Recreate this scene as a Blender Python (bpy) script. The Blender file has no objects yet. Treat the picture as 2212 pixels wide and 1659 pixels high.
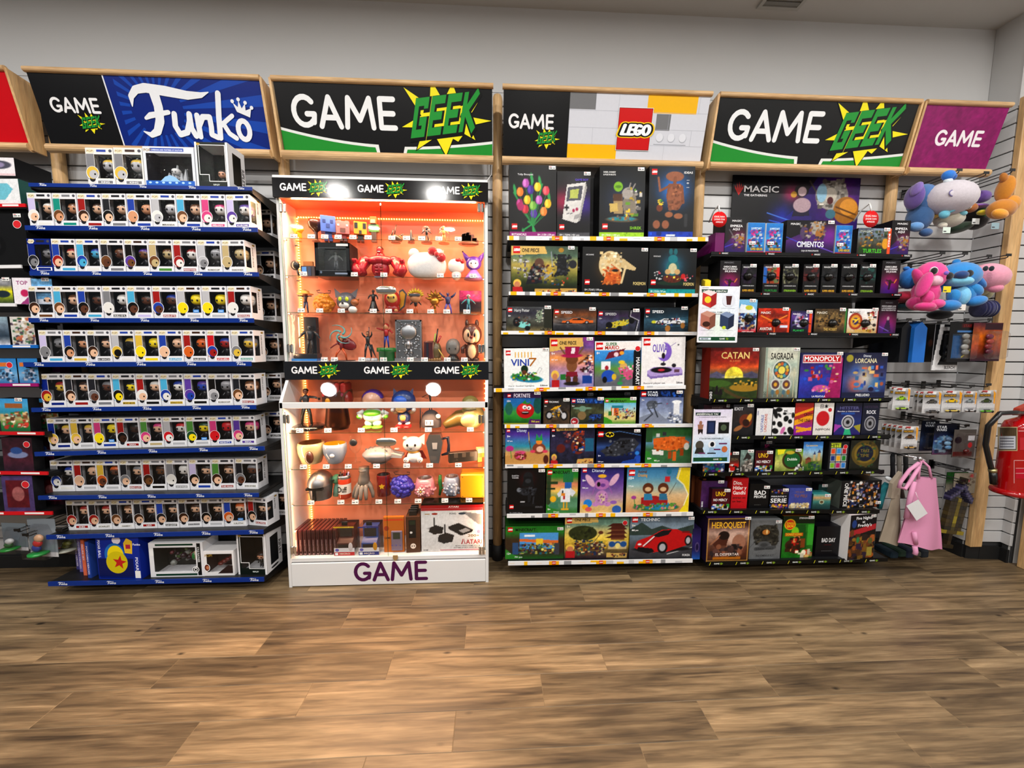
import bpy,math,random
import numpy as np
from math import pi,sin,cos,radians
random.seed(7);RNG=np.random.default_rng(7)
SC=bpy.context.scene;COL=SC.collection

# ------------------------------------------------------------------ camera
FPX,PITCH,YAW,ROLL,CD,CH=831.0,radians(5.6),radians(2.81),radians(0.192),2.370,1.3476
FW=np.array([sin(YAW)*cos(PITCH),cos(YAW)*cos(PITCH),-sin(PITCH)])
_r=np.array([cos(YAW),-sin(YAW),0.0]);_u=np.cross(_r,FW)
RT=cos(ROLL)*_r + sin(ROLL)*_u;UP=-sin(ROLL)*_r + cos(ROLL)*_u
CAM=np.array([0.0,-CD,CH])
def ray(x,y): return (x-1106)/FPX*RT - (y-829.5)/FPX*UP + FW
def at(x,y,Y):                     # the point of the plane Y that the photograph shows at pixel x, y
    d=ray(x,y);return CAM + (Y-CAM[1])/d[1]*d
def atz(x,y,z):
    d=ray(x,y);return CAM + (z-CAM[2])/d[2]*d
from mathutils import Matrix,Vector
cd=bpy.data.cameras.new('camera');cam=bpy.data.objects.new('camera',cd);COL.objects.link(cam)
cd.sensor_width=36;cd.lens=FPX/2212*36;cd.clip_start=0.02
m=Matrix.Identity(4)
for i in range(3): m[i][0],m[i][1],m[i][2],m[i][3]=RT[i],UP[i],-FW[i],CAM[i]
cam.matrix_world=m;SC.camera=cam

# ------------------------------------------------------------------ world, lights, exposure
SC.view_settings.view_transform='Standard';SC.view_settings.look='None'
SC.view_settings.gamma=1;SC.view_settings.use_curve_mapping=False
SC.view_settings.exposure=EXPOSURE=0.08
SC.cycles.max_bounces=7;SC.cycles.diffuse_bounces=3;SC.cycles.glossy_bounces=3
SC.cycles.transparent_max_bounces=24;SC.cycles.transmission_bounces=4
SC.cycles.caustics_reflective=False;SC.cycles.caustics_refractive=False
SC.cycles.sample_clamp_indirect=4
w=bpy.data.worlds.new('store');SC.world=w;w.use_nodes=True
w.node_tree.nodes['Background'].inputs[0].default_value=(0.93,0.96,1.0,1);w.node_tree.nodes['Background'].inputs[1].default_value=0.20
def area(name,loc,size,power,col=(1,1,1),rot=(0,0,0),sy=None,shape='DISK',spread=pi):
    l=bpy.data.lights.new(name,'AREA');l.energy=power;l.color=col;l.size=size;l.shape=shape;l.spread=spread
    if sy: l.shape='RECTANGLE';l.size_y=sy
    o=bpy.data.objects.new(name,l);COL.objects.link(o);o.location=loc;o.rotation_euler=rot;return o
CEIL=3.25
SPOTS=[(x,y) for x in (-3.1,-1.9,-0.7,0.5,1.7,2.9) for y in (-1.35,-3.12,-4.5)]
for i,(x,y) in enumerate(SPOTS):
    area('downlight_lamp',(x,y,CEIL-0.03),0.17,{-1.35: 17,-3.12: 24,-4.5: 18}[y],(1.0,0.97,0.92))

# ------------------------------------------------------------------ colour, materials
def lin(c):
    if isinstance(c,str):
        c=c.lstrip('#')
        if len(c) == 3: c=''.join(k*2 for k in c)
        c=[int(c[i:i+2],16)/255 for i in (0,2,4)]
    c=np.asarray(c,float)
    c=np.clip(c,0,1)**1.24
    return np.where(c <= 0.04045,c/12.92,((c+0.055)/1.055)**2.4)
def srgb(c):
    if isinstance(c,str):
        c=c.lstrip('#')
        if len(c) == 3: c=''.join(k*2 for k in c)
        return np.array([int(c[i:i+2],16)/255 for i in (0,2,4)])
    return np.asarray(c,float)
MATS={}
def newmat(name):
    mt=bpy.data.materials.new(name);mt.use_nodes=True;MATS[name]=mt
    nt=mt.node_tree;return mt,nt,nt.nodes['Principled BSDF']
def vmat(name,rough,metal=0.0,coat=0.0,noise=0.06,nscale=60,bump=0.0,bscale=300,spec=0.5,sheen=0.0):
    mt,nt,b=newmat(name);N=nt.nodes;L=nt.links
    a=N.new('ShaderNodeVertexColor');a.layer_name='Col'
    tc=N.new('ShaderNodeTexCoord');nz=N.new('ShaderNodeTexNoise');nz.inputs['Scale'].default_value=nscale
    L.new(tc.outputs['Object'],nz.inputs['Vector'])
    mr=N.new('ShaderNodeMapRange');mr.inputs[3].default_value=1-noise;mr.inputs[4].default_value=1+noise
    L.new(nz.outputs[0],mr.inputs[0])
    mx=N.new('ShaderNodeVectorMath');mx.operation='MULTIPLY'
    L.new(a.outputs['Color'],mx.inputs[0]);L.new(mr.outputs[0],mx.inputs[1]);L.new(mx.outputs[0],b.inputs['Base Color'])
    b.inputs['Roughness'].default_value=rough;b.inputs['Metallic'].default_value=metal
    b.inputs['Coat Weight'].default_value=coat;b.inputs['Coat Roughness'].default_value=0.08
    b.inputs['Specular IOR Level'].default_value=spec
    if sheen: b.inputs['Sheen Weight'].default_value=sheen
    if bump:
        n2=N.new('ShaderNodeTexNoise');n2.inputs['Scale'].default_value=bscale;n2.inputs['Detail'].default_value=3
        L.new(tc.outputs['Object'],n2.inputs['Vector'])
        bp=N.new('ShaderNodeBump');bp.inputs['Strength'].default_value=bump;bp.inputs['Distance'].default_value=0.002
        L.new(n2.outputs[0],bp.inputs['Height']);L.new(bp.outputs[0],b.inputs['Normal'])
    return mt
vmat('print',0.34,noise=0.03,spec=0.2)
vmat('glossy',0.12,noise=0.03,coat=0.3)
vmat('matte',0.7,noise=0.05)
vmat('plastic',0.3,noise=0.04)
vmat('plush',0.95,noise=0.12,nscale=90,bump=0.5,bscale=260,sheen=0.4)
vmat('cloth',0.9,noise=0.06,nscale=400,bump=0.4,bscale=700)
vmat('chrome',0.16,metal=1.0,noise=0.05)
vmat('steel',0.38,metal=1.0,noise=0.1)
vmat('shelf_metal',0.42,noise=0.12,nscale=25)
vmat('stone',0.6,noise=0.2,nscale=40,bump=0.6,bscale=120)
vmat('wall_paint',0.85,noise=0.015,nscale=3)
vmat('laminate',0.35,noise=0.02,nscale=8)
def glassy(name,tint,fac,rough=0.02,ior=1.45):
    mt,nt,b=newmat(name);N=nt.nodes;L=nt.links;N.remove(b)
    tr=N.new('ShaderNodeBsdfTransparent');tr.inputs[0].default_value=(*tint,1)
    gl=N.new('ShaderNodeBsdfGlossy');gl.inputs['Roughness'].default_value=rough
    fr=N.new('ShaderNodeFresnel');gm=N.new('ShaderNodeNewGeometry');mi=N.new('ShaderNodeMapRange');mi.inputs[3].default_value=ior;mi.inputs[4].default_value=1/ior
    L.new(gm.outputs['Backfacing'],mi.inputs[0]);L.new(mi.outputs[0],fr.inputs['IOR'])
    nz=N.new('ShaderNodeTexNoise');nz.inputs['Scale'].default_value=9
    bp=N.new('ShaderNodeBump');bp.inputs['Strength'].default_value=fac;bp.inputs['Distance'].default_value=0.01
    L.new(nz.outputs[0],bp.inputs['Height']);L.new(bp.outputs[0],gl.inputs['Normal'])
    ms=N.new('ShaderNodeMixShader');L.new(fr.outputs[0],ms.inputs[0]);L.new(tr.outputs[0],ms.inputs[1]);L.new(gl.outputs[0],ms.inputs[2])
    L.new(ms.outputs[0],N['Material Output'].inputs[0])
glassy('glass',(0.97,0.985,0.98),0.0)
glassy('glass_edge',(0.62,0.78,0.72),0.0)
glassy('clear_film',(0.95,0.95,0.96),0.35,0.06)
glassy('smoke_case',(0.42,0.2,0.2),0.1,0.1)
def emis(name,col,st):
    mt,nt,b=newmat(name);b.inputs['Base Color'].default_value=(*col,1)
    b.inputs['Emission Color'].default_value=(*col,1);b.inputs['Emission Strength'].default_value=st
emis('lamp_glow',(1,0.97,0.92),9.0)
emis('led_glow',(1.0,0.55,0.14),7.0)
def pwalk(A,x,y,h,c='#d2322e'):
    for k,(a,t) in enumerate(((-2,.75),(-1,.9),(0,1.0),(1,.9),(2,.75))): A.poly([(x,y),(x+a*.13*h-.05*h,y+.5*h),(x+a*.17*h,y+t*h),(x+a*.13*h+.05*h,y+.5*h)],c)
def woodmat(name,cols,sc,along,rough=0.45,dark=0.5,knots=0.0,rnd=True,bandlo=0.3,bandhi=0.7):
    mt,nt,b=newmat(name);N=nt.nodes;L=nt.links
    tc=N.new('ShaderNodeTexCoord');oi=N.new('ShaderNodeObjectInfo')
    sc3=N.new('ShaderNodeVectorMath');sc3.operation='SCALE';sc3.inputs[3].default_value=37.0
    cx=N.new('ShaderNodeCombineXYZ');L.new(oi.outputs['Random'],cx.inputs[0]);L.new(oi.outputs['Random'],cx.inputs[1]);L.new(oi.outputs['Random'],cx.inputs[2])
    L.new(cx.outputs[0],sc3.inputs[0])
    ad=N.new('ShaderNodeVectorMath');ad.operation='ADD';L.new(tc.outputs['Object'],ad.inputs[0]);L.new(sc3.outputs[0],ad.inputs[1])
    def noise(scale,vec,detail=4,dist=0.0):
        mp=N.new('ShaderNodeMapping');mp.inputs['Scale'].default_value=vec;L.new(ad.outputs[0],mp.inputs[0])
        n=N.new('ShaderNodeTexNoise');n.inputs['Scale'].default_value=scale;n.inputs['Detail'].default_value=detail;n.inputs['Distortion'].default_value=dist
        L.new(mp.outputs[0],n.inputs['Vector']);return n
    v={'x': (1,15,15),'z': (9,9,1),'v': (14,14,1)}[along];v2={'x': (1,5,5),'z': (4,4,1),'v': (4,4,1)}[along]
    g=noise(sc,v,6,0.6);big=noise(sc*0.75,v2,3,0.8)
    fine=noise(sc*5,{'x': (1,16,16),'z': (16,16,1),'v': (16,16,1)}[along],3)
    cr=N.new('ShaderNodeValToRGB');e=cr.color_ramp.elements
    e[0].position=0.28;e[0].color=(*lin(cols[0]),1);e[1].position=0.72;e[1].color=(*lin(cols[2]),1)
    k=e.new(0.5);k.color=(*lin(cols[1]),1);L.new(g.outputs[0],cr.inputs[0])
    mr=N.new('ShaderNodeMapRange');mr.inputs[1].default_value=bandlo;mr.inputs[2].default_value=bandhi;mr.inputs[3].default_value=dark;mr.inputs[4].default_value=1.12
    L.new(big.outputs[0],mr.inputs[0])
    m1=N.new('ShaderNodeVectorMath');m1.operation='MULTIPLY';L.new(cr.outputs[0],m1.inputs[0]);L.new(mr.outputs[0],m1.inputs[1])
    mf=N.new('ShaderNodeMapRange');mf.inputs[1].default_value=0.3;mf.inputs[2].default_value=0.7;mf.inputs[3].default_value=0.80;mf.inputs[4].default_value=1.12
    L.new(fine.outputs[0],mf.inputs[0])
    m2=N.new('ShaderNodeVectorMath');m2.operation='MULTIPLY';L.new(m1.outputs[0],m2.inputs[0]);L.new(mf.outputs[0],m2.inputs[1])
    last=m2
    if rnd:
        mr2=N.new('ShaderNodeMapRange');mr2.inputs[3].default_value=0.70;mr2.inputs[4].default_value=1.12;L.new(oi.outputs['Random'],mr2.inputs[0])
        m3=N.new('ShaderNodeVectorMath');m3.operation='MULTIPLY';L.new(last.outputs[0],m3.inputs[0]);L.new(mr2.outputs[0],m3.inputs[1]);last=m3
    if knots:
        mp=N.new('ShaderNodeMapping');mp.inputs['Scale'].default_value=(1,2.2,0.01) if along == 'x' else (2,2,1);L.new(ad.outputs[0],mp.inputs[0])
        vo=N.new('ShaderNodeTexVoronoi');vo.inputs['Scale'].default_value=4.6;L.new(mp.outputs[0],vo.inputs['Vector'])
        dn=noise(14,(1,3,3),3)
        sb=N.new('ShaderNodeMath');sb.operation='MULTIPLY_ADD';sb.inputs[1].default_value=0.10;L.new(dn.outputs[0],sb.inputs[0]);L.new(vo.outputs['Distance'],sb.inputs[2])
        mk=N.new('ShaderNodeMapRange');mk.inputs[1].default_value=0.075;mk.inputs[2].default_value=0.15;mk.inputs[3].default_value=1-knots;mk.inputs[4].default_value=1.0
        L.new(sb.outputs[0],mk.inputs[0])
        m4=N.new('ShaderNodeVectorMath');m4.operation='MULTIPLY';L.new(last.outputs[0],m4.inputs[0]);L.new(mk.outputs[0],m4.inputs[1]);last=m4
    L.new(last.outputs[0],b.inputs['Base Color']);b.inputs['Roughness'].default_value=rough
    bp=N.new('ShaderNodeBump');bp.inputs['Strength'].default_value=0.15;bp.inputs['Distance'].default_value=0.001
    L.new(g.outputs[0],bp.inputs['Height']);L.new(bp.outputs[0],b.inputs['Normal'])
woodmat('oak_rail',('#c9a478','#dab98e','#e4c69c'),3,'x',0.4,0.9,rnd=False)
woodmat('oak_post',('#c6a072','#d9b686','#e3c395'),3,'z',0.4,0.85,rnd=False)
woodmat('floor_wood',('#625341','#958063','#b09a7a'),2.6,'x',0.40,0.46,knots=0.85)

# ------------------------------------------------------------------ mesh building
class MB:
    def __init__(s): s.b=[];s.mats=[];s.smooth=False
    def mi(s,mat):
        if mat not in s.mats: s.mats.append(mat)
        return s.mats.index(mat)
    def add(s,V,F,col=(.5,.5,.5),mat='plastic',smooth=False):
        V=np.asarray(V,float).reshape(-1,3)
        c=lin(col) if isinstance(col,str) else np.asarray(col,float)
        if c.ndim == 1: c=np.tile(c,(len(V),1))
        s.b.append((V,F,s.mi(mat),c,smooth))
    def box(s,a,b,col,mat='plastic',ch=0.0):
        a,b2=np.minimum(a,b).astype(float),np.maximum(a,b).astype(float)
        if ch <= 0:
            x0,y0,z0=a;x1,y1,z1=b2
            V=[(x0,y0,z0),(x1,y0,z0),(x1,y1,z0),(x0,y1,z0),(x0,y0,z1),(x1,y0,z1),(x1,y1,z1),(x0,y1,z1)]
            F=[(3,2,1,0),(4,5,6,7),(0,1,5,4),(1,2,6,5),(2,3,7,6),(3,0,4,7)]
            s.add(V,F,col,mat);return
        c=(a+b2)/2;h=(b2-a)/2;ch=min(ch,min(h)*0.99);V=[];idx={}
        for sx in (-1,1):
            for sy in (-1,1):
                for sz in (-1,1):
                    for ax in range(3):
                        p=np.array([sx,sy,sz])*h;q=np.array([sx,sy,sz])*(h-ch);q[ax]=p[ax]
                        idx[(sx,sy,sz,ax)]=len(V);V.append(c+q)
        F=[]
        def K(t,ax): return idx[(*t,ax)]
        for ax in range(3):
            o=[i for i in range(3) if i != ax]
            for sg in (-1,1):
                q=[]
                for u,v in ((-1,-1),(1,-1),(1,1),(-1,1)):
                    t=[0,0,0];t[ax]=sg;t[o[0]]=u;t[o[1]]=v;q.append(K(t,ax))
                if (sg > 0) != (ax != 1): q=q[::-1]
                F.append(q)
            for u in (-1,1):
                for v in (-1,1):
                    t0=[0,0,0];t1=[0,0,0];t0[ax]=-1;t1[ax]=1
                    for t in (t0,t1): t[o[0]]=u;t[o[1]]=v
                    q=[K(t0,o[0]),K(t1,o[0]),K(t1,o[1]),K(t0,o[1])]
                    if (u*v > 0) != (ax != 1): q=q[::-1]
                    F.append(q)
        for sx in (-1,1):
            for sy in (-1,1):
                for sz in (-1,1):
                    q=[idx[(sx,sy,sz,0)],idx[(sx,sy,sz,1)],idx[(sx,sy,sz,2)]]
                    if sx*sy*sz < 0: q=q[::-1]
                    F.append(q)
        s.add(V,F,col,mat)
    def prism(s,pts,axis,a,b,col,mat='plastic'):   # pts in the other two axes, counter-clockwise
        n=len(pts);V=[]
        for t in (a,b):
            for p in pts:
                q=list(p);q.insert(axis,t);V.append(q)
        F=[list(range(n))[::-1],list(range(n,2*n))] + [(i,(i+1) % n,n+(i+1) % n,n+i) for i in range(n)]
        s.add(V,F,col,mat)
    def ell(s,c,r,col,mat='plastic',n=16,k=10,e=1.0,rot=None,half=None,z0=-1.0):
        if np.isscalar(r): r=(r,r,r)
        th=np.linspace(0,2*pi,n,endpoint=False);ph=np.linspace(math.asin(max(-1,z0)),pi/2,k+1)
        f=lambda t: np.sign(t)*np.abs(t)**e
        V=[]
        for p in ph:
            for t in th: V.append((f(cos(p))*f(cos(t))*r[0],f(cos(p))*f(sin(t))*r[1],f(sin(p))*r[2]))
        V=np.array(V)
        if rot is not None:
            R=np.array(Matrix.Rotation(rot[2],3,'Z') @ Matrix.Rotation(rot[1],3,'Y') @ Matrix.Rotation(rot[0],3,'X'));V=V @ R.T
        V=V+np.array(c)
        F=[(i*n+j,i*n+(j+1) % n,(i+1)*n+(j+1) % n,(i+1)*n+j) for i in range(k) for j in range(n)]
        s.add(V,F,col,mat,True)
    def tube(s,pts,r,col,mat='plastic',n=8,caps=True):
        P=np.array(pts,float);m_=len(P);rr=np.full(m_,r) if np.isscalar(r) else np.array(r)
        V=[];up=np.array([0.13,0.31,0.94])
        for i in range(m_):
            d=P[min(i+1,m_-1)]-P[max(i-1,0)];d=d/(np.linalg.norm(d)+1e-9)
            if abs(d@up) > 0.97: up=np.array([0.9,0.4,0.1])
            a=np.cross(up,d);a /= np.linalg.norm(a)+1e-9;b=np.cross(d,a);up=b
            for j in range(n): V.append(P[i]+rr[i]*(cos(2*pi*j/n)*a+sin(2*pi*j/n)*b))
        F=[(i*n+j,i*n+(j+1) % n,(i+1)*n+(j+1) % n,(i+1)*n+j) for i in range(m_-1) for j in range(n)]
        if caps: F=F+[tuple(range(n))[::-1],tuple(range((m_-1)*n,m_*n))]
        s.add(V,F,col,mat,True)
    def lathe(s,prof,c,col,mat='plastic',n=20,axis='z',sx=1.0):
        V=[];cols=[]
        multi=isinstance(col,list)
        for i,(r,z) in enumerate(prof):
            for j in range(n):
                a=2*pi*j/n;x,y=r*cos(a)*sx,r*sin(a)
                V.append((x,y,z) if axis == 'z' else (x,-z,y) if axis == 'y' else (z,x,y))
                if multi: cols.append(lin(col[i]))
        F=[(i*n+j,i*n+(j+1) % n,(i+1)*n+(j+1) % n,(i+1)*n+j) for i in range(len(prof)-1) for j in range(n)]
        s.add(np.array(V)+np.array(c),F,np.array(cols) if multi else col,mat,True)
    def move(s,loc=(0,0,0),rz=0.0,ry=0.0,rx=0.0,sc=1.0,start=0):
        R=np.array(Matrix.Rotation(rz,3,'Z') @ Matrix.Rotation(ry,3,'Y') @ Matrix.Rotation(rx,3,'X'))
        s.b[start:]=[((V*sc) @ R.T+np.array(loc),F,mi,c,sm) for V,F,mi,c,sm in s.b[start:]]
        return s
    def mesh(s,name):
        me=bpy.data.meshes.new(name)
        if not s.b: return me
        V=np.concatenate([b[0] for b in s.b]);Cc=np.concatenate([b[3] for b in s.b])
        li,ls,mi,sm=[],[],[],[];off=0
        for v,F,mt,c,smo in s.b:
            if isinstance(F,np.ndarray):
                li.append((F+off).ravel());ls.append(np.full(len(F),F.shape[1]));k=len(F)
            else:
                li.append(np.array([i+off for f in F for i in f]));ls.append(np.array([len(f) for f in F]));k=len(F)
            mi.append(np.full(k,mt));sm.append(np.full(k,smo));off += len(v)
        li=np.concatenate(li).astype(np.int32);ls=np.concatenate(ls).astype(np.int32)
        me.vertices.add(len(V));me.vertices.foreach_set('co',V.astype(np.float32).ravel())
        me.loops.add(len(li));me.loops.foreach_set('vertex_index',li)
        me.polygons.add(len(ls));st=np.concatenate([[0],np.cumsum(ls)[:-1]]).astype(np.int32)
        me.polygons.foreach_set('loop_start',st);me.polygons.foreach_set('loop_total',ls)
        me.polygons.foreach_set('material_index',np.concatenate(mi).astype(np.int32))
        me.polygons.foreach_set('use_smooth',np.concatenate(sm))
        for k in s.mats: me.materials.append(MATS[k])
        me.update(calc_edges=True)
        at_=me.color_attributes.new('Col','FLOAT_COLOR','POINT')
        at_.data.foreach_set('color',np.concatenate([Cc,np.ones((len(Cc),1))],1).astype(np.float32).ravel())
        return me
    def obj(s,name,parent=None,loc=None,rot=None):
        o=bpy.data.objects.new(name,s.mesh(name));COL.objects.link(o)
        if parent is not None: o.parent=parent
        if loc is not None: o.location=loc
        if rot is not None: o.rotation_euler=rot
        return o
def tag(o,label=None,cat=None,group=None,kind=None):
    if label: o['label']=label
    if cat: o['category']=cat
    if group: o['group']=group
    if kind: o['kind']=kind
    return o
def thing(name,label,cat,loc=(0,0,0),rot=(0,0,0),group=None):
    o=bpy.data.objects.new(name,None);COL.objects.link(o);o.location=loc;o.rotation_euler=rot;o.empty_display_size=0.02
    return tag(o,label,cat,group)

# ------------------------------------------------------------------ flat print: text, strokes, painted pictures
_TX={}
def textmesh(s_,bold):
    k=(s_,bold)
    if k in _TX: return _TX[k]
    cu=bpy.data.curves.new('t','FONT');cu.body=s_;cu.resolution_u=2;cu.offset=0.018 if bold else 0.0;cu.fill_mode='FRONT'
    ob=bpy.data.objects.new('t',cu);me=bpy.data.meshes.new_from_object(ob)
    n=len(me.vertices);V=np.zeros(n*3,np.float32);me.vertices.foreach_get('co',V);V=V.reshape(-1,3)[:,:2].astype(float)
    F=[tuple(p.vertices) for p in me.polygons]
    if n: V=V-np.array([V[:,0].min(),0]);V=V/0.73
    wd=V[:,0].max() if n else 0.3
    bpy.data.objects.remove(ob);bpy.data.curves.remove(cu);bpy.data.meshes.remove(me)
    _TX[k]=(V,F,wd);return _TX[k]
def vnoise(x,y,seed):
    xi=np.floor(x).astype(int);yi=np.floor(y).astype(int);fx=x-xi;fy=y-yi
    fx=fx*fx*(3-2*fx);fy=fy*fy*(3-2*fy)
    def h(a,b):
        v=np.sin(a*127.1+b*311.7+seed*74.7)*43758.5453;return v-np.floor(v)
    return (h(xi,yi)*(1-fx)+h(xi+1,yi)*fx)*(1-fy)+(h(xi,yi+1)*(1-fx)+h(xi+1,yi+1)*fx)*fy
def paint(ops,nx,ny,asp):
    U,V=np.meshgrid(np.linspace(0,100,nx),np.linspace(0,100,ny));I=np.zeros((ny,nx,3));px=100/max(ny-1,1);Ua=U*asp
    def blend(a,c): nonlocal I;I=I*(1-a[...,None])+srgb(c)*a[...,None]
    def ss(d): return np.clip(0.5-d/px,0,1)
    for o in ops:
        k=o[0]
        if k == 'F': I[:]=srgb(o[1])
        elif k == 'G':
            st=o[1:];n=len(st)
            for j in range(3): I[...,j]=np.interp(V,np.linspace(0,100,n),[srgb(c)[j] for c in st])
        elif k == 'E':
            x,y,rx,ry,c=o[1:6];an=radians(o[6]) if len(o) > 6 else 0
            dx=(U-x)*asp;dy=V-y;a_=dx*cos(an)+dy*sin(an);b_=-dx*sin(an)+dy*cos(an);rx=max(rx*asp,.1)
            q=np.sqrt((a_/rx)**2+(b_/ry)**2);blend(ss((q-1)*min(rx,ry)),c)
        elif k == 'H':
            x,y,r,c,a_=o[1:6];q=np.sqrt(((U-x)*asp)**2+(V-y)**2)/r;blend(np.exp(-q*q*1.6)*a_,c)
        elif k == 'R':
            x0,y0,x1,y1,c=o[1:6];d=np.maximum(np.maximum((x0-U)*asp,(U-x1)*asp),np.maximum(y0-V,V-y1));blend(ss(d),c)
        elif k == 'L':
            x0,y0,x1,y1,wd,c=o[1:7];ax,ay,bx,by=x0*asp,y0,x1*asp,y1;l2=(bx-ax)**2+(by-ay)**2+1e-6
            t=np.clip(((Ua-ax)*(bx-ax)+(V-ay)*(by-ay))/l2,0,1);blend(ss(np.hypot(Ua-ax-t*(bx-ax),V-ay-t*(by-ay))-wd/2),c)
        elif k == 'P':
            c=o[1];p=np.array(o[2:],float).reshape(-1,2);ins=np.zeros_like(U,bool);j=len(p)-1
            for i in range(len(p)):
                xi,yi=p[i];xj,yj=p[j]
                ins ^= ((yi > V) != (yj > V)) & (U < (xj-xi)*(V-yi)/(yj-yi+1e-9)+xi);j=i
            blend(ins.astype(float),c)
        elif k == 'N':
            a_,sc_=o[1],o[2];sd=o[3] if len(o) > 3 else 1
            z=vnoise(Ua/sc_,V/sc_,sd)*.5+vnoise(Ua/sc_*2.1,V/sc_*2.1,sd+3)*.3+vnoise(Ua/sc_*4.7,V/sc_*4.7,sd+7)*.2
            I=I*(1+(z[...,None]-.5)*2*a_)
        elif k == 'K':
            x0,y0,x1,y1,n,sz,cols,sd=o[1:9];r_=random.Random(sd)
            for q in range(n):
                x,y=r_.uniform(x0,x1),r_.uniform(y0,y1);a_,b_=sz*r_.uniform(.4,1.1),sz*r_.uniform(.3,1)
                c=srgb(r_.choice(cols))*r_.uniform(.8,1.15)
                if r_.random() < .55: d=np.maximum(np.abs((U-x)*asp)-a_,np.abs(V-y)-b_)
                else: d=(np.sqrt(((U-x)*asp/a_)**2+((V-y)/b_)**2)-1)*min(a_,b_)
                blend(ss(d),np.clip(c,0,1))
    g=vnoise(Ua*.9,V*.9,5)*.6+vnoise(Ua*.33,V*.33,8)*.4
    I=I*(1+(g[...,None]-.5)*.12)
    return lin(np.clip(I,0,1))
class Art:
    def __init__(s,mb,o,ux=(1,0,0),uy=(0,0,1),mat='print',eps=0.00015,layer=1):
        s.mb=mb;s.o=np.array(o,float);s.ux=np.array(ux,float);s.uy=np.array(uy,float)
        s.n=np.cross(s.ux,s.uy);s.n /= np.linalg.norm(s.n);s.mat=mat;s.eps=eps;s.l=layer
        s.T=lambda p: p
    def P3(s,p):
        p=s.T(np.asarray(p,float).reshape(-1,2));return s.o+p[:,:1]*s.ux+p[:,1:]*s.uy+s.n*s.eps*s.l
    def up(s,k=1): s.l += k;return s
    clip=None
    def poly(s,pts,col):
        s.l += 0.01;p=s.T(np.asarray(pts,float).reshape(-1,2))
        if s.clip:
            for ax,lim,sg in ((0,s.clip[0],1),(1,s.clip[1],1),(0,s.clip[2],-1),(1,s.clip[3],-1)):
                out=[];n=len(p)
                for i in range(n):
                    a,b=p[i],p[(i+1) % n];ia,ib=sg*(a[ax]-lim) >= 0,sg*(b[ax]-lim) >= 0
                    if ia: out.append(a)
                    if ia != ib: out.append(a+(b-a)*(lim-a[ax])/(b[ax]-a[ax]))
                p=np.array(out)
                if len(p) < 3: return
        s.mb.add(s.o+p[:,:1]*s.ux+p[:,1:]*s.uy+s.n*s.eps*s.l,[tuple(range(len(p)))],col,s.mat)
    def rect(s,x0,y0,x1,y1,col): s.poly([(x0,y0),(x1,y0),(x1,y1),(x0,y1)],col)
    def ell(s,x,y,rx,ry,col,n=18): s.poly([(x+rx*cos(2*pi*i/n),y+ry*sin(2*pi*i/n)) for i in range(n)],col)
    def stroke(s,pts,w_,col,cap=True,sq=False):
        P=np.array(pts,float);ww=np.full(len(P),w_) if np.isscalar(w_) else np.array(w_,float);h=ww/2
        for i in range(len(P)-1):
            d=P[i+1]-P[i];L_=np.linalg.norm(d)
            if L_ < 1e-9: continue
            d /= L_;n=np.array([-d[1],d[0]]);a,b=P[i].copy(),P[i+1].copy()
            if sq: a -= d*h[i];b += d*h[i+1]
            s.poly([a-n*h[i],b-n*h[i+1],b+n*h[i+1],a+n*h[i]],col)
        if cap and not sq:
            for p,r in zip(P,h): s.ell(p[0],p[1],r,r,col,12)
    def text(s,t,x,y,h,col,w=None,al='l',bold=True,sh=0.0,up=True):
        s.l += 0.01;V,F,wd=textmesh(t,bold)
        if not len(V): return
        sx=h if w is None else min(w/wd,h*1.6)
        W=wd*sx;ox=x-(W if al == 'r' else W/2 if al == 'c' else 0)
        Q=np.stack([ox+V[:,0]*sx+V[:,1]*h*sh,y+V[:,1]*h],1)
        s.mb.add(s.P3(Q),F,col,s.mat)
    def vtext(s,t,x,y,h,col,w=None,bold=True,down=True):     # turned a quarter, reading downwards
        V,F,wd=textmesh(t,bold)
        sx=h if w is None else min(w/wd,h*1.6)
        Q=np.stack([x+V[:,1]*h,y-V[:,0]*sx],1) if down else np.stack([x-V[:,1]*h,y+V[:,0]*sx],1)
        s.mb.add(s.P3(Q),F,col,s.mat)
    def pic(s,x0,y0,x1,y1,ops,pitch=0.0032):
        w_,h_=x1-x0,y1-y0;nx=max(3,int(w_/pitch)+1);ny=max(3,int(h_/pitch)+1)
        c=paint(ops,nx,ny,w_/h_).reshape(-1,3)
        X,Y=np.meshgrid(np.linspace(x0,x1,nx),np.linspace(y0,y1,ny));i=np.arange(nx*ny).reshape(ny,nx)
        F=np.stack([i[:-1,:-1].ravel(),i[:-1,1:].ravel(),i[1:,1:].ravel(),i[1:,:-1].ravel()],1)
        s.mb.add(s.P3(np.stack([X.ravel(),Y.ravel()],1)),F,c,s.mat)
def arc(cx,cy,rx,ry,a0,a1,n=14): return [(cx+rx*cos(radians(a0+(a1-a0)*i/n)),cy+ry*sin(radians(a0+(a1-a0)*i/n))) for i in range(n+1)]
def with_T(A,f,fn):
    old=A.T;A.T=f;fn();A.T=old
G_GAME=[[arc(.44,.5,.36,.42,42,318)+[(.73,.17),(.77,.42),(.52,.42)]],[[(.98,.06),(1.30,.93),(1.66,.06)],[(1.12,.33),(1.52,.33)]],
          [[(1.87,.06),(1.97,.93),(2.33,.28),(2.69,.93),(2.79,.06)]],[[(3.55,.07),(3.06,.07),(3.06,.93),(3.52,.93)],[(3.06,.5),(3.5,.5)]]]
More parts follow.
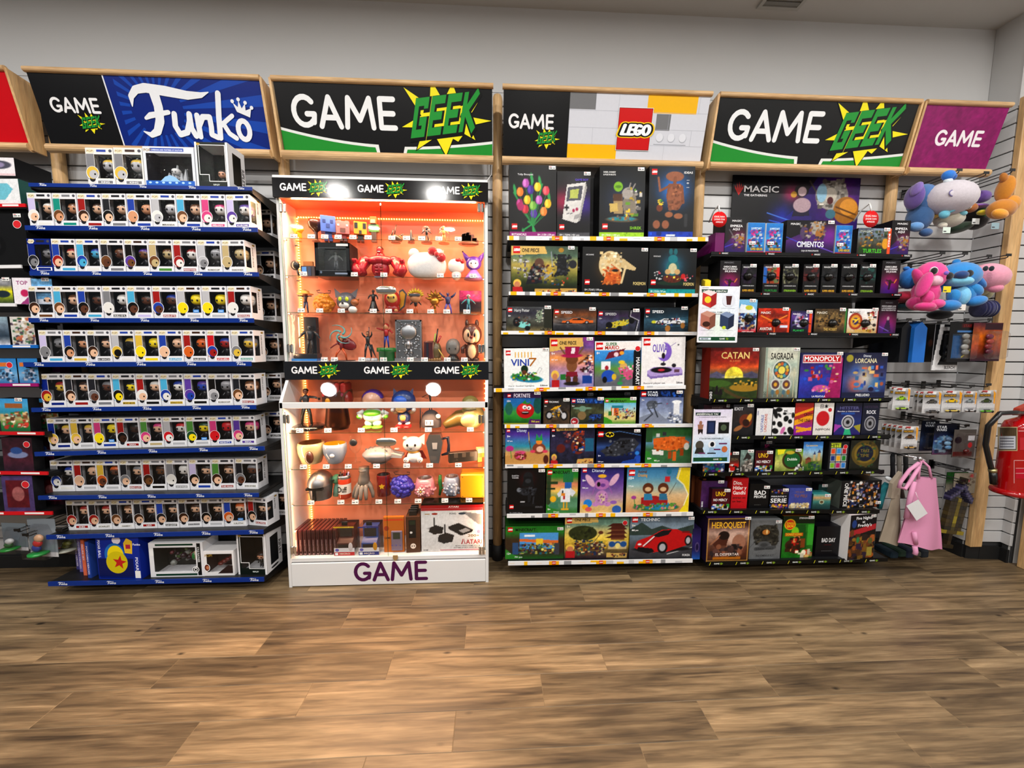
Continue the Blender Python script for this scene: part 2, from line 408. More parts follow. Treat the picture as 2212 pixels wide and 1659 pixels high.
def game_word(A,x,y,h,col,sh=0.0,w=.155):
    sc=h
    def f(p): return np.stack([x+p[:,0]*sc+p[:,1]*sc*sh,y+p[:,1]*sc],1)
    def go():
        for L_ in G_GAME:
            for st in L_: A.stroke(st,w,col)
    old=A.T;A.T=lambda p,o=old: o(f(p));go();A.T=old
    return 3.62*h
G_GEEK=[[(.62,.84),(.62,.92),(.12,.92),(.12,.08),(.62,.08),(.62,.40),(.46,.40)],[(1.5,.92),(.98,.92),(.98,.08),(1.5,.08)],[(.98,.5),(1.42,.5)],
          [(2.36,.92),(1.84,.92),(1.84,.08),(2.36,.08)],[(1.84,.5),(2.28,.5)],[(2.7,.08),(2.7,.92)],[(2.7,.45),(3.25,.95)],[(2.85,.5),(3.3,.05)]]
def geek_badge(A,x,y,h,rough=False,bg='#16161a'):      # x,y lower left of the word, h letter height
    sc=h
    tips=[(1.42,.03),(1.0,.5),(.24,.98),(-.40,1.05),(-1.23,.82),(-1.36,-.21),(-.94,-.81),(-.03,-.96),(.37,-.56),(.91,-.50)];R0=[]
    for i,(a,b) in enumerate(tips):
        c,d=tips[(i+1) % 10];an=(math.atan2(b,a)+((math.atan2(d,c)-math.atan2(b,a)) % (2*pi))/2);R0 += [(1.11+a,.48+b),(1.11+.76*cos(an),.48+.50*sin(an))]
    f=lambda p: np.stack([x+p[:,0]*sc*.58+p[:,1]*sc*.22,y+p[:,1]*sc+p[:,0]*sc*.078],1)
    old=A.T;A.T=lambda p: old(np.stack([x+p[:,0]*sc,y+p[:,1]*sc],1))
    if not rough:
        A.up();A.poly([(1.11+(a-1.11)*1.05,.48+(b-.48)*1.06) for a,b in R0],'#0c0c0e')
    A.up();A.poly(R0,'#f2e82a');A.up();A.T=lambda p: old(f(p))
    if not rough:
        for st in G_GEEK: A.stroke([(a+.06,b-.05) for a,b in st],.34,'#0a0c0a',sq=True)
        A.up()
    else:
        for st in G_GEEK: A.stroke([(a+.03,b-.03) for a,b in st],.32,'#0d1a0d',sq=True)
        A.up()
    for st in G_GEEK: A.stroke(st,.22,'#2fa046',sq=True)
    A.T=old;A.up()
def lego_badge(A,x,y,s_,tiny=False):
    A.up();A.rect(x,y,x+s_,y+s_,'#d11013');A.up()
    L=[[[(.12,.78),(.05,.2),(.28,.2)]],[[(.55,.78),(.36,.78),(.32,.2),(.52,.2)],[(.34,.5),(.5,.5)]],
         [arc(.72,.49,.13,.29,50,300,8)+[(.84,.45),(.74,.45)]],[arc(1.05,.49,.13,.29,0,360,12)]]
    f=lambda p: np.stack([x+s_*(.09+p[:,0]*.70+p[:,1]*.06),y+s_*(.24+p[:,1]*.52)],1)
    old=A.T;A.T=lambda p: old(f(p))
    if not tiny:
        for w_,c in ((.44,'#ffd500'),(.34,'#111')):
            for q in L:
                for st in q: A.stroke(st,w_,c)
            A.up()
    for q in L:
        for st in q: A.stroke(st,.15,'#ffffff')
    A.T=old;A.up()
FUNKO=[([(985,330),(995,268),(1040,225),(1110,212),(1250,228),(1400,250),(1500,246),(1560,226)],[8,40,52,60,66,56,36,6]),
         ([(1165,235),(1172,330),(1158,420),(1120,490),(1070,515),(1020,492)],[70,64,62,54,36,8]),([(1060,405),(1100,385),(1235,362)],[22,40,30]),
         ([(1275,372),(1262,450),(1285,505),(1340,490),(1375,420),(1385,370),(1378,460),(1400,512)],40),([(1440,378),(1432,515)],40),([(1436,450),(1480,385),(1530,385),(1528,450),(1520,500),(1560,518)],38),
         ([(1628,232),(1600,380),(1580,520)],40),([(1600,440),(1665,395),(1700,372)],30),([(1625,430),(1655,490),(1700,520)],34),
         (arc(1768,465,42,62,0,360,16),36)]
def funko_word(A,x,y,h,col,crown=True):
    s_=h/330.0
    f=lambda p: np.stack([x+(p[:,0]-985)*s_,y+(540-p[:,1])*s_],1)
    old=A.T;A.T=lambda p: old(f(p))
    for st,w_ in FUNKO: A.stroke(st,w_,col)
    if crown:
        A.poly([(1742,345),(1722,285),(1755,315),(1768,272),(1782,322),(1812,290),(1808,335),(1852,320),(1832,380)],col)
        for a,b in ((1722,278),(1768,265),(1815,285),(1856,316)): A.ell(a,b,13,13,col,10)
    A.T=old;A.up()
# ------------------------------------------------------------------ the setting
BAY0,BAY=-2.374,1.2
CX=3.03                                  # the room corner
def struct(o,label=None): o['kind']='structure';return o
b=MB();b.box((-4.8,-6.0,-0.10),(4.6,0.15,-0.0012),'#8f7c60','matte')
floor=struct(b.obj('floor'))
PW,PL=0.1473,0.915
def plank_mesh(L_):
    b=MB();b.box((0,-PW+0.0009,-0.012),(L_-0.0018,-0.0009,0.0),'#fff','floor_wood',0.0008);return b.mesh('plank')
PM=plank_mesh(PL)
row_off={0: .803,1: .488,2: .185,3: -.129,4: .477,5: .193,6: -.138,7: .497,8: .2,9: .78,10: .42}
r0=-0.322+PW                             # the joint line between the first two rows in view
npl=0
for r in range(-2,11):
    yy=r0-r*PW
    off=row_off.get(r,(r*.37) % PL)
    k0=-5 if r < 8 else -3
    for k in range(k0,5 if r < 8 else 4):
        x=off+k*PL
        if yy > 0.14 or x > 3.6: continue
        pm=PM
        o=bpy.data.objects.new('plank',pm);COL.objects.link(o);o.parent=floor;o.location=(x,yy,0.0);npl += 1
b=MB();b.box((-4.8,-6.0,-0.0011),(4.6,r0-11*PW,-0.0004),'#fff','floor_wood')
o=b.obj('rear_flooring',floor);tag(o,kind='stuff')
b=MB();b.box((-4.8,-6.0,CEIL),(4.6,0.15,CEIL+0.1),'#c9c8c6','wall_paint');ceiling=struct(b.obj('ceiling'))
b=MB();b.box((-4.8,0.012,0),(CX+0.02,0.15,CEIL),'#3a3a3c','wall_paint')
b.box((-4.8,-0.004,2.80),(CX+0.02,0.012,CEIL),'#d6d6d6','wall_paint');wall=struct(b.obj('wall_back'))
SP=0.0770;Z0=2.2626-28*SP             # slat pitch from the photographed grooves
def slat_mesh(L_):
    b=MB();b.box((0,-0.004,0.004),(L_,0.012,SP-0.003),'#d3d3d4','laminate',0.0018);return b.mesh('slat')
SM=slat_mesh(BAY);SME=slat_mesh(CX-(BAY0+4*BAY)-0.001)
for i in range(0,35):
    z=Z0+i*SP
    if z < 0.08: continue
    for k in range(-1,5):
        o=bpy.data.objects.new('slat',SME if k == 4 else SM);COL.objects.link(o);o.parent=wall;o.location=(BAY0+k*BAY,0,z)
# stepped right-hand wall
WP=[(3.03,0.0),(3.035,-0.145),(3.105,-0.16),(3.245,-0.17),(3.235,-0.225),(3.36,-0.265)]
b=MB()
for i in range(len(WP)-1):
    (xa,ya),(xb,yb)=WP[i],WP[i+1];d=np.array([xb-xa,yb-ya]);L_=np.linalg.norm(d);n=np.array([-d[1],d[0]])/L_*-1
    q=[(xa-n[0]*.012*-1,ya-n[1]*.012*-1),(xb+n[0]*.012,yb+n[1]*.012)]
    nn=np.array([n[0],n[1]]);s_=-1
    A_=np.array([xa,ya])-nn*0.012;B_=np.array([xb,yb])-nn*0.012;Cq=np.array([4.4,yb]);Dq=np.array([4.4,ya])
    b.prism([tuple(A_),tuple(B_),tuple(B_+np.array([.05,.01])),tuple(A_+np.array([.05,.01]))],2,0,CEIL,'#48484a' if i in (0,2,3) else '#c9c8c6','wall_paint')
wr=struct(b.obj('wall_right'))
b=MB();b.box((3.36,-3.4,0),(3.45,-0.25,CEIL),'#d2d2d2','wall_paint');struct(b.obj('wall_side'))
b=MB()
for i in range(len(WP)-1):
    (xa,ya),(xb,yb)=WP[i],WP[i+1];b.prism([(xa-.006,ya-.006),(xb-.004,yb-.006),(xb+.06,yb+.02),(xa+.06,ya+.02)],2,2.74,CEIL,'#d2d2d2','wall_paint')
struct(b.obj('wall_upper_right'))
for (ia,ib) in ((0,1),(2,3),(3,4)):
    (xa,ya),(xb,yb)=WP[ia],WP[ib];L_=math.hypot(xb-xa,yb-ya);an=math.atan2(yb-ya,xb-xa)
    me=slat_mesh(L_)
    for i in range(0,35):
        z=Z0+i*SP
        if z < 0.08: continue
        o=bpy.data.objects.new('slat',me);COL.objects.link(o);o.parent=wr;o.location=(xa,ya,z);o.rotation_euler=(0,0,an)
b=MB();b.box((-4.8,-0.016,0),(CX,0.0,0.078),'#0d0d0f','matte',0.002);struct(b.obj('baseboard_back'))
b=MB()
for ia,ib in ((0,1),(1,2),(2,3),(3,4)):
    (xa,ya),(xb,yb)=WP[ia],WP[ib];d=np.array([xb-xa,yb-ya]);d /= np.linalg.norm(d);n=np.array([d[1],-d[0]])
    b.prism([(xa,ya),(xa+n[0]*.014,ya+n[1]*.014),(xb+n[0]*.014,yb+n[1]*.014),(xb,yb)],2,0,0.085,'#0d0d0f','matte')
struct(b.obj('baseboard_right'))
b=MB();b.box((3.03,-0.182,0.085),(3.108,-0.150,2.78),'#fff','oak_post',0.003);struct(b.obj('trim_1'))
b=MB();b.box((3.236,-0.30,0.0),(3.345,-0.262,2.78),'#fff','oak_post',0.003);struct(b.obj('trim_2'))
# round oak posts between the bays
for k in range(0,5):
    b=MB();b.lathe([(0.0,0.10),(0.029,0.10),(0.029,2.735),(0.027,2.75),(0.022,2.762),(0.012,2.768),(0,2.77)],(0,0,0),'#fff','oak_post',20)
    o=b.obj('oak_post',None,(BAY0+k*BAY,-0.036,0))
    lab=['round oak post between the red and the blue sign','round oak post left of the glass display case','round oak post between the display case and the white-edged shelves',
           'round oak post between the white-edged shelves and the card game shelves','round oak post between the card game shelves and the plush toys'][k]
    tag(o,lab,'post')
    b=MB();b.lathe([(0,0),(0.034,0),(0.034,0.1),(0,0.1)],(0,0,0),'#111113','matte',16);b.obj('foot',o,(0,0,0.0))
# ceiling vent
t=thing('ceiling_vent','square grey air vent in the white ceiling','vent',(1.60,-0.20,CEIL))
b=MB();
for a_,c_ in (((-.12,-.12),(.12,-.10)),((-.12,.10),(.12,.12)),((-.12,-.10),(-.10,.10)),((.10,-.10),(.12,.10))): b.box((a_[0],a_[1],-.012),(c_[0],c_[1],0),'#b9b8b4','plastic')
b.obj('frame',t)
for j in range(6):
    b=MB();b.box((-.1,-.004,-.009),(.1,.018,-.006),'#8d8c88','plastic');b.move((0,-.085+j*.032,0));b.obj('slat',t)
# downlights
for i,(x,y) in enumerate(SPOTS):
    t=thing('ceiling_downlight',f'round recessed ceiling downlight, {["first", "second", "third", "fourth", "fifth", "sixth"][i//3]} column from the left, {["nearest to", "middle distance from", "farthest from"][i % 3]} the signs','light',(x,y,CEIL),group='ceiling downlights over the shop floor')
    b=MB();b.lathe([(0.105,0),(0.105,-0.008),(0.09,-0.012),(0.088,0.0)],(0,0,0),'#e8e8e8','plastic',28);b.obj('trim_ring',t)
    b=MB();b.lathe([(0.088,-0.004),(0,-0.004)],(0,0,0),'#fff','lamp_glow',28);b.obj('lens',t)

# ------------------------------------------------------------------ header signs
YT,YB,ZT,ZB=-0.20,-0.12,2.695,2.392
def sign(label,xl,xr,draw,sides=(True,True)):
    t=thing('header_sign',label,'sign',((xl+xr)/2,0,ZB),group='header signs over the shelving')
    W=xr-xl;H=math.hypot(ZT-ZB,YT-YB);uy=np.array([0,(YT-YB)/H,(ZT-ZB)/H])
    b=MB();n=np.array([0,uy[2],-uy[1]])
    o0=np.array([-W/2,YB,0.0])
    P=[o0,o0+np.array([W,0,0]),o0+np.array([W,0,0])+uy*H,o0+uy*H]
    V=P+[p+n*0.008 for p in P]
    b.add(V,[(0,1,2,3),(7,6,5,4),(0,4,5,1),(1,5,6,2),(2,6,7,3),(3,7,4,0)],'#1a1a1c','print')
    A=Art(b,o0,(1,0,0),tuple(uy),'print',0.0003);A.clip=(0,0,W,H);draw(A,W,H);b.obj('panel',t)
    for nm,y,z,r in (('top_rail',YT-.004,ZT-ZB+.012,.013),('bottom_rail',YB-.008,-.02,.022)):
        b=MB();b.prism([(y+r*1.1*cos(a),z+r*sin(a)) for a in [2*pi*i/14 for i in range(14)]],0,-W/2-.006,W/2+.006,'#fff','oak_rail');b.obj(nm,t)
    for sx,on in zip((-1,1),sides):
        if not on: continue
        b=MB();x=sx*(W/2+.006);q=[(YB-.012,-.035),(YT-.012,ZT-ZB+.012),(-.085,ZT-ZB+.0),(-.068,-.035)]
        b.prism(q,0,x,x+sx*.012,'#fff','oak_post');b.obj('side_board',t)
    return t
def draw_gg(A,W,H):
    A.rect(0,0,W,H,'#19191b');A.up()
    k=H/.313
    def sw(f0,c):
        L_=[(W*(.0+.47*i/10),H*(.36-.22*(1-(1-i/10)**1.7))+f0*0) for i in range(11)]
        A.poly([(0,0)]+[(W*.455-(f0 and .016),0)]+[(W*.45-(f0 and .018),L_[-1][1]-f0)]+[(x-(.02 if f0 and i > 8 else 0),y-f0) for i,(x,y) in enumerate(L_)][::-1][1:],c)
        R_=[(W*(.575+.425*i/10),H*(.12+.12*(i/10)**1.6)) for i in range(11)]
        A.poly([(W*.565+(f0 and .016),0),(W,0)]+[(x+(.014 if f0 and i < 2 else 0),y-f0) for i,(x,y) in enumerate(R_)][::-1],c)
    sw(0,'#e9eceb');A.up();sw(.013,'#2e9b3f');A.up()
    game_word(A,W*.062,H*.36,.15*k,'#f0f2f4',0.0,.17)
    geek_badge(A,W*.607,H*.263,.172*k)
def draw_funko(A,W,H):
    A.rect(0,0,W,H,'#0a3189');A.up()
    cx,cy=W*.52,H*.55
    for i in range(28):
        a=radians(i*360/28+3);a2=a+radians(5.5)
        pts=[(cx,cy)]
        for q in (a,a2):
            dx,dy=cos(q),sin(q);t=min(((W if dx > 0 else W*.36)-cx)/dx if abs(dx) > 1e-6 else 9,((H if dy > 0 else 0)-cy)/dy if abs(dy) > 1e-6 else 9)
            pts.append((cx+dx*t,cy+dy*t))
        A.poly(pts,'#1c55b4')
    A.up();A.ell(cx,cy,H*.42,H*.36,'#0a3189',28);A.up()
    A.poly([(0,0),(W*.327,0),(W*.318,H),(0,H)],'#131317');A.up()
    A.poly([(W*.325,0),(W*.331,0),(W*.322,H),(W*.316,H)],'#e8eaf0');A.up()
    game_word(A,W*.055,H*.47,.066,'#f2f2f4',0,.18);geek_badge(A,W*.165,H*.25,.047)
    funko_word(A,W*.415,H*.13,H*.72,'#eceef2')
def draw_lego(A,W,H):
    A.rect(0,0,W,H,'#d9dbe3');A.up()
    x0=W*.317;w_=W-x0
    for x,y,a,c_,col in ((0,.76,.185,1,'#858689'),(.555,.735,.36,1,'#f4c20d'),(0,0,.36,.24,'#f4c20d'),(.63,.48,.105,.245,'#858689')):
        A.rect(x0+w_*x,H*y,x0+w_*(x+a),H*min(1,y+c_),col)
    for y in (.245,.49,.745): A.rect(x0,H*y,W,H*y+.0012,'#b9bcc6')
    for x,y in ((.185,.745),(.35,.745),(.175,.245),(.36,.245),(.71,0),(.9,.245),(.72,.49),(.93,.745)): A.rect(x0+w_*x,H*y,x0+w_*x+.0012,H*(y+.245),'#b9bcc6')
    A.up();A.rect(x0+w_*.63,H*.26,x0+w_*.87,H*.272,'#b4b7c0')
    for i in range(3):
        A.ell(x0+w_*(.672+.085*i),H*.365,.021,.021,'#bfc2cb');
    A.up()
    for i in range(3): A.ell(x0+w_*(.669+.085*i),H*.375,.020,.020,'#e3e5ec')
    A.up();A.rect(0,0,x0,H,'#141416');A.up()
    game_word(A,W*.025,H*.445,.068,'#f2f2f4',0,.18);geek_badge(A,W*.165,H*.22,.05)
    A.up();sx,sy,s_=x0+w_*.355,H*.165,H*.635
    A.rect(sx-.002,sy-.002,sx+s_*.935+.002,sy+s_+.002,'#fff');A.up();A.rect(sx,sy,sx+s_*.935,sy+s_,'#1a0606');A.up();A.rect(sx+.002,sy+.002,sx+s_*.935-.002,sy+s_-.002,'#d21a1a');A.up()
    L=[[[(.12,.78),(.05,.2),(.28,.2)]],[[(.55,.78),(.36,.78),(.32,.2),(.52,.2)],[(.34,.5),(.5,.5)]],
         [arc(.72,.49,.13,.29,50,300,10)+[(.84,.45),(.74,.45)]],[arc(1.05,.49,.13,.29,0,360,16)]]
    f=lambda p: np.stack([sx+s_*(.07+p[:,0]*.67+p[:,1]*.06),sy+s_*(.30+p[:,1]*.38)],1)
    A.T=f
    for w2,c in ((.44,'#ffd500'),(.32,'#111'),(.15,'#fff')):
        for q in L:
            for st in q: A.stroke(st,w2,c)
        A.up()
    A.T=lambda p: p
def draw_purple(A,W,H):
    A.pic(0,0,W,H,[('F','#94206f'),('N',.10,14,3),('N',.12,5,9)],0.008);A.up()
    game_word(A,W*.24,H*.38,.078,'#f3eef2',0,.19)
def draw_red(A,W,H):
    A.rect(0,0,W,H,'#d3081f');A.up()
    A.ell(W-.225,H*.47,.105,.105,'#f4f1f2',32);A.up();A.ell(W-.225,H*.47,.088,.088,'#d3081f',32);A.up()
sign('red header sign with a white ring at the far left',-3.50,-2.415,draw_red)
sign('blue and black header sign with rays, crown and script lettering',-2.315,-1.194,draw_funko,(False,True))
sign('black and green header sign with starburst above the glass case',-1.124,-0.003,draw_gg,(True,False))
sign('white brick pattern header sign with square red logo',0.057,1.178,draw_lego,(False,False))
sign('black and green header sign with starburst above the card games',1.232,2.370,draw_gg,(True,True))
sign('plain purple header sign above the plush toys',2.414,2.908,draw_purple,(True,False))

b=MB();a_=at(148,150,-.10);b.ell((0,0,0),(.05,.04,.035),'#141416','plastic',16,8,z0=-.2);tag(b.obj('dome_camera',None,(a_[0],-.10,2.71)),'small black dome behind the top edge of the blue header sign','camera')
# ------------------------------------------------------------------ shelves
class Shelf: pass
def shelf(style,L_,R_,hpx,Y,label,ncopies=5,depth_back=-0.018,group=None):
    a=at(L_[0],L_[1],Y);c=at(R_[0],R_[1],Y);s=Shelf();s.a,s.c,s.Y=a,c,Y
    s.z=lambda x: a[2]+(c[2]-a[2])*(x-a[0])/(c[0]-a[0])-0.004
    s.tilt=-math.atan2(c[2]-a[2],c[0]-a[0]);W=c[0]-a[0]
    zc=float(at((L_[0]+R_[0])/2,(L_[1]+R_[1])/2+hpx,Y)[2]);H=max(0.016,(a[2]+c[2])/2-zc)
    t=thing('shelf',label,'shelf',(a[0],0,a[2]),(0,s.tilt,0),group)
    W=math.hypot(c[0]-a[0],c[2]-a[2])
    b=MB();b.box((0.002,Y+.004,-0.022),(W-.002,depth_back,-0.004),'#16171a','shelf_metal')
    b.obj('board',t)
    for x in (0.0,W-.003):
        b=MB();b.prism([(Y+.006,-.022),(Y+.006,-.0285),(depth_back,-.085),(depth_back,-.022)],0,x,x+.003,'#101114','shelf_metal');b.obj('bracket',t)
    b=MB()
    base={'funko': '#143f92','lego': '#e9e9ea','magic': '#0e0e10','game': '#0e0f10','red': '#d5202a','purple': '#a81b78','blue': '#2177c4','white': '#e6e6e8'}[style]
    b.box((0,Y-.002,-H),(W,Y+.004,0),base,'print');A=Art(b,(0,Y-.002,-H))
    if style == 'funko':
        for k in range(5): funko_word(A,W*(.045+.222*k)+.002,H*.22,H*.68,'#e8ecf4',False);A.text('8',W*(.045+.222*k)+H*1.75,H*.2,H*.4,'#e8ecf4')
    elif style == 'lego':
        r_=random.Random(label)
        x=.01
        while x < W-.04:
            l_=r_.uniform(.018,.045);A.rect(x,H*r_.choice((0,.0,.5)),x+l_,H*r_.choice((.55,1.0)),r_.choice(('#f3c21a','#f3c21a','#9a9b9d','#c9cacd')));x += l_+r_.uniform(.02,.06)
        A.up()
        for k in range(3):
            x=W*(.243+.254*k);A.rect(x-.028,0,x+.03,H,'#f3b61a');A.up();A.rect(x-.011,H*.05,x+.012,H*.95,'#d01414');A.up();A.text('LEGO',x-.009,H*.32,H*.36,'#ffffff',.02)
    elif style == 'magic':
        for k in range(5):
            x=W*(.035+.227*k)+.02;A.text('MAGIC',x,H*.28,H*.5,'#e6e6e8',sh=.1);pwalk(A,x-.012,H*.15,H*.75)
    elif style == 'game':
        n_=ncopies
        for k in range(n_):
            x=W*(k+.25)/n_;game_word(A,x,H*.3,H*.38,'#dfe3df',0,.2);geek_badge(A,x+H*1.55,H*.3,H*.32,True)
            A.poly([(x-H*1.3,H*.1),(x-H*1.15,H*.1),(x-H*.85,H*.9),(x-H*1.0,H*.9)],'#d9d23a')
    elif style in ('red','purple','blue'):
        for k in range(4): A.rect(W*(.08+.25*k),H*.25,W*(.2+.25*k),H*.8,'#f4f0f0')
    b.obj('label_strip',t);return s
FUN=[((62,395),(544,404),8),((54,487),(556,491.6),10),((64,585.6),(558.4,588),9.5),((62,687),(548,687.6),9.5),((50.6,782.5),(542.5,781),10),((68,881),(552.7,875),9),
       ((74.7,976.4),(570.6,964),9),((82.5,1071),(558.4,1065),8.5),((99.8,1156),(568.6,1144.5),9),((104,1257),(570,1247),9)]
ORD=['top','second','third','fourth','fifth','sixth','seventh','eighth','ninth','lowest']
FS=[shelf('funko',a,c,h,-0.32,f'{ORD[i]} of the ten blue-edged black metal shelves',group='blue-edged shelves') for i,(a,c,h) in enumerate(FUN)]
LEG=[((1095.7,509.6),(1530,512.5),9),((1099,629.8),(1507.5,634),7.5),((1082.6,714.6),(1505,716.8),7.5),((1066.8,838.9),(1481,832),8),((1090,917),(1496,915),7.5),
       ((1091,1003.5),(1494,1000.5),7.5),((1095,1110.5),(1497.5,1106),8),((1097.8,1213),(1496,1207),8)]
O8=['top','second','third','fourth','fifth','sixth','seventh','lowest']
LS=[shelf('lego',a,c,h,-0.27,f'{O8[i]} of the eight white-edged shelves with coloured blocks',group='white-edged shelves') for i,(a,c,h) in enumerate(LEG)]
GEK=[('magic',(1536,543.6),(1969.6,549.6),6.6),('magic',(1530,630.8),(1947.5,634),6.6),('magic',(1550,717),(1942,720),6.6),('game',(1537.6,861.4),(1925,858.5),8),('game',(1530,941.5),(1924,939),8),
       ('game',(1516.6,1021),(1909.8,1015),8),('game',(1515.5,1101.7),(1900,1100.6),8),('game',(1528,1213.6),(1917.6,1204.7),8)]
GS=[shelf(st,a,c,h,-0.29,f'{O8[i]} of the eight black shelves in the card and board game bay',7,group='black game shelves') for i,(st,a,c,h) in enumerate(GEK)]
# ------------------------------------------------------------------ boxed figures on the blue-edged shelves
CK=dict(k='#17130f',b='#4a2d1a',t='#7d5431',y='#e0c04e',o='#d9702a',r='#a8231f',p='#d94f8e',v='#6c4aa8',u='#2c4fae',c='#58b4d8',g='#5f9a4a',w='#e8e6e2',e='#8c8c90',n='#c2c2c6',s='#d9a480',f='#e9c3a6',d='#6d4430',m='#c8b58a',l='#cfc6e8',q='#1d9a8a',z='#2d2d33',G='#2d5a3a',Y='#f2dc1a',W='#ffffff',B='#0e2f8a',R='#cf1f2a')
_tag=None
def price_tag(parent,x,y,z,sc=1.0,name='price_tag'):
    global _tag
    if _tag is None:
        b=MB();b.box((-.0125,-.0006,0),(.0125,0,.0125),'#eeeeec','matte');A=Art(b,(-.0125,-.0006,0))
        A.rect(.002,.0085,.010,.0105,'#c9344a');A.rect(.002,.003,.013,.006,'#55555a');A.rect(.016,.003,.022,.006,'#55555a');_tag=b.mesh('price_tag')
    o=bpy.data.objects.new(name,_tag);COL.objects.link(o);o.parent=parent;o.location=(x,y,z);o.scale=(sc*1.4,1,sc*1.4);o.location.z -= .005;return o
def pop_box(label,loc,rot,w_,h,d,sp,name='',title='',blue=False,group='boxed big-headed figures on the blue-edged shelves',tall=False):
    hair,skin,colm,lab=sp[0],sp[1],sp[2],sp[3];shell=CK[sp[4]] if len(sp) > 4 else '#e6e6ea';bodyc=CK[sp[5]] if len(sp) > 5 else '#2b2a30'
    t=thing('figure_box',label,'box',loc,rot,group)
    b=MB();e=.0012;x0,x1=-w_/2,w_/2;wl,wr,zb,zt=x0+.30*w_,x1-.05*w_,.20*h,.83*h
    S=lambda a,c,col=shell,mt='print': b.box(a,c,col,mt)
    S((x0,0,0),(x1,d,e));S((x0,0,h-e),(x1,d,h));S((x0,d-e,e),(x1,d,h-e))
    S((x0,0,e),(wl,e,h-e));S((wr,0,e),(x1,e,h-e));S((wl,0,e),(wr,e,zb));S((wl,0,zt),(wr,e,h-e))
    for xa in (x0,x1-e):
        S((xa,.52*d,e),(xa+e,d-e,h-e));S((xa,e,e),(xa+e,.52*d,zb));S((xa,e,zt),(xa+e,.52*d,h-e));S((xa,e,zb),(xa+e,.07*d,zt))
    S((x0+.004,d-.008,.004),(x1-.004,d-.007,h-.004),'#2a282b');S((x0+.003,.004,.006),(x1-.003,d-.007,.008),'#3b393c')
    S((x0+.003,.6*d,.01),(x0+.004,d-.007,h-.01),'#2a2528');S((x1-.004,.6*d,.01),(x1-.003,d-.007,h-.01),'#2a2528')
    A=Art(b,(x0,0,0));W_,H_=w_,h
    A.rect(.015*W_,.17*H_,.29*W_,.84*H_,CK[colm]);A.rect(0.0,.195*H_,.012*W_,.83*H_,'#b9b9c2')
    A.rect(.30*W_,.055*H_,.955*W_,.155*H_,'#f4f4f6');A.up();A.rect(.36*W_,.065*H_,.9*W_,.14*H_,CK[lab])
    A.rect(.40*W_,.895*H_,.74*W_,.955*H_,CK[random.choice('zuebe')]);A.ell(.90*W_,.925*H_,.06*W_,.04*H_,'#5c5c66',12)
    A.up();A.poly([(.03*W_,.90*H_),(.10*W_,.985*H_),(.30*W_,.975*H_),(.33*W_,.92*H_),(.26*W_,.86*H_),(.10*W_,.855*H_)],'#efe9d2');A.up()
    A.text('POP!',.055*W_,.885*H_,.06*H_,'#a98b3c',.23*W_)
    if name: A.text(name,.63*W_,.078*H_,.048*H_,'#fdfdfd' if lab not in 'wnly' else '#2a2a2a',min(.5*W_,.075*W_*len(name)),'c')
    if title: A.text(title,.57*W_,.905*H_,.04*H_,'#f4f4f4',.3*W_,'c')
    # printed head in the lower left corner
    cx,cy=.20*W_,.335*H_;A.up()
    A.ell(cx,cy,.235*W_,.185*H_,'#f6f6f8');A.ell(cx-.02*W_,cy-.15*H_,.13*W_,.10*H_,'#f6f6f8',12);A.up();A.ell(cx-.02*W_,cy-.15*H_,.11*W_,.085*H_,bodyc,12);A.up()
    if hair == '-': A.ell(cx,cy,.21*W_,.165*H_,CK[skin])
    else:
        A.ell(cx,cy+.008*H_,.215*W_,.168*H_,CK[hair]);A.up();A.ell(cx+.035*W_,cy-.035*H_,.16*W_,.115*H_,CK[skin])
    A.up();A.ell(cx+.085*W_,cy-.03*H_,.033*W_,.028*H_,'#0c0b0c',10)
    if blue: A.rect(.62*W_,.20*H_,.86*W_,.29*H_,'#5ea2e6');A.up();A.rect(.66*W_,.235*H_,.82*W_,.255*H_,'#dcecff')
    for s_ in (-1,1):                                     # lettering on the side walls
        B=Art(b,(s_*w_/2,.56*d if s_ > 0 else .96*d,0),(0,s_,0),(0,0,1))
        B.up();B.vtext(name or title or 'FIGURE',.06*d,.86*h,.026*h*2.2,'#17171b',min(.62*h,.055*h*max(5,len(name or title or 'FIGURE'))))
        B.ell(.2*d,.93*h,.12*d,.03*h,'#a98b3c',10)
    b.obj('carton',t)
    f=MB()
    f.add([(wl,.0014,zb),(wr,.0014,zb),(wr,.0014,zt),(wl,.0014,zt)],[(0,1,2,3)],'#fff','clear_film')
    for xa in (x0+.0005,x1-.0005): f.add([(xa,.07*d,zb),(xa,.52*d,zb),(xa,.52*d,zt),(xa,.07*d,zt)],[(0,1,2,3)],'#fff','clear_film')
    f.obj('window',t)
    g=MB();hx,hy,hz=x0+.64*w_,.42*d,.60*h;r=min(.25*w_,.034)
    sk=CK[skin]
    hd=MB();hr=MB();body=g;g=hd
    g.ell((hx,hy,hz),(r,r*.92,r*.88),sk,'plastic',16,9,.78)
    if hair != '-':
        g=hr
        g.ell((hx,hy+r*.10,hz+r*.16),(r*1.08,r*.98,r*.86),CK[hair],'plastic',16,7,.8,z0=-.1)
        g.ell((hx,hy+r*.45,hz-r*.1),(r*1.03,r*.6,r*.9),CK[hair],'plastic',12,6,.8)
    g=hd
    for sx in (-.42,.42): g.ell((hx+sx*r,hy-r*.88,hz-r*.12),(r*.17,r*.07,r*.19),'#0a0a0a','glossy',10,6)
    g=body
    g.tube([(hx,hy,hz-r*.8),(hx,hy+.001,.36*h),(hx,hy+.002,.24*h)],[r*.38,r*.46,r*.42],bodyc,'plastic',8)
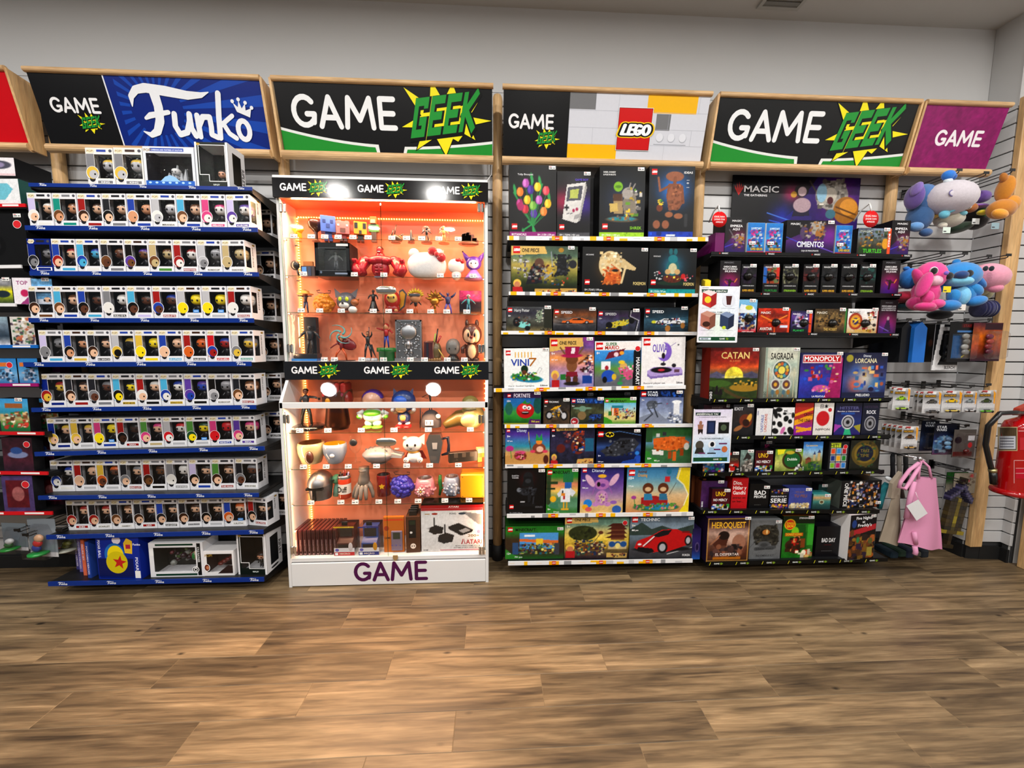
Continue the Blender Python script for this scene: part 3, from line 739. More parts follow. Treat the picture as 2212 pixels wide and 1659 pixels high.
    for sx in (-1,1):
        g.tube([(hx+sx*r*.42,hy,.41*h),(hx+sx*r*.72,hy-.004,.33*h),(hx+sx*r*.7,hy-.012,.29*h)],[r*.17,r*.15,r*.17],bodyc,'plastic',6)
        g.tube([(hx+sx*r*.25,hy,.27*h),(hx+sx*r*.3,hy-.002,.06*h),(hx+sx*r*.3,hy-.010,.055*h)],[r*.22,r*.22,r*.24],'#23232a','plastic',6)
    fo=g.obj('figure',t);ho=hd.obj('head',fo)
    if hair != '-': hr.obj('hair',fo);return t
CN=dict(k='black',b='dark brown',t='light brown',y='blond',o='orange',r='dark red',p='pink',v='purple',u='blue',c='pale blue',g='green',w='white',e='grey',n='silver',q='teal',Y='yellow',G='dark green',R='red',B='navy',z='charcoal',m='straw-coloured',d='brown')
PR=[None,
 (56.4,540,415.8,420,[('wf lw',''),('tsqq',''),('bfrr',''),('kfze',''),('-suu',''),('wnnw','MIRANDA'),('tfcu',''),('pwpp','MELODY'),('vwlv','KUROMI')]),
 (56,529,515,518.5,[('zeBBB',''),('rfuc',''),('uccw',''),('tdze',''),('vtkw',''),('tmmg',''),('rwrr','PENNYWISE'),('nenw','ROBOCOP'),('mmmw','SNAKE IN BOX')]),
 (57,541.7,617.6,617.6,[('bfzt',''),('tfcu',''),('kduc',''),('wweK','CRUELLA DE VIL'),('kdcl',''),('udrr','SPIDER-BYTE'),('YYnn*',''),('YYnn*',''),('wwrr','PERIWINKLE')]),
 (81.6,548.3,713,713,[('eelc',''),('ksuy',''),('bfzk','B.A. BARACUS'),('yknw',''),('YYyY',''),('-fuc','LEX LUTHOR'),('-ork','CALLEN GHOST'),('urRR','CAPTAIN AMERICA'),('eynq','SUPER KING BOWSER')]),
 (84,551.2,807.7,807.7,[('ryBB',''),('bfzr',''),('edze',''),('kYcy','MICKEY MOUSE'),('wfrk',''),('uwcy','DONALD DUCK'),('vuvk',''),('nekw','ROBOCOP'),('tfzr','KINO LOY')]),
 (99.2,551.2,904,897.7,[('yfBB',''),('yfyn',''),('YYpu*',''),('kbrr','SARA'),('pfgm',''),('Rwnn',''),('GYgn*',''),('RRpu','MIGHTY'),('pfvv','MINA')]),
 (105.6,555,995.5,990,[('uwew',''),('-frn',''),('odyn',''),('efzr','KINO LOY'),('btrk',''),('wwee','LUKE SKYWALKER'),('kflu',''),('bfgr','THE HULK'),('edzw','SEVEN OF NINE')]),
 (139.5,578,1081.7,1075,[('rfkr','KIRI'),('rfzw','SCARLET'),('tfzw','HARRY'),('bfzr','LEO'),('zfuk','CAP-GHOST'),('bfzn','DIANA PRINCE'),('kfzn',''),('ofuw*','LILITH'),('kfrr','KALYPSO')])]
YFR=[-.31,-.31,-.31,-.31,-.31,-.285,-.262,-.25,-.262,-.285]
names_y=['','second','third','fourth','fifth','sixth','seventh','eighth','ninth']
OL=['leftmost','second','third','fourth','fifth','sixth','seventh','eighth','ninth']
CK['K']=CK['k'];CN['K']='black';CN['-']='bald';CN['s']='tan';CN['f']='fair';CN['l']='lilac'
for i,row in enumerate(PR):
    if row is None: continue
    s=FS[i];x0,x1,yt0,yt1,items=row;n=len(items);Yf=YFR[i];base=s
    for j,(sp,nm) in enumerate(items):
        blue=sp.endswith('*');sp=sp.replace('*','').replace(' ','')
        xa=x0+(x1-x0)*j/n;xb=x0+(x1-x0)*(j+1)/n;yt=yt0+(yt1-yt0)*j/n
        A_,B_=at(xa,yt,Yf),at(xb,yt,Yf)
        if i == 3 and j > 3: xa += 0
        xm=(A_[0]+B_[0])/2;z=s.z(xm);h=A_[2]-z;w_=B_[0]-A_[0]-.0012
        hh=CN[sp[0]];desc=(f'{hh}-haired' if sp[0] != '-' else 'bald')
        lab=f'boxed {desc} figure, {OL[j]} from the left on the {names_y[i]} blue-edged shelf'.replace('leftmost from the left','leftmost')
        if j == 8: lab=f'boxed {desc} figure at the right end of the {names_y[i]} blue-edged shelf'
        rz=radians(random.uniform(-1.2,1.2)) if j < 8 else radians(-3 if i < 8 else -12)
        pop_box(lab,(xm,Yf+random.uniform(0,.003),z),(0,s.tilt,rz),w_*.985,h,.088,sp,nm,'',blue)
# boxes stored behind, sticking out at the right end
for i,nm in ((1,'WITH PURSE'),(2,'ZOEY'),(3,'RAY STANTZ'),(4,'GUY GARDNER'),(5,'INIGO MONTOYA'),(6,'LILITH'),(8,'ASSOP')):
    s=FS[i];x=-1.20+.0;z=s.z(-1.2)
    pop_box(f'boxed figure lying behind the front row, right end of the {names_y[i]} blue-edged shelf',(-1.268+.004*(i % 3),-.125,z),(0,s.tilt,radians(-4)),.112,.155,.088,'bfez',nm,group='figure boxes stored behind the front rows')
# top shelf
s=FS[0]
for j,(xa,xb,yt) in enumerate(((183,243.5,318.5),(244,306.5,318.5))):
    A_,B_=at(xa,yt,-.31),at(xb,yt,-.31);xm=(A_[0]+B_[0])/2;z=s.z(xm)
    pop_box(f'white boxed crowned figure, {"first" if j == 0 else "second"} box on the top blue-edged shelf',(xm,-.31,z),(0,s.tilt,0),B_[0]-A_[0]-.002,A_[2]-z,.10,'yneew','KING','',False,'boxes on the top blue-edged shelf')
def window_box(label,shelf_,xa,xb,yt,Yf,d,shell,inner,draw=None,fig=None,frame=(.06,.06,.12,.1),name='window_box',group='boxes on the top blue-edged shelf',rz=0.0,yb=None,film='clear_film',outer=None):
    A_,B_=at(xa,yt,Yf),at(xb,yt,Yf);xm=(A_[0]+B_[0])/2;z=shelf_.z(xm) if hasattr(shelf_,'z') else shelf_
    w_,h=B_[0]-A_[0]-.002,A_[2]-z;x0,x1=-w_/2,w_/2;e=.0015
    t=thing(name,label,'box',(xm,Yf,z),(0,getattr(shelf_,'tilt',0),rz),group)
    l_,r_,b_,t_=frame;wl,wr,zb,zt=x0+l_*w_,x1-r_*w_,b_*h,h-t_*h
    b=MB();S=lambda a,c,col=shell: b.box(a,c,col,'print');ou=outer or shell
    S((x0,e,0),(x1,d,e),ou);S((x0,e,h-e),(x1,d,h),ou);S((x0,d-e,e),(x1,d,h-e),ou);S((x0,e,e),(x0+e,d,h-e),ou);S((x1-e,e,e),(x1,d,h-e),ou)
    S((x0,0,0),(wl,e,h));S((wr,0,0),(x1,e,h));S((wl,0,0),(wr,e,zb));S((wl,0,zt),(wr,e,h));S((x0+.003,d-.006,.003),(x1-.003,d-.005,h-.003),inner)
    S((x0+.002,.004,.004),(x0+.003,d-.006,h-.004),inner);S((x1-.003,.004,.004),(x1-.002,d-.006,h-.004),inner)
    if draw: draw(Art(b,(x0,0,0)),w_,h,b,d)
    b.obj('carton',t)
    f=MB();f.add([(wl,.0018,zb),(wr,.0018,zb),(wr,.0018,zt),(wl,.0018,zt)],[(0,1,2,3)],'#fff',film);f.obj('window',t)
    if fig: g=MB();fig(g,w_,h,d);g.obj('figure',t)
    return t
def chibi(g,x,y,z0,r,hair,skin,body,legs='#23232a'):
    hz=z0+r*3.0
    g.ell((x,y,hz),(r,r*.92,r*.88),skin,'plastic',16,9,.78)
    if hair: g.ell((x,y+r*.10,hz+r*.16),(r*1.08,r*.98,r*.86),hair,'plastic',16,7,.8,z0=-.1);g.ell((x,y+r*.45,hz-r*.1),(r*1.04,r*.6,r*.95),hair,'plastic',12,6,.8)
    for sx in (-.42,.42): g.ell((x+sx*r,y-r*.88,hz-r*.12),(r*.17,r*.07,r*.19),'#0a0a0a','glossy',10,6)
    g.tube([(x,y,hz-r*.7),(x,y,z0+r*1.5),(x,y,z0+r*.9)],[r*.35,r*.48,r*.42],body,'plastic',10)
    for sx in (-1,1):
        g.tube([(x+sx*r*.42,y,z0+r*2),(x+sx*r*.75,y-r*.1,z0+r*1.4),(x+sx*r*.7,y-r*.35,z0+r*1.1)],[r*.17,r*.15,r*.17],body,'plastic',7)
        g.tube([(x+sx*r*.25,y,z0+r*1.0),(x+sx*r*.3,y,z0+r*.15),(x+sx*r*.3,y-r*.25,z0+r*.1)],[r*.22,r*.22,r*.2],legs,'plastic',7)
def dr_super(A,w_,h,b,d):
    A.rect(.14*w_,.885*h,.8*w_,.965*h,'#2b56b8');A.up();A.text('SUPERMAN AND FORTRESS OF SOLITUDE',.16*w_,.90*h,.04*h,'#f0f4ff',.62*w_)
    A.text('POP!',.02*w_,.88*h,.07*h,'#a98b3c');A.rect(.02*w_,.03*h,.98*w_,.16*h,'#2f72c8');A.up();A.poly([(.3*w_,.14*h),(.4*w_,.26*h),(.5*w_,.3*h),(.6*w_,.25*h),(.7*w_,.14*h)],'#9fc8ee');A.up()
    for k in range(7): A.ell((.1+.13*k)*w_,.11*h,.03*w_,.025*h,'#bfe0fa',10)
def fg_super(g,w_,h,d):
    for k in range(5): g.prism([(-.05+.02*k,.25*h),(-.03+.02*k,.25*h),(-.035+.02*k,(.45+.1*(k % 3))*h)],1,.04,.05,'#c5c8cc','plastic')
    chibi(g,0.0,.04,.17*h,.018,'#e2e2e2','#cfcfcf','#a9adb3');chibi(g,.42*w_,.05,.17*h,.02,'#20222a','#3c4a9a','#24388a')
window_box('wide white boxed figure set with blue base on the top blue-edged shelf',s,307,418,315.6,-.31,.10,'#dfe3ea','#3a3a40',dr_super,fg_super,(.05,.05,.16,.16))
def dr_ripley(A,w_,h,b,d):
    for x0,y0,x1,y1 in ((.10,.30,.12,.93),(.10,.93,.92,.945),(.90,.14,.92,.945),(.40,.14,.92,.155),(.38,.14,.40,.30),(.10,.285,.40,.30)): A.rect(x0*w_,y0*h,x1*w_,y1*h,'#f0f0f0')
    A.up();A.text('RIPLEY',.5*w_,.055*h,.035*h,'#e8efe9');A.ell(.09*w_,.955*h,.08*w_,.025*h,'#c9a94a',12)
    A.rect(.93*w_,0,w_,h,'#e9e9ec');A.rect(0,0,.06*w_,h,'#e9e9ec')
    B=Art(b,(w_/2,.0,0),(0,1,0),(0,0,1));B.rect(.25*d,.15*h,.75*d,.85*h,'#17191c');B.up();B.vtext('RIPLEY',.78*d,.62*h,.16*d,'#141416');B.ell(.5*d,.07*h,.25*d,.03*h,'#3a3a3d',12)
def fg_ripley(g,w_,h,d): chibi(g,.12*w_,.05,.02,.021,'#3a2417','#dba888','#2a2c26')
window_box('tall white and black window box at the right of the top blue-edged shelf',s,419,491,306,-.31,.13,'#16231c','#101412',dr_ripley,fg_ripley,(.12,.10,.16,.07),outer='#e6e6e9')
s=FS[9];G9='boxes on the lowest blue-edged shelf'
window_box('tall white and black window box at the right of the lowest blue-edged shelf',s,508,574,1154.6,-.285,.14,'#16231c','#101412',dr_ripley,fg_ripley,(.12,.10,.16,.07),outer='#e6e6e9',group=G9,rz=radians(-3))
def dr_lantern(A,w_,h,b,d):
    A.rect(.0,.86*h,w_,h,'#e9e9ec');A.rect(0,0,w_,.13*h,'#e9e9ec');A.rect(.10*w_,.03*h,.98*w_,.09*h,'#1f4a38');A.rect(.12*w_,.91*h,.82*w_,.965*h,'#1f4a38');A.rect(.87*w_,0,w_,h,'#e9e9ec');A.up()
    A.rect(.885*w_,.03*h,.955*w_,.97*h,'#17181a');A.up();A.vtext("KYLE RAYNER",.895*w_,.86*h,.05*w_*.8,'#e0e0e0',.45*h);A.ell(.845*w_,.20*h,.085*h*1.1,.085*h*1.1,'#f2f2f2',24);A.up();A.ell(.845*w_,.20*h,.075*h,.075*h,'#111',20);A.up()
    A.ell(.845*w_,.20*h,.05*h,.05*h,'#f2f2f2',20);A.rect(.81*w_,.255*h,.88*w_,.27*h,'#f2f2f2');A.rect(.81*w_,.13*h,.88*w_,.145*h,'#f2f2f2');A.up();A.ell(.845*w_,.20*h,.03*h,.03*h,'#111',16);A.rect(.02*w_,.62*h,.085*w_,.84*h,'#f2f2f2')
def fg_lantern(g,w_,h,d):
    r_=random.Random(3)
    for k in range(14): g.ell((r_.uniform(-.2,.15)*w_,.045+r_.uniform(-.01,.02),r_.uniform(.2,.7)*h),r_.uniform(.008,.017),r_.choice(['#4d6b3a','#6b2f3a','#7a8f6a','#8c8f8a','#3c2430']),'plastic',8,5)
    g.ell((.28*w_,.04,.52*h),(.022,.02,.026),'#d8c0a8','plastic',14,8,.8);g.ell((.26*w_,.035,.52*h),(.015,.018,.024),'#2d8a4a','plastic',12,8)
window_box('white window box with a figure lying among green tangle, lowest blue-edged shelf',s,319,437,1173.5,-.29,.12,'#e9e9ec','#3a3d3a',dr_lantern,fg_lantern,(.08,.14,.15,.14),group=G9)
def dr_small(A,w_,h,b,d):
    A.text('POP!',.05*w_,.77*h,.1*h,'#a98b3c');A.ell(.10*w_,.33*h,.1*w_,.15*h,'#f5f5f5');A.up();A.ell(.10*w_,.33*h,.08*w_,.13*h,'#7a3b26');A.up();A.ell(.12*w_,.33*h,.05*w_,.07*h,'#c98a64');A.up()
    A.poly([(.45*w_,.09*h),(.95*w_,.09*h),(.95*w_,.40*h),(.8*w_,.42*h),(.62*w_,.25*h)],'#3a2a26')
def fg_small(g,w_,h,d):
    for k in range(5): g.ell((-.15*w_+.02*k,.05,(.3+.09*k)*h),(.016,.014,.011),'#7a2f22','plastic',10,6)
window_box('small white window box with a reddish figure, lowest blue-edged shelf',s,437.5,504,1191,-.288,.11,'#eceaea','#4a3632',dr_small,fg_small,(.10,.06,.14,.12),group=G9)
def dr_blue(A,w_,h,b,d):
    A.rect(0,0,w_,h,'#1637a0');A.up();A.vtext('PIXAR BALL',.04*w_,.92*h,.06*w_,'#eef',.42*h);A.vtext('PIXAR',.89*w_,.52*h,.065*w_,'#eef',.32*h);A.text('Funko',.86*w_,.80*h,.05*h,'#eef');A.rect(.86*w_,.03*h,.985*w_,.2*h,'#f2f2f0')
    A.ell(.48*w_,.92*h,.10*w_,.09*h,'#e8dfe8',22);A.poly([(.66*w_,.62*h),(.83*w_,.60*h),(.85*w_,.9*h),(.72*w_,.97*h),(.64*w_,.85*h)],'#e8c23a');A.up();A.rect(.69*w_,.72*h,.8*w_,.82*h,'#b5304a')
    A.ell(.42*w_,.58*h,.235*w_,.27*h,'#2f7cc4',28);A.rect(.04*w_,.03*h,.84*w_,.05*h,'#0d2470');A.up()
    A.ell(.44*w_,.57*h,.19*w_,.225*h,'#f0dc1e',28);A.up();A.rect(.02*w_,.06*h,.84*w_,.49*h,'#0a1f66');A.up();A.ell(.46*w_,.40*h,.25*w_,.26*h,'#d8c81a',28);A.up()
    st=[(.52*w_+(.17 if k % 2 == 0 else .07)*w_*sin(radians(36*k+10)),.40*h+(.17 if k % 2 == 0 else .07)*h*cos(radians(36*k+10))) for k in range(10)];A.poly(st,'#c9302a')
def solid_box(name,label,cat,loc,rot,w_,h,d,front,group=None,side='#222',top='#222',texts=(),draw=None,tagpos=None,right=None,mat='print',pitch=0.0032,back=None):
    t=thing(name,label,cat,loc,rot,group);b=MB();x0,x1=-w_/2,w_/2
    V=[(x0,0,0),(x1,0,0),(x1,d,0),(x0,d,0),(x0,0,h),(x1,0,h),(x1,d,h),(x0,d,h)]
    b.add(V,[(0,1,5,4)],side,mat);b.add(V,[(1,2,6,5),(3,0,4,7)],side,mat);b.add(V,[(4,5,6,7),(2,3,7,6),(3,2,1,0)],top,mat)
    A=Art(b,(x0,0,0),mat=mat)
    if front is not None: A.pic(0.0004,0.0004,w_-.0004,h-.0004,front,pitch)
    A.up()
    for tx in texts:
        s_,x,y,hh,c=tx[:5];w2=tx[5]*w_/100 if len(tx) > 5 and tx[5] else None;al=tx[6] if len(tx) > 6 else 'l'
        if s_ == '[L]': lego_badge(A,x*w_/100,y*h/100,hh*h/100,True)
        elif s_ == '[O]': A.ell(x*w_/100,y*h/100,hh*h/100,hh*h/100,c,20);A.up();A.ell(x*w_/100,y*h/100,hh*h/110,hh*h/110,'#d8343c' if c == '#f4f4f4' else c,20);A.up()
        elif s_[0] == '^': A.vtext(s_[1:],x*w_/100,y*h/100,hh*w_/100,c,w2*h/w_ if w2 else None,down=False)
        elif s_.startswith('|'): A.vtext(s_[1:],x*w_/100,y*h/100,hh*w_/100,c,w2*h/w_ if w2 else None)
        else: A.text(s_,x*w_/100,y*h/100,hh*h/100,c,w2,al)
    A.up()
    if draw: draw(A,w_,h,b,d)
    b.obj('carton',t)
    if tagpos is not None: price_tag(t,x0+tagpos[0]*w_,-.0016,tagpos[1]*h)
    return t
A_,B_=at(203,1160,-.30),at(301,1160,-.30);xm=(A_[0]+B_[0])/2;z=s.z(xm)
solid_box('ball_box','large deep blue box with a yellow ball and red star, lowest blue-edged shelf','box',(xm,-.302,z),(0,s.tilt,radians(-3)),B_[0]-A_[0],A_[2]-z,.13,None,G9,'#15339a','#1a3cae',draw=dr_blue)
for k,(x,c,nm) in enumerate(((166,'#5a5596','slim dark purple'),(172.5,'#8a80c0','slim lilac'),(180,'#e8805f','slim coral'),(189,'#3556a8','slim blue'))):
    Yk=(-.20,-.225,-.26,-.285)[k]
    q=at(x,1200,Yk)
    solid_box('slim_box',f'{nm} box standing on edge on the lowest blue-edged shelf','box',(q[0],Yk,s.z(q[0])),(0,s.tilt,radians(-4)),.019,.205,.13,None,'slim boxes on the lowest blue-edged shelf',c,c,[(('|POPCORN HEROES' if k != 2 else '|FIGURE SET'),20,88,45,'#e8e0f0',100)],right=None)
# ------------------------------------------------------------------ boxed brick sets
def item(s,name,label,x0,x1,yt,ops,texts=(),yb=None,d=.08,side='#17171a',top='#1b1b1e',draw=None,tagp=(.90,.955),group=None,Y=None,rz=0.0,Yoff=.006,cat='box',pitch=.0032):
    xm=(x0+x1)/2;Yf=s.Y+Yoff
    if Y is not None: Yf=Y
    elif yb is not None:
        q=at(xm,yb,Yf);zb=s.z(q[0]);Yf=float(np.clip(atz(xm,yb,zb)[1],s.Y+.004,-.13))
    A_,B_=at(x0,yt,Yf),at(x1,yt,Yf);X=(A_[0]+B_[0])/2;z=s.z(X);h=(A_[2]+B_[2])/2-z;w_=B_[0]-A_[0]-.0016
    d=min(d,abs(Yf)-.022)
    return solid_box(name,label,cat,(X,Yf,z),(0,s.tilt,rz),w_,h,d,ops,group,side,top,texts,draw,tagp,pitch=pitch)
GL=[f'boxed sets on the {o} white-edged shelf' for o in O8]
def car(x,y,k,c,c2='#15151a',wc='#101012',a=0):    # a painted car, size k in percent of height
    return [('E',x,y-.16*k,1.05*k,.10*k,'#1c1c20'),('P',c,x-k,y-.1*k,x-k*.95,y+.08*k,x-.55*k,y+.16*k,x-.3*k,y+.38*k,x+.3*k,y+.42*k,x+.62*k,y+.22*k,x+k,y+.14*k,x+k,y-.1*k,x,y-.18*k),
            ('P',c2,x-.42*k,y+.17*k,x-.24*k,y+.33*k,x+.22*k,y+.36*k,x+.42*k,y+.2*k),('E',x-.62*k,y-.1*k,.13*k,.19*k,wc),('E',x+.6*k,y-.08*k,.13*k,.19*k,wc),('E',x-.62*k,y-.1*k,.07*k,.1*k,'#b9b9c0'),('E',x+.6*k,y-.08*k,.07*k,.1*k,'#b9b9c0')]
def tulip(x,y,c,c2,k=7): return [('E',x,y,k*1.15,k,c),('E',x-k*.35,y+k*.15,k*.5,k*.85,c2),('E',x+k*.5,y+k*.1,k*.4,k*.9,c),('L',x,y-k,52,16,1.0,'#2f8a4a')]
ops=[('F','#141416'),('N',.12,30)]
for x,y,a in ((30,10,1),(55,8,-1),(40,22,0),(80,45,1),(10,62,-1),(48,78,0),(70,74,1)): ops += [('L',48,18,x,y,2.4,'#2f9a55')]
for x,y in ((48,82),(65,78),(12,66),(84,58),(30,5),(52,8)): ops += [('E',x,y,3,8,'#3aa35e',10)]
for x,y,c,c2 in ((35,75,'#b45ab0','#d68ad0'),(23,63,'#e8852e','#f4a04c'),(45,66,'#4a2f94','#6d50b8'),(60,70,'#e8c020','#f6dc5a'),(78,65,'#d84a5e','#ee7a80'),(38,52,'#e0b81e','#f4d850'),(63,52,'#b462b4','#d890d4'),(82,47,'#e2bc22','#f4d850'),(22,47,'#a0206a','#c85aa0'),(34,39,'#b8283e','#d85060'),(52,33,'#5a3f9e','#7e62bc'),(73,36,'#ee8a38','#f8a860'),(50,44,'#7cae4a','#a4cf6a')): ops += tulip(x,y,c,c2,6.3)
ops += [('R',0,0,100,7.5,'#97287f'),('E',24,43,7,6,'#b03070')]
item(LS[0],'brick_set_box','tall black box with a bouquet of tulips, top white-edged shelf',1100.5,1204,356.5,ops,[('Tulip Bouquet',18,86,2.6,'#cfcfd2',33),('[L]',5,11,8,''),('BOTANICALS',5,2.5,3,'#f6e8f2',31),('18+ | 11501 | 576 pcs',60,2.5,2.6,'#f6e8f2',36)],top='#1b1b1e',group=GL[0],tagp=(.91,.955))
item(LS[0],'brick_set_box','narrow black box with a grey handheld console, top white-edged shelf',1204.6,1277.5,370,[('F','#141416'),('H',18,55,22,'#c0205a',.8),('H',84,50,24,'#4a2a9a',.85),('H',60,88,30,'#8a8a90',.35),('P','#d4d2d0',30,80,86,84,90,76,68,26,58,22,16,28),('P','#a8a6a4',86,84,90,76,70,26,64,24),('P','#5d5d68',32,76,78,79,72,57,28,55),('P','#b8bf6a',40,72,66,74,62,60,38,59),('R',22,44,36,47,'#26262a'),('R',27,41,31,50,'#26262a'),('E',50,41,4,2.6,'#a82a5c'),('E',60,43,4,2.6,'#a82a5c'),('L',30,36,36,37,1.4,'#77757a'),('L',40,36,46,37,1.4,'#77757a')] + [('L',52+3*k,28+.4*k,55+3*k,34+.4*k,.9,'#8a888a') for k in range(5)] + [('R',0,0,100,7.5,'#55555a'),('N',.04,12)],
     [('GAME BOY',54,86,3.2,'#6a52c8',40),('[L]',7,12,8,''),('18+ | 72046 | 421 pcs',8,2.6,2.8,'#dddddf',60)],group=GL[0],d=.10)
shr=[('F','#131516'),('H',50,55,34,'#28406a',.75),('E',50,26,36,4,'#6a5a44'),('E',50,27,30,3,'#2d8a9a'),('P','#8a8174',62,66,80,62,82,32,56,32,50,50),('E',62,63,13,8,'#a9a29c',30),('L',70,66,78,76,2,'#9a938e'),('L',64,68,68,77,2,'#9a938e'),('P','#a8926a',30,60,50,60,52,34,32,34),('R',30,52,50,62,'#5c3a22'),('E',41,72,10,7,'#86b82e'),('E',41,72,7,2,'#5c8a1c'),('P','#c9b06a',22,48,40,49,41,38,24,36),('K',60,30,92,70,26,3,['#a9a29c','#7f7a76','#d8b83a','#6a9a2e','#c8c4c0'],4),('K',26,24,74,32,18,2,['#c08a4a','#3a8a3a','#2d8a9a','#7a6a5a'],6),('R',0,0,100,7.5,'#a4cf2a'),('K',50,1,100,7,20,1.6,['#8ab81e','#b4dc4a'],8)]
item(LS[0],'brick_set_box','tall black box with a green and grey brick model, lime strip below',1297,1396.6,359.6,shr,[('SHREK, DONKEY',8,91,2.2,'#e8e8e8',27),('& PUSS IN BOOTS',8,87.5,2.2,'#e8e8e8',27),('[L]',7,12,8,''),('SHREK',68,12,4.2,'#8ac42a',26),('18+ | 72421 | 1403 pcs',6,2.6,2.6,'#f2f8dc',40)],group=GL[0],d=.11)
et=[('F','#121417'),('H',55,68,32,'#2f86d8',.95),('P','#8a563a',42,76,70,76,78,52,66,40,44,40,38,58),('E',56,57,15,17,'#9a6448'),('E',56,86,20,7,'#9a6448'),('L',55,70,57,84,5,'#8a563a'),('L',42,72,24,66,3.4,'#8a563a'),('L',24,66,20,84,3,'#9a6448'),('L',72,72,76,50,4,'#8a563a'),('L',74,52,60,48,3,'#7a4a30'),('E',45,33,9,4,'#a06a4a'),('E',66,31,10,4,'#a06a4a'),('E',24,42,7,5,'#7a4028'),('K',18,46,32,54,10,1.8,['#e8c83a','#3a8a3a','#e8c83a'],3),('K',44,40,72,74,40,2.2,['#8a563a','#a5704f','#774629','#9a6448'],3),('R',8,14,48,27,'#1f2023'),('E',18,19,8,6,'#9a6448'),('E',38,19,8,6,'#9a6448'),('R',0,0,100,9,'#1747b8'),('K',2,1,98,8,12,3.5,['#0e3590','#2a5ed0'],9),('R',40,2.5,60,5,'#f0f0f2'),('L',83,18,83,32,5,'#3a3c40')]
item(LS[0],'brick_set_box','tall black box with a brown brick model before blue glow',1404.7,1504,359,et,[('[L]',5,88,8,''),('IDEAS',76,90,3,'#e8e8e8',19),('--',82,80,3,'#e8e8e8',6),('o',82,76,3,'#e8e8e8',6),('--',82,70,3,'#e8e8e8',6)],group=GL[0],tagp=None,d=.11)
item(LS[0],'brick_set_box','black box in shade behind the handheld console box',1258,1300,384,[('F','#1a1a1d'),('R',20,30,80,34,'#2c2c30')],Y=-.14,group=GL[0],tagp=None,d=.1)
# second shelf
def pirate(seed): return [('E',9,20,6,9,'#e8c45a'),('E',9,17,4.5,7,'#c98a64'),('P','#b8252a',2,12,16,12,18,0,2,0)]
op1=[('G','#15170f','#2c3a1c','#7a7a3a','#b4a25a','#5f7a66','#4a5a4a'),('H',55,42,22,'#e8b83a',.7),('N',.25,12,4),('P','#1a1c24',22,18,42,20,48,52,42,66,34,64,28,48),('E',42,64,7,10,'#6a4a3a'),('K',30,22,56,60,60,3.4,['#20242f','#5b2a24','#8a8a8e','#b0a890','#303a4a'],2),('L',50,30,62,44,3,'#9aa0a8'),('P','#17191d',70,84,82,84,86,40,68,36),('K',62,36,90,82,70,3.4,['#15171b','#2a2d33','#4a4d55','#17191d'],5),('L',62,58,60,88,2,'#9aa0a8'),('E',93,62,6,9,'#2b2d33'),('E',75,92,4,5,'#b0862a'),('K',10,30,28,80,30,3,['#d8d8dc','#7a7a82','#4a3a5a'],9),('K',60,16,86,36,14,2.4,['#c84a2a','#6a4a2a','#2a4a6a','#d8b87a'],4),('P','#d9b96e',0,100,50,100,54,84,0,80),('P','#c7a45a',36,0,100,0,100,10,36,8)] + pirate(1) + [('K',40,2,98,7,22,2.6,['#5a3a2a','#c84a3a','#e8d8a8','#3a4a6a'],7)]
item(LS[1],'brick_set_box','large box with two dark brick warriors and a straw hat boy',1104,1248.7,531.5,op1,[('[L]',3,84,15,''),('ONE PIECE',16,87,8,'#2a2420',26),('9+',3,66,5.5,'#f2f0e0'),('733 pcs',3,51,3.8,'#f2f0e0',10)],group=GL[1],side='#4b4a33',top='#232318',d=.07)
lion=[('F','#131314'),('H',42,55,34,'#d89a3a',.55),('E',42,62,17,30,'#d8c49a'),('P','#cbb68a',50,70,62,76,82,56,80,50,60,56),('P','#c8682a',32,22,60,22,58,50,44,64,36,44),('K',28,48,60,90,50,4,['#e2d2aa','#cdb88c','#f0e4c4','#b89a6a'],2),('K',32,22,58,56,36,3.4,['#d87a34','#b8561e','#e89a50'],5),('E',50,50,5,3,'#26201a'),('K',28,20,62,26,12,3,['#d87a34','#e89a50'],8),('L',60,24,66,60,5,'#d8c49a')]
item(LS[1],'brick_set_box','black box with a glowing cream and orange maned creature',1258.5,1401.5,534,lion,[('ARCANINE',5,82,3,'#cfcfd2',12),('[L]',4,19,11,''),('18+ | 72160 | 1190 pcs',4,6,4.2,'#d8d8da',27),('POKEMON',78,19,7,'#d8c68a',19)],group=GL[1],tagp=(.94,.94),d=.07)
munch=[('F','#121417'),('H',50,62,34,'#3a9ac0',.75),('E',50,24,34,5,'#1d3a2a'),('E',50,34,20,9,'#6a2f22'),('E',50,58,14,18,'#1f6f78'),('E',50,56,9,12,'#c8c2a0'),('E',50,77,10,9,'#23808a'),('E',45,93,4,7,'#1f6f78'),('E',55,93,4,7,'#1f6f78'),('E',40,49,6,6,'#c8a878'),('E',60,49,6,6,'#c8a878'),('E',73,39,5,6,'#c02a2a'),('K',8,30,30,50,10,2.4,['#e8e8ea','#d85a6a','#c8c8cc'],3),('K',76,28,94,42,8,2.4,['#e8e8ea','#d85a6a'],4),('K',34,28,66,40,20,2.4,['#7a3a2a','#5a2a1c','#e8d85a'],5),('R',0,0,100,11,'#1a9a9a'),('K',2,1,98,10,30,2.4,['#128484','#2ab0ae'],9)]
item(LS[1],'brick_set_box','black box with a teal rabbit-eared creature, turquoise strip below',1403,1506.5,536.5,munch,[('MUNCHLAX',9,81,3,'#cfcfd2',15),('[L]',5,20,11,''),('18+ | 72150 | 757 pcs',5,4,4,'#d8f4f2',32),('POKEMON',74,19,7,'#d8c68a',22)],group=GL[1],tagp=(.92,.95),d=.07)
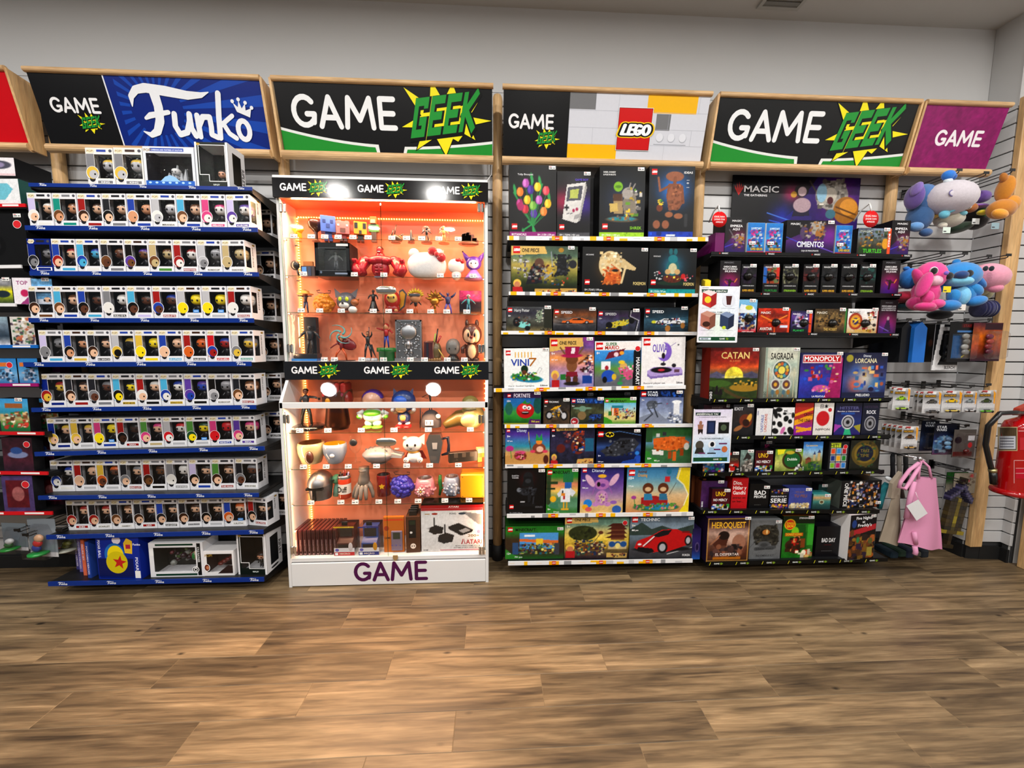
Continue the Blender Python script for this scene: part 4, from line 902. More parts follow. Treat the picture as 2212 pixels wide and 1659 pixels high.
# third shelf
hp=[('G','#8a7a52','#46463c','#5a5c56','#3c3a48','#55585a'),('N',.3,18,3),('R',82,15,100,100,'#34362c'),('E',72,66,7,18,'#8a9a84'),('K',60,40,82,88,26,4,['#9aa896','#6a7a6a','#2a2c2a','#c8c8b8'],3),('E',38,28,14,13,'#8ad0cc'),('E',22,38,8,18,'#1c1c20'),('E',46,14,6,10,'#1c1c20'),('K',18,30,52,62,26,4,['#8a5a4a','#8ad0cc','#3a2a2a','#6a6a70'],6),('K',66,2,98,14,10,3.4,['#1c1c20','#4a3a2a','#6a6a5a'],2)]
item(LS[2],'brick_set_box','grey box with a pale turquoise sidecar, third white-edged shelf',1094,1193.4,662.6,hp,[('[L]',3,78,17,''),('Harry Potter',17,80,12,'#d0d2d4',33),('8+',4,60,7,'#eee')],group=GL[2])
sp1=[('G','#26262a','#44454a','#6a5a50','#8a5430','#3a2a24'),('N',.35,22,5)] + [('L',0,30+6*k,60,34+7*k,.8,'#8a8c92') for k in range(5)] + car(56,44,36,'#d8702a')
item(LS[2],'brick_set_box','dark box with an orange sports car, third white-edged shelf',1195,1289.4,666.3,sp1,[('[L]',3,76,18,''),('SPEED',18,78,11,'#dfe0e4',26),('9+',4,60,7,'#eee')],group=GL[2])
sp2=[('G','#2a2c36','#3c3e50','#4c4c66','#3c2c4a','#2a2a30'),('N',.35,22,7),('L',76,98,74,70,5,'#17171b'),('L',74,70,94,52,5,'#17171b'),('L',94,52,88,2,5,'#17171b'),('L',79,98,77,72,2.2,'#e6e6e8'),('L',77,72,97,54,2.2,'#e6e6e8'),('L',97,54,91,2,2.2,'#e6e6e8')] + [('P','#c8b83a',20,18,34,44,62,58,84,56,70,34,42,20),('E',28,32,8,14,'#0e0e10'),('E',80,52,7,14,'#0e0e10'),('E',52,18,6,11,'#0e0e10'),('E',34,10,16,5,'#15151a'),('E',60,60,8,9,'#3a3a44'),('K',30,22,76,56,20,3.4,['#17171b','#c8b83a','#e8e0a0','#2a6a8a'],3)]
item(LS[2],'brick_set_box','dark box with a black and yellow racing car and white curve',1290.6,1383.7,669.5,sp2,[('[L]',3,74,18,''),('SPEED',18,76,11,'#c8c9cd',26),('10+',4,58,7,'#ddd')],group=GL[2])
sp3=[('G','#20303a','#2a4656','#3a5e70','#1c3442','#16242c'),('N',.35,22,9)] + [('L',40,20+7*k,100,30+8*k,.8,'#5a8aa0') for k in range(5)] + car(56,42,37,'#d9dce0','#1c2026','#2a1a12') + [('K',28,30,88,56,24,4,['#2a4a9a','#b83a3a','#1a1a1e','#e6e8ec'],3),('E',54,16,6,13,'#a8763a'),('E',88,28,5,12,'#a8763a'),('E',22,42,5,6,'#c8c83a')]
item(LS[2],'brick_set_box','blue-grey box with a white rally car, third white-edged shelf',1391.8,1488.3,664.4,sp3,[('[L]',3,76,17,''),('SPEED',18,78,11,'#e4e8ec',26),('9+',4,60,7,'#eee')],group=GL[2])
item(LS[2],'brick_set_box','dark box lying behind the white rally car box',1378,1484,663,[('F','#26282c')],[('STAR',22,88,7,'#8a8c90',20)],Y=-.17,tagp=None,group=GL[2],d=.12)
# fourth shelf
vini=[('F','#eceeee'),('E',50,25,36,10,'#2a8ab0',-6),('E',48,28,32,8,'#3a8a44',-6),('K',18,20,72,40,60,3,['#3a9a4a','#e8d83a','#2a6ab0','#7a4a2a','#e8e8e8','#1c5a3a'],3),('E',45,48,8,10,'#1c3a22'),('E',44,40,5,6,'#6a4028')]
def dr_vini(A,w_,h,b,d):
    A.text('VINI',.15*w_,.57*h,.17*h,'#2f4cae',.40*w_);A.stroke([(.56*w_,.745*h),(.70*w_,.745*h),(.58*w_,.57*h)],.035*h,'#b5762a')
    for k in range(6): A.stroke([((.25+.07*k)*w_,.78*h),((.25+.07*k)*w_,.90*h)],.022*h,'#e8b83a')
    A.stroke([(.72*w_,.40*h),(.78*w_,.52*h),(.84*w_,.50*h),(.78*w_,.38*h)],.012*h,'#c9c9cc')
item(LS[3],'brick_set_box','white box with a round green and blue brick island',1089.4,1188,752.3,vini,[('[L]',4,83,12,''),('Vini Jr. football highlights',8,5,3,'#8a8a8e',60),('Editions',80,5,4.5,'#3a3a3e',16)],group=GL[3],side='#d8dadb',top='#cfd0d2',draw=dr_vini,tagp=(.92,.95))
chop=[('G','#8a80a8','#a89cc4','#b88a9a','#e09a5a','#7a5a9a','#8a3a8a'),('N',.25,14,3),('P','#d8b46a',0,100,74,100,76,82,0,72),('E',50,44,12,13,'#8a5a3a'),('E',50,57,14,10,'#7a4a2a'),('E',50,64,24,4,'#b01c5a'),('P','#a01a50',36,65,64,65,68,82,34,82),('P','#e6dce2',48,68,56,68,58,80,50,80),('L',34,68,24,80,3,'#7a5a3a'),('L',66,68,76,80,3,'#7a5a3a'),('P','#8a2038',38,32,62,32,64,22,36,22),('E',42,16,6,8,'#5a3a26'),('E',58,16,6,8,'#5a3a26'),('E',50,8,18,4,'#2c2420'),('L',66,48,80,56,4,'#7a4a2a'),('R',74,8,96,24,'#1f4a9a'),('R',24,16,36,27,'#2a7a3a'),('K',66,30,80,40,8,3,['#6a2a2a','#4a2a20'],2),('K',78,24,99,66,30,3,['#3a2a3a','#e8e8f4','#5a3a6a'],3)] + [('E',12,26,9,9,'#e8c45a'),('E',12,22,6,7,'#c98a64'),('P','#b8252a',4,16,22,16,22,0,4,0)]
item(LS[3],'brick_set_box','box with a brown figure under a tall magenta hat',1188.5,1285.4,728.8,chop,[('[L]',3,83,13,''),('ONE PIECE',22,86,7,'#2a2420',38),('9+',4,66,5,'#f6f0f2'),('827 pcs',4,55,3,'#f6f0f2',14)],group=GL[3],top='#b0925a')
kart=[('G','#6a6a72','#74747c','#6a9a4a','#3a8ac8','#4a9ad8','#8ac0e8'),('N',.12,14,3),('R',0,80,100,100,'#ece8e6'),('P','#7a2238',22,60,56,68,66,84,30,76),('E',46,71,5,5,'#e8d0d8'),('E',58,74,5,4,'#e8a83a'),('R',14,38,34,56,'#e8eaec'),('E',26,42,4,5,'#a82a3a'),('E',30,24,15,13,'#2a5ab8'),('E',22,16,5,7,'#17171b'),('E',42,22,5,7,'#d8b83a'),('P','#d0608a',50,42,70,44,92,26,72,14,56,28),('E',62,46,8,7,'#d8b06a'),('E',58,54,7,4,'#e8c83a'),('K',50,16,90,46,30,3,['#d0608a','#e890b0','#c04a7a','#e8e8e8','#3a9a4a'],3),('E',55,8,6,4,'#3a9a5a'),('P','#16161a',84,80,100,86,100,0,82,0)]
item(LS[3],'brick_set_box','box with two toy karts and a chequered edge',1286,1387.8,736.5,kart,[('[L]',3,82,15,''),('SUPER',24,90,7,'#2f7a3a',24),('MARIO',22,82,8,'#c83a2a',30),('[O]',92,83,6,'#f4f4f4'),('|MARIOKART',89,64,8,'#eeeef0',60),('8+',4,72,5,'#f4f4f4')],group=GL[3],tagp=None)
olv=[('F','#ebe9ea'),('P','#b8a4d8',14,32,30,40,92,38,96,30,96,26,22,20,14,26),('P','#8a76b4',14,26,22,20,96,26,96,22,22,15,14,21),('E',46,33,24,6,'#17151b'),('E',46,33,8,2.6,'#c83a4a'),('E',50,45,6,3,'#2a2430'),('L',51,46,52,56,2,'#3a3440'),('E',52,70,17,19,'#8a6ac8'),('E',44,74,14,16,'#ebe9ea'),('E',50,62,4,6,'#2a2028'),('E',75,42,5,4,'#2a2430'),('R',76,28,88,34,'#6a4a5a'),('L',64,80,78,88,.8,'#7a6aa8'),('E',84,84,2,1.5,'#3a3440')]
item(LS[3],'brick_set_box','white box with a lilac record player and crescent',1388,1483,727.7,olv,[('[L]',4,83,14,''),('OLIVIA',25,70,16,'#7a5ac0',34),('Record player set',6,5,3.4,'#8a8a8e',50),('Editions',82,5,4.5,'#3a3a3e',14)],group=GL[3],side='#cfcdd2',top='#cfcdd2',tagp=None)
# fifth shelf
tom=[('G','#1c4a1e','#2f8a34','#4aa04a','#2a7ab4','#2a6aa8','#2a5a9a'),('E',14,50,10,20,'#2d6a5a'),('E',92,60,12,26,'#1f5a54'),('N',.15,16,3),('E',58,44,24,24,'#b81c1e'),('E',52,52,14,12,'#d8383a'),('E',56,54,6,6,'#f2f2f2'),('E',68,52,6,6,'#f2f2f2'),('E',57,53,2,2.4,'#111'),('E',67,51,2,2.4,'#111'),('E',58,37,10,5,'#2a0c0c'),('R',50,38,66,40,'#f2f2f2'),('P','#2a8a34',48,66,58,76,62,66,76,72,66,62,56,64),('R',0,82,100,100,'#3a1f4a'),('P','#5a1f6a',66,0,100,0,100,16,70,18),('R',0,3,66,5,'#e8c83a')]
item(LS[4],'brick_set_box','box with a big round red grinning tomato',1087.7,1169,847,tom,[('[L]',10,84,10,''),('FORTNITE',27,84,12,'#e0d8e8',44),('10+',9,70,6,'#eee'),('750 pcs',74,8,5,'#e8e03a',22)],group=GL[4],side='#1e4a7a')
moto=[('G','#4a3a2a','#5a4a38','#3a3430','#2a2826'),('N',.4,12,4),('E',22,36,14,17,'#17171a'),('E',22,36,9,11,'#b8b8bc'),('E',78,34,14,18,'#17171a'),('E',78,34,9,12,'#c8c8cc'),('L',30,40,60,62,6,'#8a8a8e'),('L',56,66,76,36,4,'#c8c8cc'),('P','#d8a82a',24,56,52,60,66,74,44,70),('K',30,30,62,56,30,4,['#6a6a6e','#b8b8bc','#2a2a2e','#d8a82a'],3)]
item(LS[4],'brick_set_box','small brown box with a yellow and silver motorcycle',1173.7,1231.8,861,moto,[('[L]',4,82,13,''),('TECHNIC',20,84,7,'#e0e0e2',38),('9+',4,68,6,'#eee')],group=GL[4],tagp=(.86,.93))
yod=[('G','#2a3024','#3a4030','#54583e','#3a3c30','#2a2e30'),('N',.4,12,6),('R',0,80,100,100,'#1c3a72'),('K',30,82,100,98,30,4,['#2a5ab0','#163060','#3a7ad0'],3),('E',36,60,11,11,'#7a9a86'),('E',20,62,12,4,'#7a9a86'),('E',52,62,12,4,'#7a9a86'),('E',34,34,13,16,'#8a7450'),('E',74,30,18,9,'#2a4a94'),('K',56,12,96,40,34,4,['#2a4a94','#1a2a5a','#3a6ab8','#1a1a20'],5),('E',12,12,13,15,'#d8dce0'),('E',12,12,11,13,'#a82a34')]
item(LS[4],'brick_set_box','small box with a grey-green long-eared figure and blue wheels',1233,1304.7,860,yod,[('[L]',3,83,13,''),('STAR',18,91,6,'#e4eaf4',24),('WARS',18,83,6,'#e4eaf4',24),('4+',5,7,9,'#ffffff'),('10+',4,68,5,'#eee')],group=GL[4])
mc1=[('G','#4a8a2a','#d8cc8a','#d4c88a','#a8d0d8','#7abcd8','#5a9a2a'),('R',0,82,100,100,'#4a9a2c'),('P','#4a9a2c',0,0,30,0,24,16,10,26,0,30),('N',.08,10),('R',22,34,46,66,'#d87a3a'),('R',26,34,30,66,'#e8e8d8'),('R',34,34,38,66,'#a84a2a'),('R',24,62,60,72,'#2a8a9a'),('R',14,34,24,50,'#2a7a3a'),('K',30,20,76,60,44,3.6,['#d87a3a','#2a8a9a','#c8a86a','#7a4a8a','#3a2a22'],3),('K',74,28,96,70,20,3.4,['#6a4a3a','#3a3a44','#c8c8cc','#8a3a3a'],4)]
item(LS[4],'brick_set_box','small green-topped box with a desert village in blocks',1305,1375,859.7,mc1,[('[L]',4,84,11,''),('MINECRAFT',20,84,9,'#24301c',50)],group=GL[4])
sw2=[('G','#8a96b0','#b0bacc','#98a4c0','#8894b4','#6a78a0','#4a5a8a'),('N',.2,14,8),('R',0,80,100,100,'#0f1c3c'),('K',36,82,100,98,34,4,['#1c4a9a','#0d1830','#2a6ac8'],3),('P','#8a92a4',0,20,40,40,60,16,100,30,100,0,0,0),('E',28,58,13,12,'#5a606c'),('L',20,48,30,30,4,'#4a505c'),('L',30,30,12,10,4,'#4a505c'),('L',34,46,42,22,4,'#3c424c'),('L',36,60,50,62,3,'#3c424c'),('R',78,28,92,66,'#e4e6ea'),('E',85,66,11,5,'#f0f2f4'),('K',66,4,98,34,34,4,['#c8ccd4','#e8eaee','#7a84a0','#3a4050'],4),('K',14,46,40,70,22,3,['#3c424c','#6a707c','#8a909c'],6),('L',62,60,64,61,1.6,'#c82a4a')]
item(LS[4],'brick_set_box','blue-white box with a two-legged grey walker in snow',1382.5,1477.7,843,sw2,[('[L]',3,82,14,''),('STAR',17,91,6.5,'#e4eaf4',24),('WARS',17,83,6.5,'#e4eaf4',24),('7+',4,68,6,'#eee')],group=GL[4],tagp=(.9,.93))
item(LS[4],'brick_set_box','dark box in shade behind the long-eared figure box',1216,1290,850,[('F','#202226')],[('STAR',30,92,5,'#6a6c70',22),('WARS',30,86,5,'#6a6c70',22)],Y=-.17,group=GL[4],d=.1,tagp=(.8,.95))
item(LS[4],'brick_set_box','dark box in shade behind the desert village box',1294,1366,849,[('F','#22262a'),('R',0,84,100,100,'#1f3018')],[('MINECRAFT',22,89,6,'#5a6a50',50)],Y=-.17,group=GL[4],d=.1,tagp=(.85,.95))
# sixth shelf
dis=[('G','#c89a5a','#d8ac6a','#c8a06a','#3a9ab0','#4a7ab0','#5a3a9a','#2a2a6a'),('N',.1,14),('P','#c79a5c',30,30,60,36,100,26,100,0,0,0,0,24),('E',34,24,14,12,'#8a3a2a'),('E',36,22,6,6,'#e8b8a8'),('E',34,34,12,4,'#d85a8a'),('E',76,44,15,15,'#8a4a34'),('E',78,42,8,8,'#e8c0a8'),('E',62,36,6,4,'#d84a6a'),('E',90,36,6,4,'#d84a6a'),('E',76,62,7,7,'#e8943a'),('P','#2f9a54',68,66,70,84,76,72,82,84,84,66),('L',54,60,52,88,1.6,'#e8c83a'),('L',58,40,54,64,2,'#5a3a2a'),('E',10,44,9,8,'#b8388a'),('L',12,38,14,18,1.6,'#3a8a3a'),('E',92,14,6,12,'#5a2a22'),('K',22,16,48,34,22,3,['#a84a3a','#d85a8a','#6a2a22'],3)]
item(LS[5],'brick_set_box','box with a pineapple-topped round figure on sand',1091,1188,924,dis,[('[L]',3,88,9,''),('Disney',26,89,9,'#c8d0e8',22),('9+',4,74,6,'#eef'),('427 pcs',4,63,3.6,'#eef',12)],group=GL[5],tagp=None)
op2=[('G','#20222f','#2f3048','#3a3450','#2c2a44','#1a1c30'),('N',.45,10,5),('R',78,36,98,72,'#2a6a8a'),('E',63,50,16,22,'#7a3428'),('E',63,48,9,13,'#17151b'),('E',63,82,12,10,'#8a3a2a'),('K',50,34,76,92,50,3.6,['#8a3a2a','#c8542f','#e8c8a0','#3a2a3a','#2a4a8a'],3),('E',24,44,10,12,'#6a2a24'),('K',30,60,48,90,24,3.6,['#8a4a4a','#5a2a3a','#c89a8a'],5),('P','#cfa860',60,2,98,2,98,16,62,15),('K',64,4,96,13,10,2.6,['#7a3a2a','#c84a3a','#3a3a5a'],7)] + pirate(1) + [('P','#c8a45a',12,100,62,100,60,94,14,92)]
item(LS[5],'brick_set_box','dark purple box with a small red stage and a straw hat boy',1188.6,1285.4,924.3,op2,[('[L]',3,90,8,''),('ONE PIECE',18,94,5,'#2a2420',34),('8+',4,76,5.5,'#eef')],group=GL[5],tagp=None)
bat=[('G','#0d1838','#14224e','#182a5e','#3a5a94','#16203c','#0b0e1a','#0a0c14'),('N',.12,14),('L',0,86,50,96,1.4,'#6a9ad8'),('L',50,96,100,84,1.4,'#6a9ad8'),('P','#3a3d46',8,38,30,54,52,76,84,76,96,60,84,38,44,22,24,24),('P','#1c1e24',46,68,78,72,74,60,50,56),('K',12,26,92,70,60,4,['#2c2f37','#4c505a','#17191e','#6a6e78'],3),('E',94,14,8,12,'#2a5ab8'),('E',92,32,5,6,'#3a8ad8'),('P','#1f4a9a',54,0,92,0,90,16,60,8)]
def dr_bat(A,w_,h,b,d):
    A.ell(.29*w_,.865*h,.095*w_,.075*h,'#ecd32a',20);A.up();A.ell(.29*w_,.865*h,.083*w_,.06*h,'#14120a',20);A.up();A.ell(.29*w_,.905*h,.02*w_,.022*h,'#ecd32a',10);A.ell(.25*w_,.83*h,.02*w_,.016*h,'#ecd32a',10);A.ell(.33*w_,.83*h,.02*w_,.016*h,'#ecd32a',10)
item(LS[5],'brick_set_box','dark blue box with a long grey armoured car',1289,1386,928.5,bat,[('[L]',3,80,15,''),('9+',4,22,5.5,'#eef'),('320 pcs',4,6,3.4,'#eef',12)],group=GL[5],draw=dr_bat)
fox=[('G','#3a6a44','#4a7a52','#3f7048','#6a9ab8','#3a6a3a','#2a5a2c'),('N',.12,12),('P','#3a8a3a',0,0,30,0,26,14,14,20,8,34,0,36),('R',0,60,14,100,'#2f5a34'),('P','#d8702a',16,70,54,76,86,74,88,46,54,36,18,42),('P','#e2e2de',14,40,40,36,40,24,16,26),('P','#e8803a',78,72,96,60,90,42,80,50),('E',90,48,6,10,'#e8e8e4'),('R',36,78,44,88,'#3a3a3e'),('R',22,74,30,84,'#c8c8c4'),('R',50,14,58,34,'#a8501e'),('R',60,8,68,34,'#d8702a'),('R',76,22,84,42,'#a8501e'),('K',18,38,84,74,40,4,['#d8702a','#e88a44','#c05a1e'],3)]
item(LS[5],'brick_set_box','green box with an orange blocky fox',1395.6,1495,923.6,fox,[('10+',5,12,6,'#f4f8f0'),('805 pcs',20,7,4,'#f4f8f0',12)],group=GL[5],tagp=None)
# seventh shelf
vad=[('F','#131314'),('H',52,78,20,'#5a1a1c',.8),('E',54,82,13,12,'#26282c'),('P','#1c1e21',38,62,70,62,66,84,44,84),('E',54,74,8,5,'#3a3d42'),('P','#33363c',28,58,78,58,72,42,40,42),('E',30,54,6,5,'#7a7e86'),('P','#25272b',54,44,64,44,60,26,54,26),('R',34,17,74,25,'#1c1d20'),('K',32,44,76,60,30,3,['#2a2c31','#44474e','#17181b'],3),('R',34,26,46,29,'#b8b8bc'),('L',68,24,70,38,3,'#3a3c42'),('R',0,7,100,7.6,'#2a2a2e')]
item(LS[6],'brick_set_box','black box with a dark helmet bust on a stand',1096,1178,1013.5,vad,[('DARTH',11,84,3.2,'#c8c8cc',18),('VADER',11,79.5,3.2,'#c8c8cc',18),('[L]',5,12,9,''),('18+ | 75439 | 336 pcs',6,2,2.6,'#9a9a9e',34),('SERIES',74,14,4,'#6a6a6e',20)],group=GL[6])
mc2=[('G','#3a7a34','#6a9a7a','#5a8a6a','#e8c86a','#d88a6a','#2f8a34','#2f8a34'),('R',0,88,100,100,'#2f8a34'),('R',0,20,14,86,'#3a4a30'),('R',0,66,36,72,'#2f4a2a'),('R',0,54,28,58,'#26402a'),('N',.08,10),('P','#2c7a4c',52,70,84,70,84,92,52,92),('R',58,56,80,70,'#2f6ab0'),('R',46,26,76,56,'#e8eaee'),('P','#d8dce2',76,58,94,48,84,38,76,42),('P','#d8dce2',46,54,34,44,40,36,46,40),('R',48,40,60,46,'#e0902a'),('R',50,46,54,52,'#17171b'),('R',54,32,60,40,'#b82a2a'),('R',54,12,58,26,'#e0a82a'),('R',64,12,68,26,'#e0a82a'),('R',48,8,72,12,'#e0b03a'),('E',22,33,10,7,'#e8b82a'),('P','#4a8a6a',10,22,36,26,40,12,14,10),('P','#3a8a34',0,0,40,0,34,9,12,14,0,22)]
item(LS[6],'brick_set_box','green box with a white blocky chicken',1180,1249,1012.5,mc2,[('[L]',3,87,10,''),('MINECRAFT',20,89,7,'#1c281c',54),('9+',5,8,4.5,'#f4f8f0'),('514 pcs',24,3,3,'#f4f8f0',18)],group=GL[6])
ang=[('G','#d8b87a','#dcc08a','#b89ab0','#8a6aa8','#6a4a9a','#4a3a8a','#2a2a6a'),('N',.1,14),('E',50,34,15,17,'#c08ac0'),('E',50,34,8,12,'#dcc8a8'),('E',50,64,17,12,'#b87ab8'),('E',22,72,7,16,'#d8b0c8',35),('E',78,74,7,16,'#d8b0c8',-35),('E',50,82,10,4,'#e8b83a'),('E',42,64,4,5,'#1a141c'),('E',52,62,6,4,'#7a4a9a'),('E',36,20,8,5,'#c48ec4'),('E',64,20,8,5,'#c48ec4'),('L',34,60,28,42,1.6,'#a86ab0'),('L',66,60,74,44,1.6,'#a86ab0'),('E',18,22,10,9,'#2a8ad8'),('E',12,14,7,6,'#e8b02a'),('E',20,9,8,5,'#d86a6a'),('E',86,8,11,9,'#3a6ab0'),('E',78,24,8,4,'#9a6ab8'),('K',36,20,64,46,26,3,['#c08ac0','#d0a0cc','#a870ac'],3)]
item(LS[6],'brick_set_box','purple box with a lilac large-eared figure wearing a yellow bow',1254,1348,1010.5,ang,[('[L]',4,90,9,''),('Disney',26,91,7,'#c8d0e8',30),('9+',4,70,5,'#fff'),('784 pcs',4,55,3,'#fff',14)],group=GL[6],tagp=None)
anc=[('G','#c0885a','#d8b07a','#d8bc94','#9ab8b8','#5a94b4','#3a7ca8'),('N',.06,16),('P','#e8d22a',82,100,100,100,100,0,84,0,92,16,98,40,90,62,78,76),('L',92,16,98,40,2.4,'#f2ecc8'),('L',98,40,90,62,2.4,'#f2ecc8'),('L',90,62,80,74,2.4,'#f2ecc8'),('L',80,74,84,98,2.4,'#f2ecc8'),('E',48,12,36,9,'#3a7a4a'),('P','#a8262a',24,34,46,38,66,30,66,18,24,14),('E',52,12,16,6,'#2a8ab0'),('E',34,54,8.5,12,'#6a3a22'),('E',58,54,8.5,12,'#6a3a22'),('E',34,52,5,5,'#d8b890'),('E',58,52,5,5,'#d8b890'),('P','#3a8ab0',28,42,40,42,42,28,28,28),('P','#3a7a9a',52,42,64,42,66,28,52,28),('E',66,91,4,7,'#2a7a9a'),('R',60,68,68,80,'#c8323a'),('L',68,40,78,66,.8,'#4a3a2a'),('K',12,8,80,20,60,3,['#3a8a4a','#2a8ab0','#d87a9a','#6a9a3a','#c8a86a'],3),('E',12,34,4,4,'#a84a9a'),('L',13,30,14,18,1.4,'#3a8a3a')]
item(LS[6],'brick_set_box','wide box with two brown figures on a red bridge',1354,1492,1009.5,anc,[('[L]',3,82,13,''),('Animal',17,88,7,'#6a4a22',14),('Crossing',17,80,7,'#d8a83a',15),('10+',3,74,6,'#fff'),('513 pcs',3,58,3.4,'#fff',8)],group=GL[6],tagp=None)
# lowest shelf
mc3=[('G','#2f6a2c','#3a3226','#463624','#4a3a26','#2f7a2c','#2f8a30'),('N',.12,10),('R',24,30,90,80,'#5aa0d8'),('P','#d87a3a',24,54,90,44,90,56,24,62),('R',32,68,50,74,'#f0f4f8'),('R',52,42,64,62,'#e8c83a'),('K',16,16,92,46,120,4,['#2a6a7a','#3a5a8a','#6a6a6e','#d8a85a','#5a8a4a','#2a2a2e','#8a5a3a','#c8c86a'],3),('R',12,14,22,50,'#3a5a84'),('R',84,12,92,48,'#4a4c54'),('P','#3a8a34',0,0,28,0,26,8,12,14,4,26,0,30)]
item(LS[7],'brick_set_box','green-edged box with a blocky village under blue sky',1091,1219,1136.5,mc3,[('[L]',4,83,14,''),('MINECRAFT',17,85,9,'#1c2818',34),('12+',3,14,6,'#f0f8f0'),('791 pcs',16,4,4.6,'#f0f8f0',13)],yb=1207,group=GL[7],d=.14,top='#24551f',tagp=(.93,.9))
op3=[('G','#3a2a34','#6a5a3a','#b89a3a','#e0c85a','#c8b87a','#7a9a8a','#5a7a6a'),('N',.25,10,5),('E',28,62,22,18,'#3a4020'),('K',12,50,44,76,50,4,['#3a4020','#4a5228','#2a3018'],3)]
for k,(a,c_) in enumerate(((68,78),(70,70),(71,60),(70,50))): op3 += [('P','#5a2a20',66-k,c_,98-k*.2,c_,92,c_+7,74,c_+7),('R',72,c_-5,93,c_,'#7a4a30')]
op3 += [('R',68,22,97,42,'#c8b48a'),('E',74,34,5,7,'#2a5a94'),('E',83,34,5,7,'#2a5a94'),('E',92,34,5,7,'#2a5a94'),('E',83,30,4,7,'#e8d88a'),('R',18,20,62,38,'#6a4a34'),('K',16,10,64,44,110,3.4,['#3a6a5a','#c8a83a','#8a4a2a','#2a3a5a','#d8c89a','#4a2a3a'],5),('L',46,40,56,62,1,'#3a2a20'),('E',56,63,4,4,'#6a3a2a'),('P','#d8b870',0,100,50,100,52,88,0,84),('P','#cfae64',66,2,98,0,98,12,66,13),('K',68,3,97,11,14,2.6,['#5a3a2a','#8a3a3a','#3a3a4a'],6),('E',9,27,7,8,'#e8c45a'),('E',9,23,5,7,'#c98a64'),('P','#b8252a',2,18,16,18,16,2,2,2)]
item(LS[7],'brick_set_box','large golden box with a tiered pagoda',1219.4,1359.8,1117.5,op3,[('[L]',3,87,12,''),('ONE PIECE',15,91,7,'#2a2420',24),('9+',3,76,5.5,'#f6f0e0'),('[O]',93,86,6,'#f4f4f4')],yb=1206,group=GL[7],d=.1,tagp=None)
fer=[('G','#3c3c40','#4a4a50','#54565a','#6a7a86','#8a9aa6','#7a8a98','#4a5864'),('P','#3a4a44',0,70,18,86,34,70,50,78,70,68,100,80,100,56,0,56),('N',.15,12),('L',60,10,100,26,1.6,'#d8d8d8'),('E',52,22,46,6,'#1c1c20'),('P','#c01c20',8,26,12,42,36,56,50,68,72,70,84,62,97,58,97,34,60,16,24,14),('P','#1c1c22',36,54,50,66,66,68,60,56,44,50),('E',52,26,8,14,'#17171b'),('E',52,26,5,9,'#b8b8be'),('E',92,42,5.5,12,'#17171b'),('E',92,42,3.4,8,'#b8b8be'),('P','#17171b',12,18,30,12,40,16,36,24,14,28),('L',22,30,38,52,3,'#e8e8e8'),('L',25,30,41,52,1,'#2a2a30'),('R',82,60,94,64,'#8a1418'),('E',16,34,3,2.5,'#e8e8e8')]
item(LS[7],'brick_set_box','large box with a red sports car and white stripes',1360.8,1500,1115,fer,[('[L]',3,86,13,''),('TECHNIC',16,89,7,'#e8ecf0',30),('9+',3,76,5.5,'#f6f0e0'),('882 pcs',3,66,3.8,'#fff',10),('FORZA',84,5,5,'#e8e8ea',12)],yb=1206,group=GL[7],d=.1,tagp=(.95,.93))
# ------------------------------------------------------------------ card games and board games
GB=[f'boxes on the {o} black game shelf' for o in O8]
planes='#d2322e'
def mg(x,y,h,w_=None,c='#e8e8ea'): return ('MAGIC',x,y,h,c,w_)
# poster above
A_,B_,C_=at(1585,377,-.03),at(1862,377,-.03),at(1585,492,-.03)
post=[('G','#101014','#141318','#17151c','#1a1720'),('P','#2c1a6a',34,0,100,0,100,100,66,100,50,40),('H',84,60,60,'#7a1f8a',.9),('H',46,66,22,'#c82a6a',.8),('H',40,22,34,'#2a3ab8',.8),('N',.12,12),
        ('L',28,30,46,16,2,'#5a8ae0'),('L',30,16,60,0,2,'#3a6ae0'),('L',52,10,80,-2,2,'#c83a5a'),('L',60,92,84,4,3.4,'#5a5048'),('P','#2b2440',46,8,62,10,60,52,50,52),('E',55,46,7,14,'#b8a0a8'),('E',54,74,5.5,12,'#2c2026'),('E',54.5,72,3.4,9,'#c8b0b4'),('E',48,66,2.4,6,'#c89a3a'),('P','#3c2c7a',46,0,64,0,63,26,47,24),
        ('E',78,66,13,28,'#a8a29c'),('K',66,44,90,96,60,5,['#b8b2aa','#8a847c','#d0cac0','#6a645e'],3),('E',77,66,5,15,'#c8c0b4'),('E',77,56,2.4,7,'#5a1f24'),('E',90,38,10,26,'#a8742a'),('E',92,44,7,16,'#d89a3a'),('L',82,44,98,30,3,'#6a4416'),('L',82,34,98,20,3,'#6a4416'),('E',78,30,4,9,'#4a7a8a'),('E',70,70,4,18,'#9ac0d4')]
w_,h_=B_[0]-A_[0],A_[2]-C_[2]
t=solid_box('poster','dark purple fantasy poster with a maned warrior on the slat wall','poster',((A_[0]+B_[0])/2,-.026,C_[2]),(0,0,0),w_,h_,.006,post,None,'#15151a','#15151a',
    [('MAGIC',9,69,12,'#f2f0f2',27),('THE GATHERING',9,61,3.8,'#e8e6e8',18)],lambda A,w,h,b,d: pwalk(A,.05*w,.62*h,.26*h))
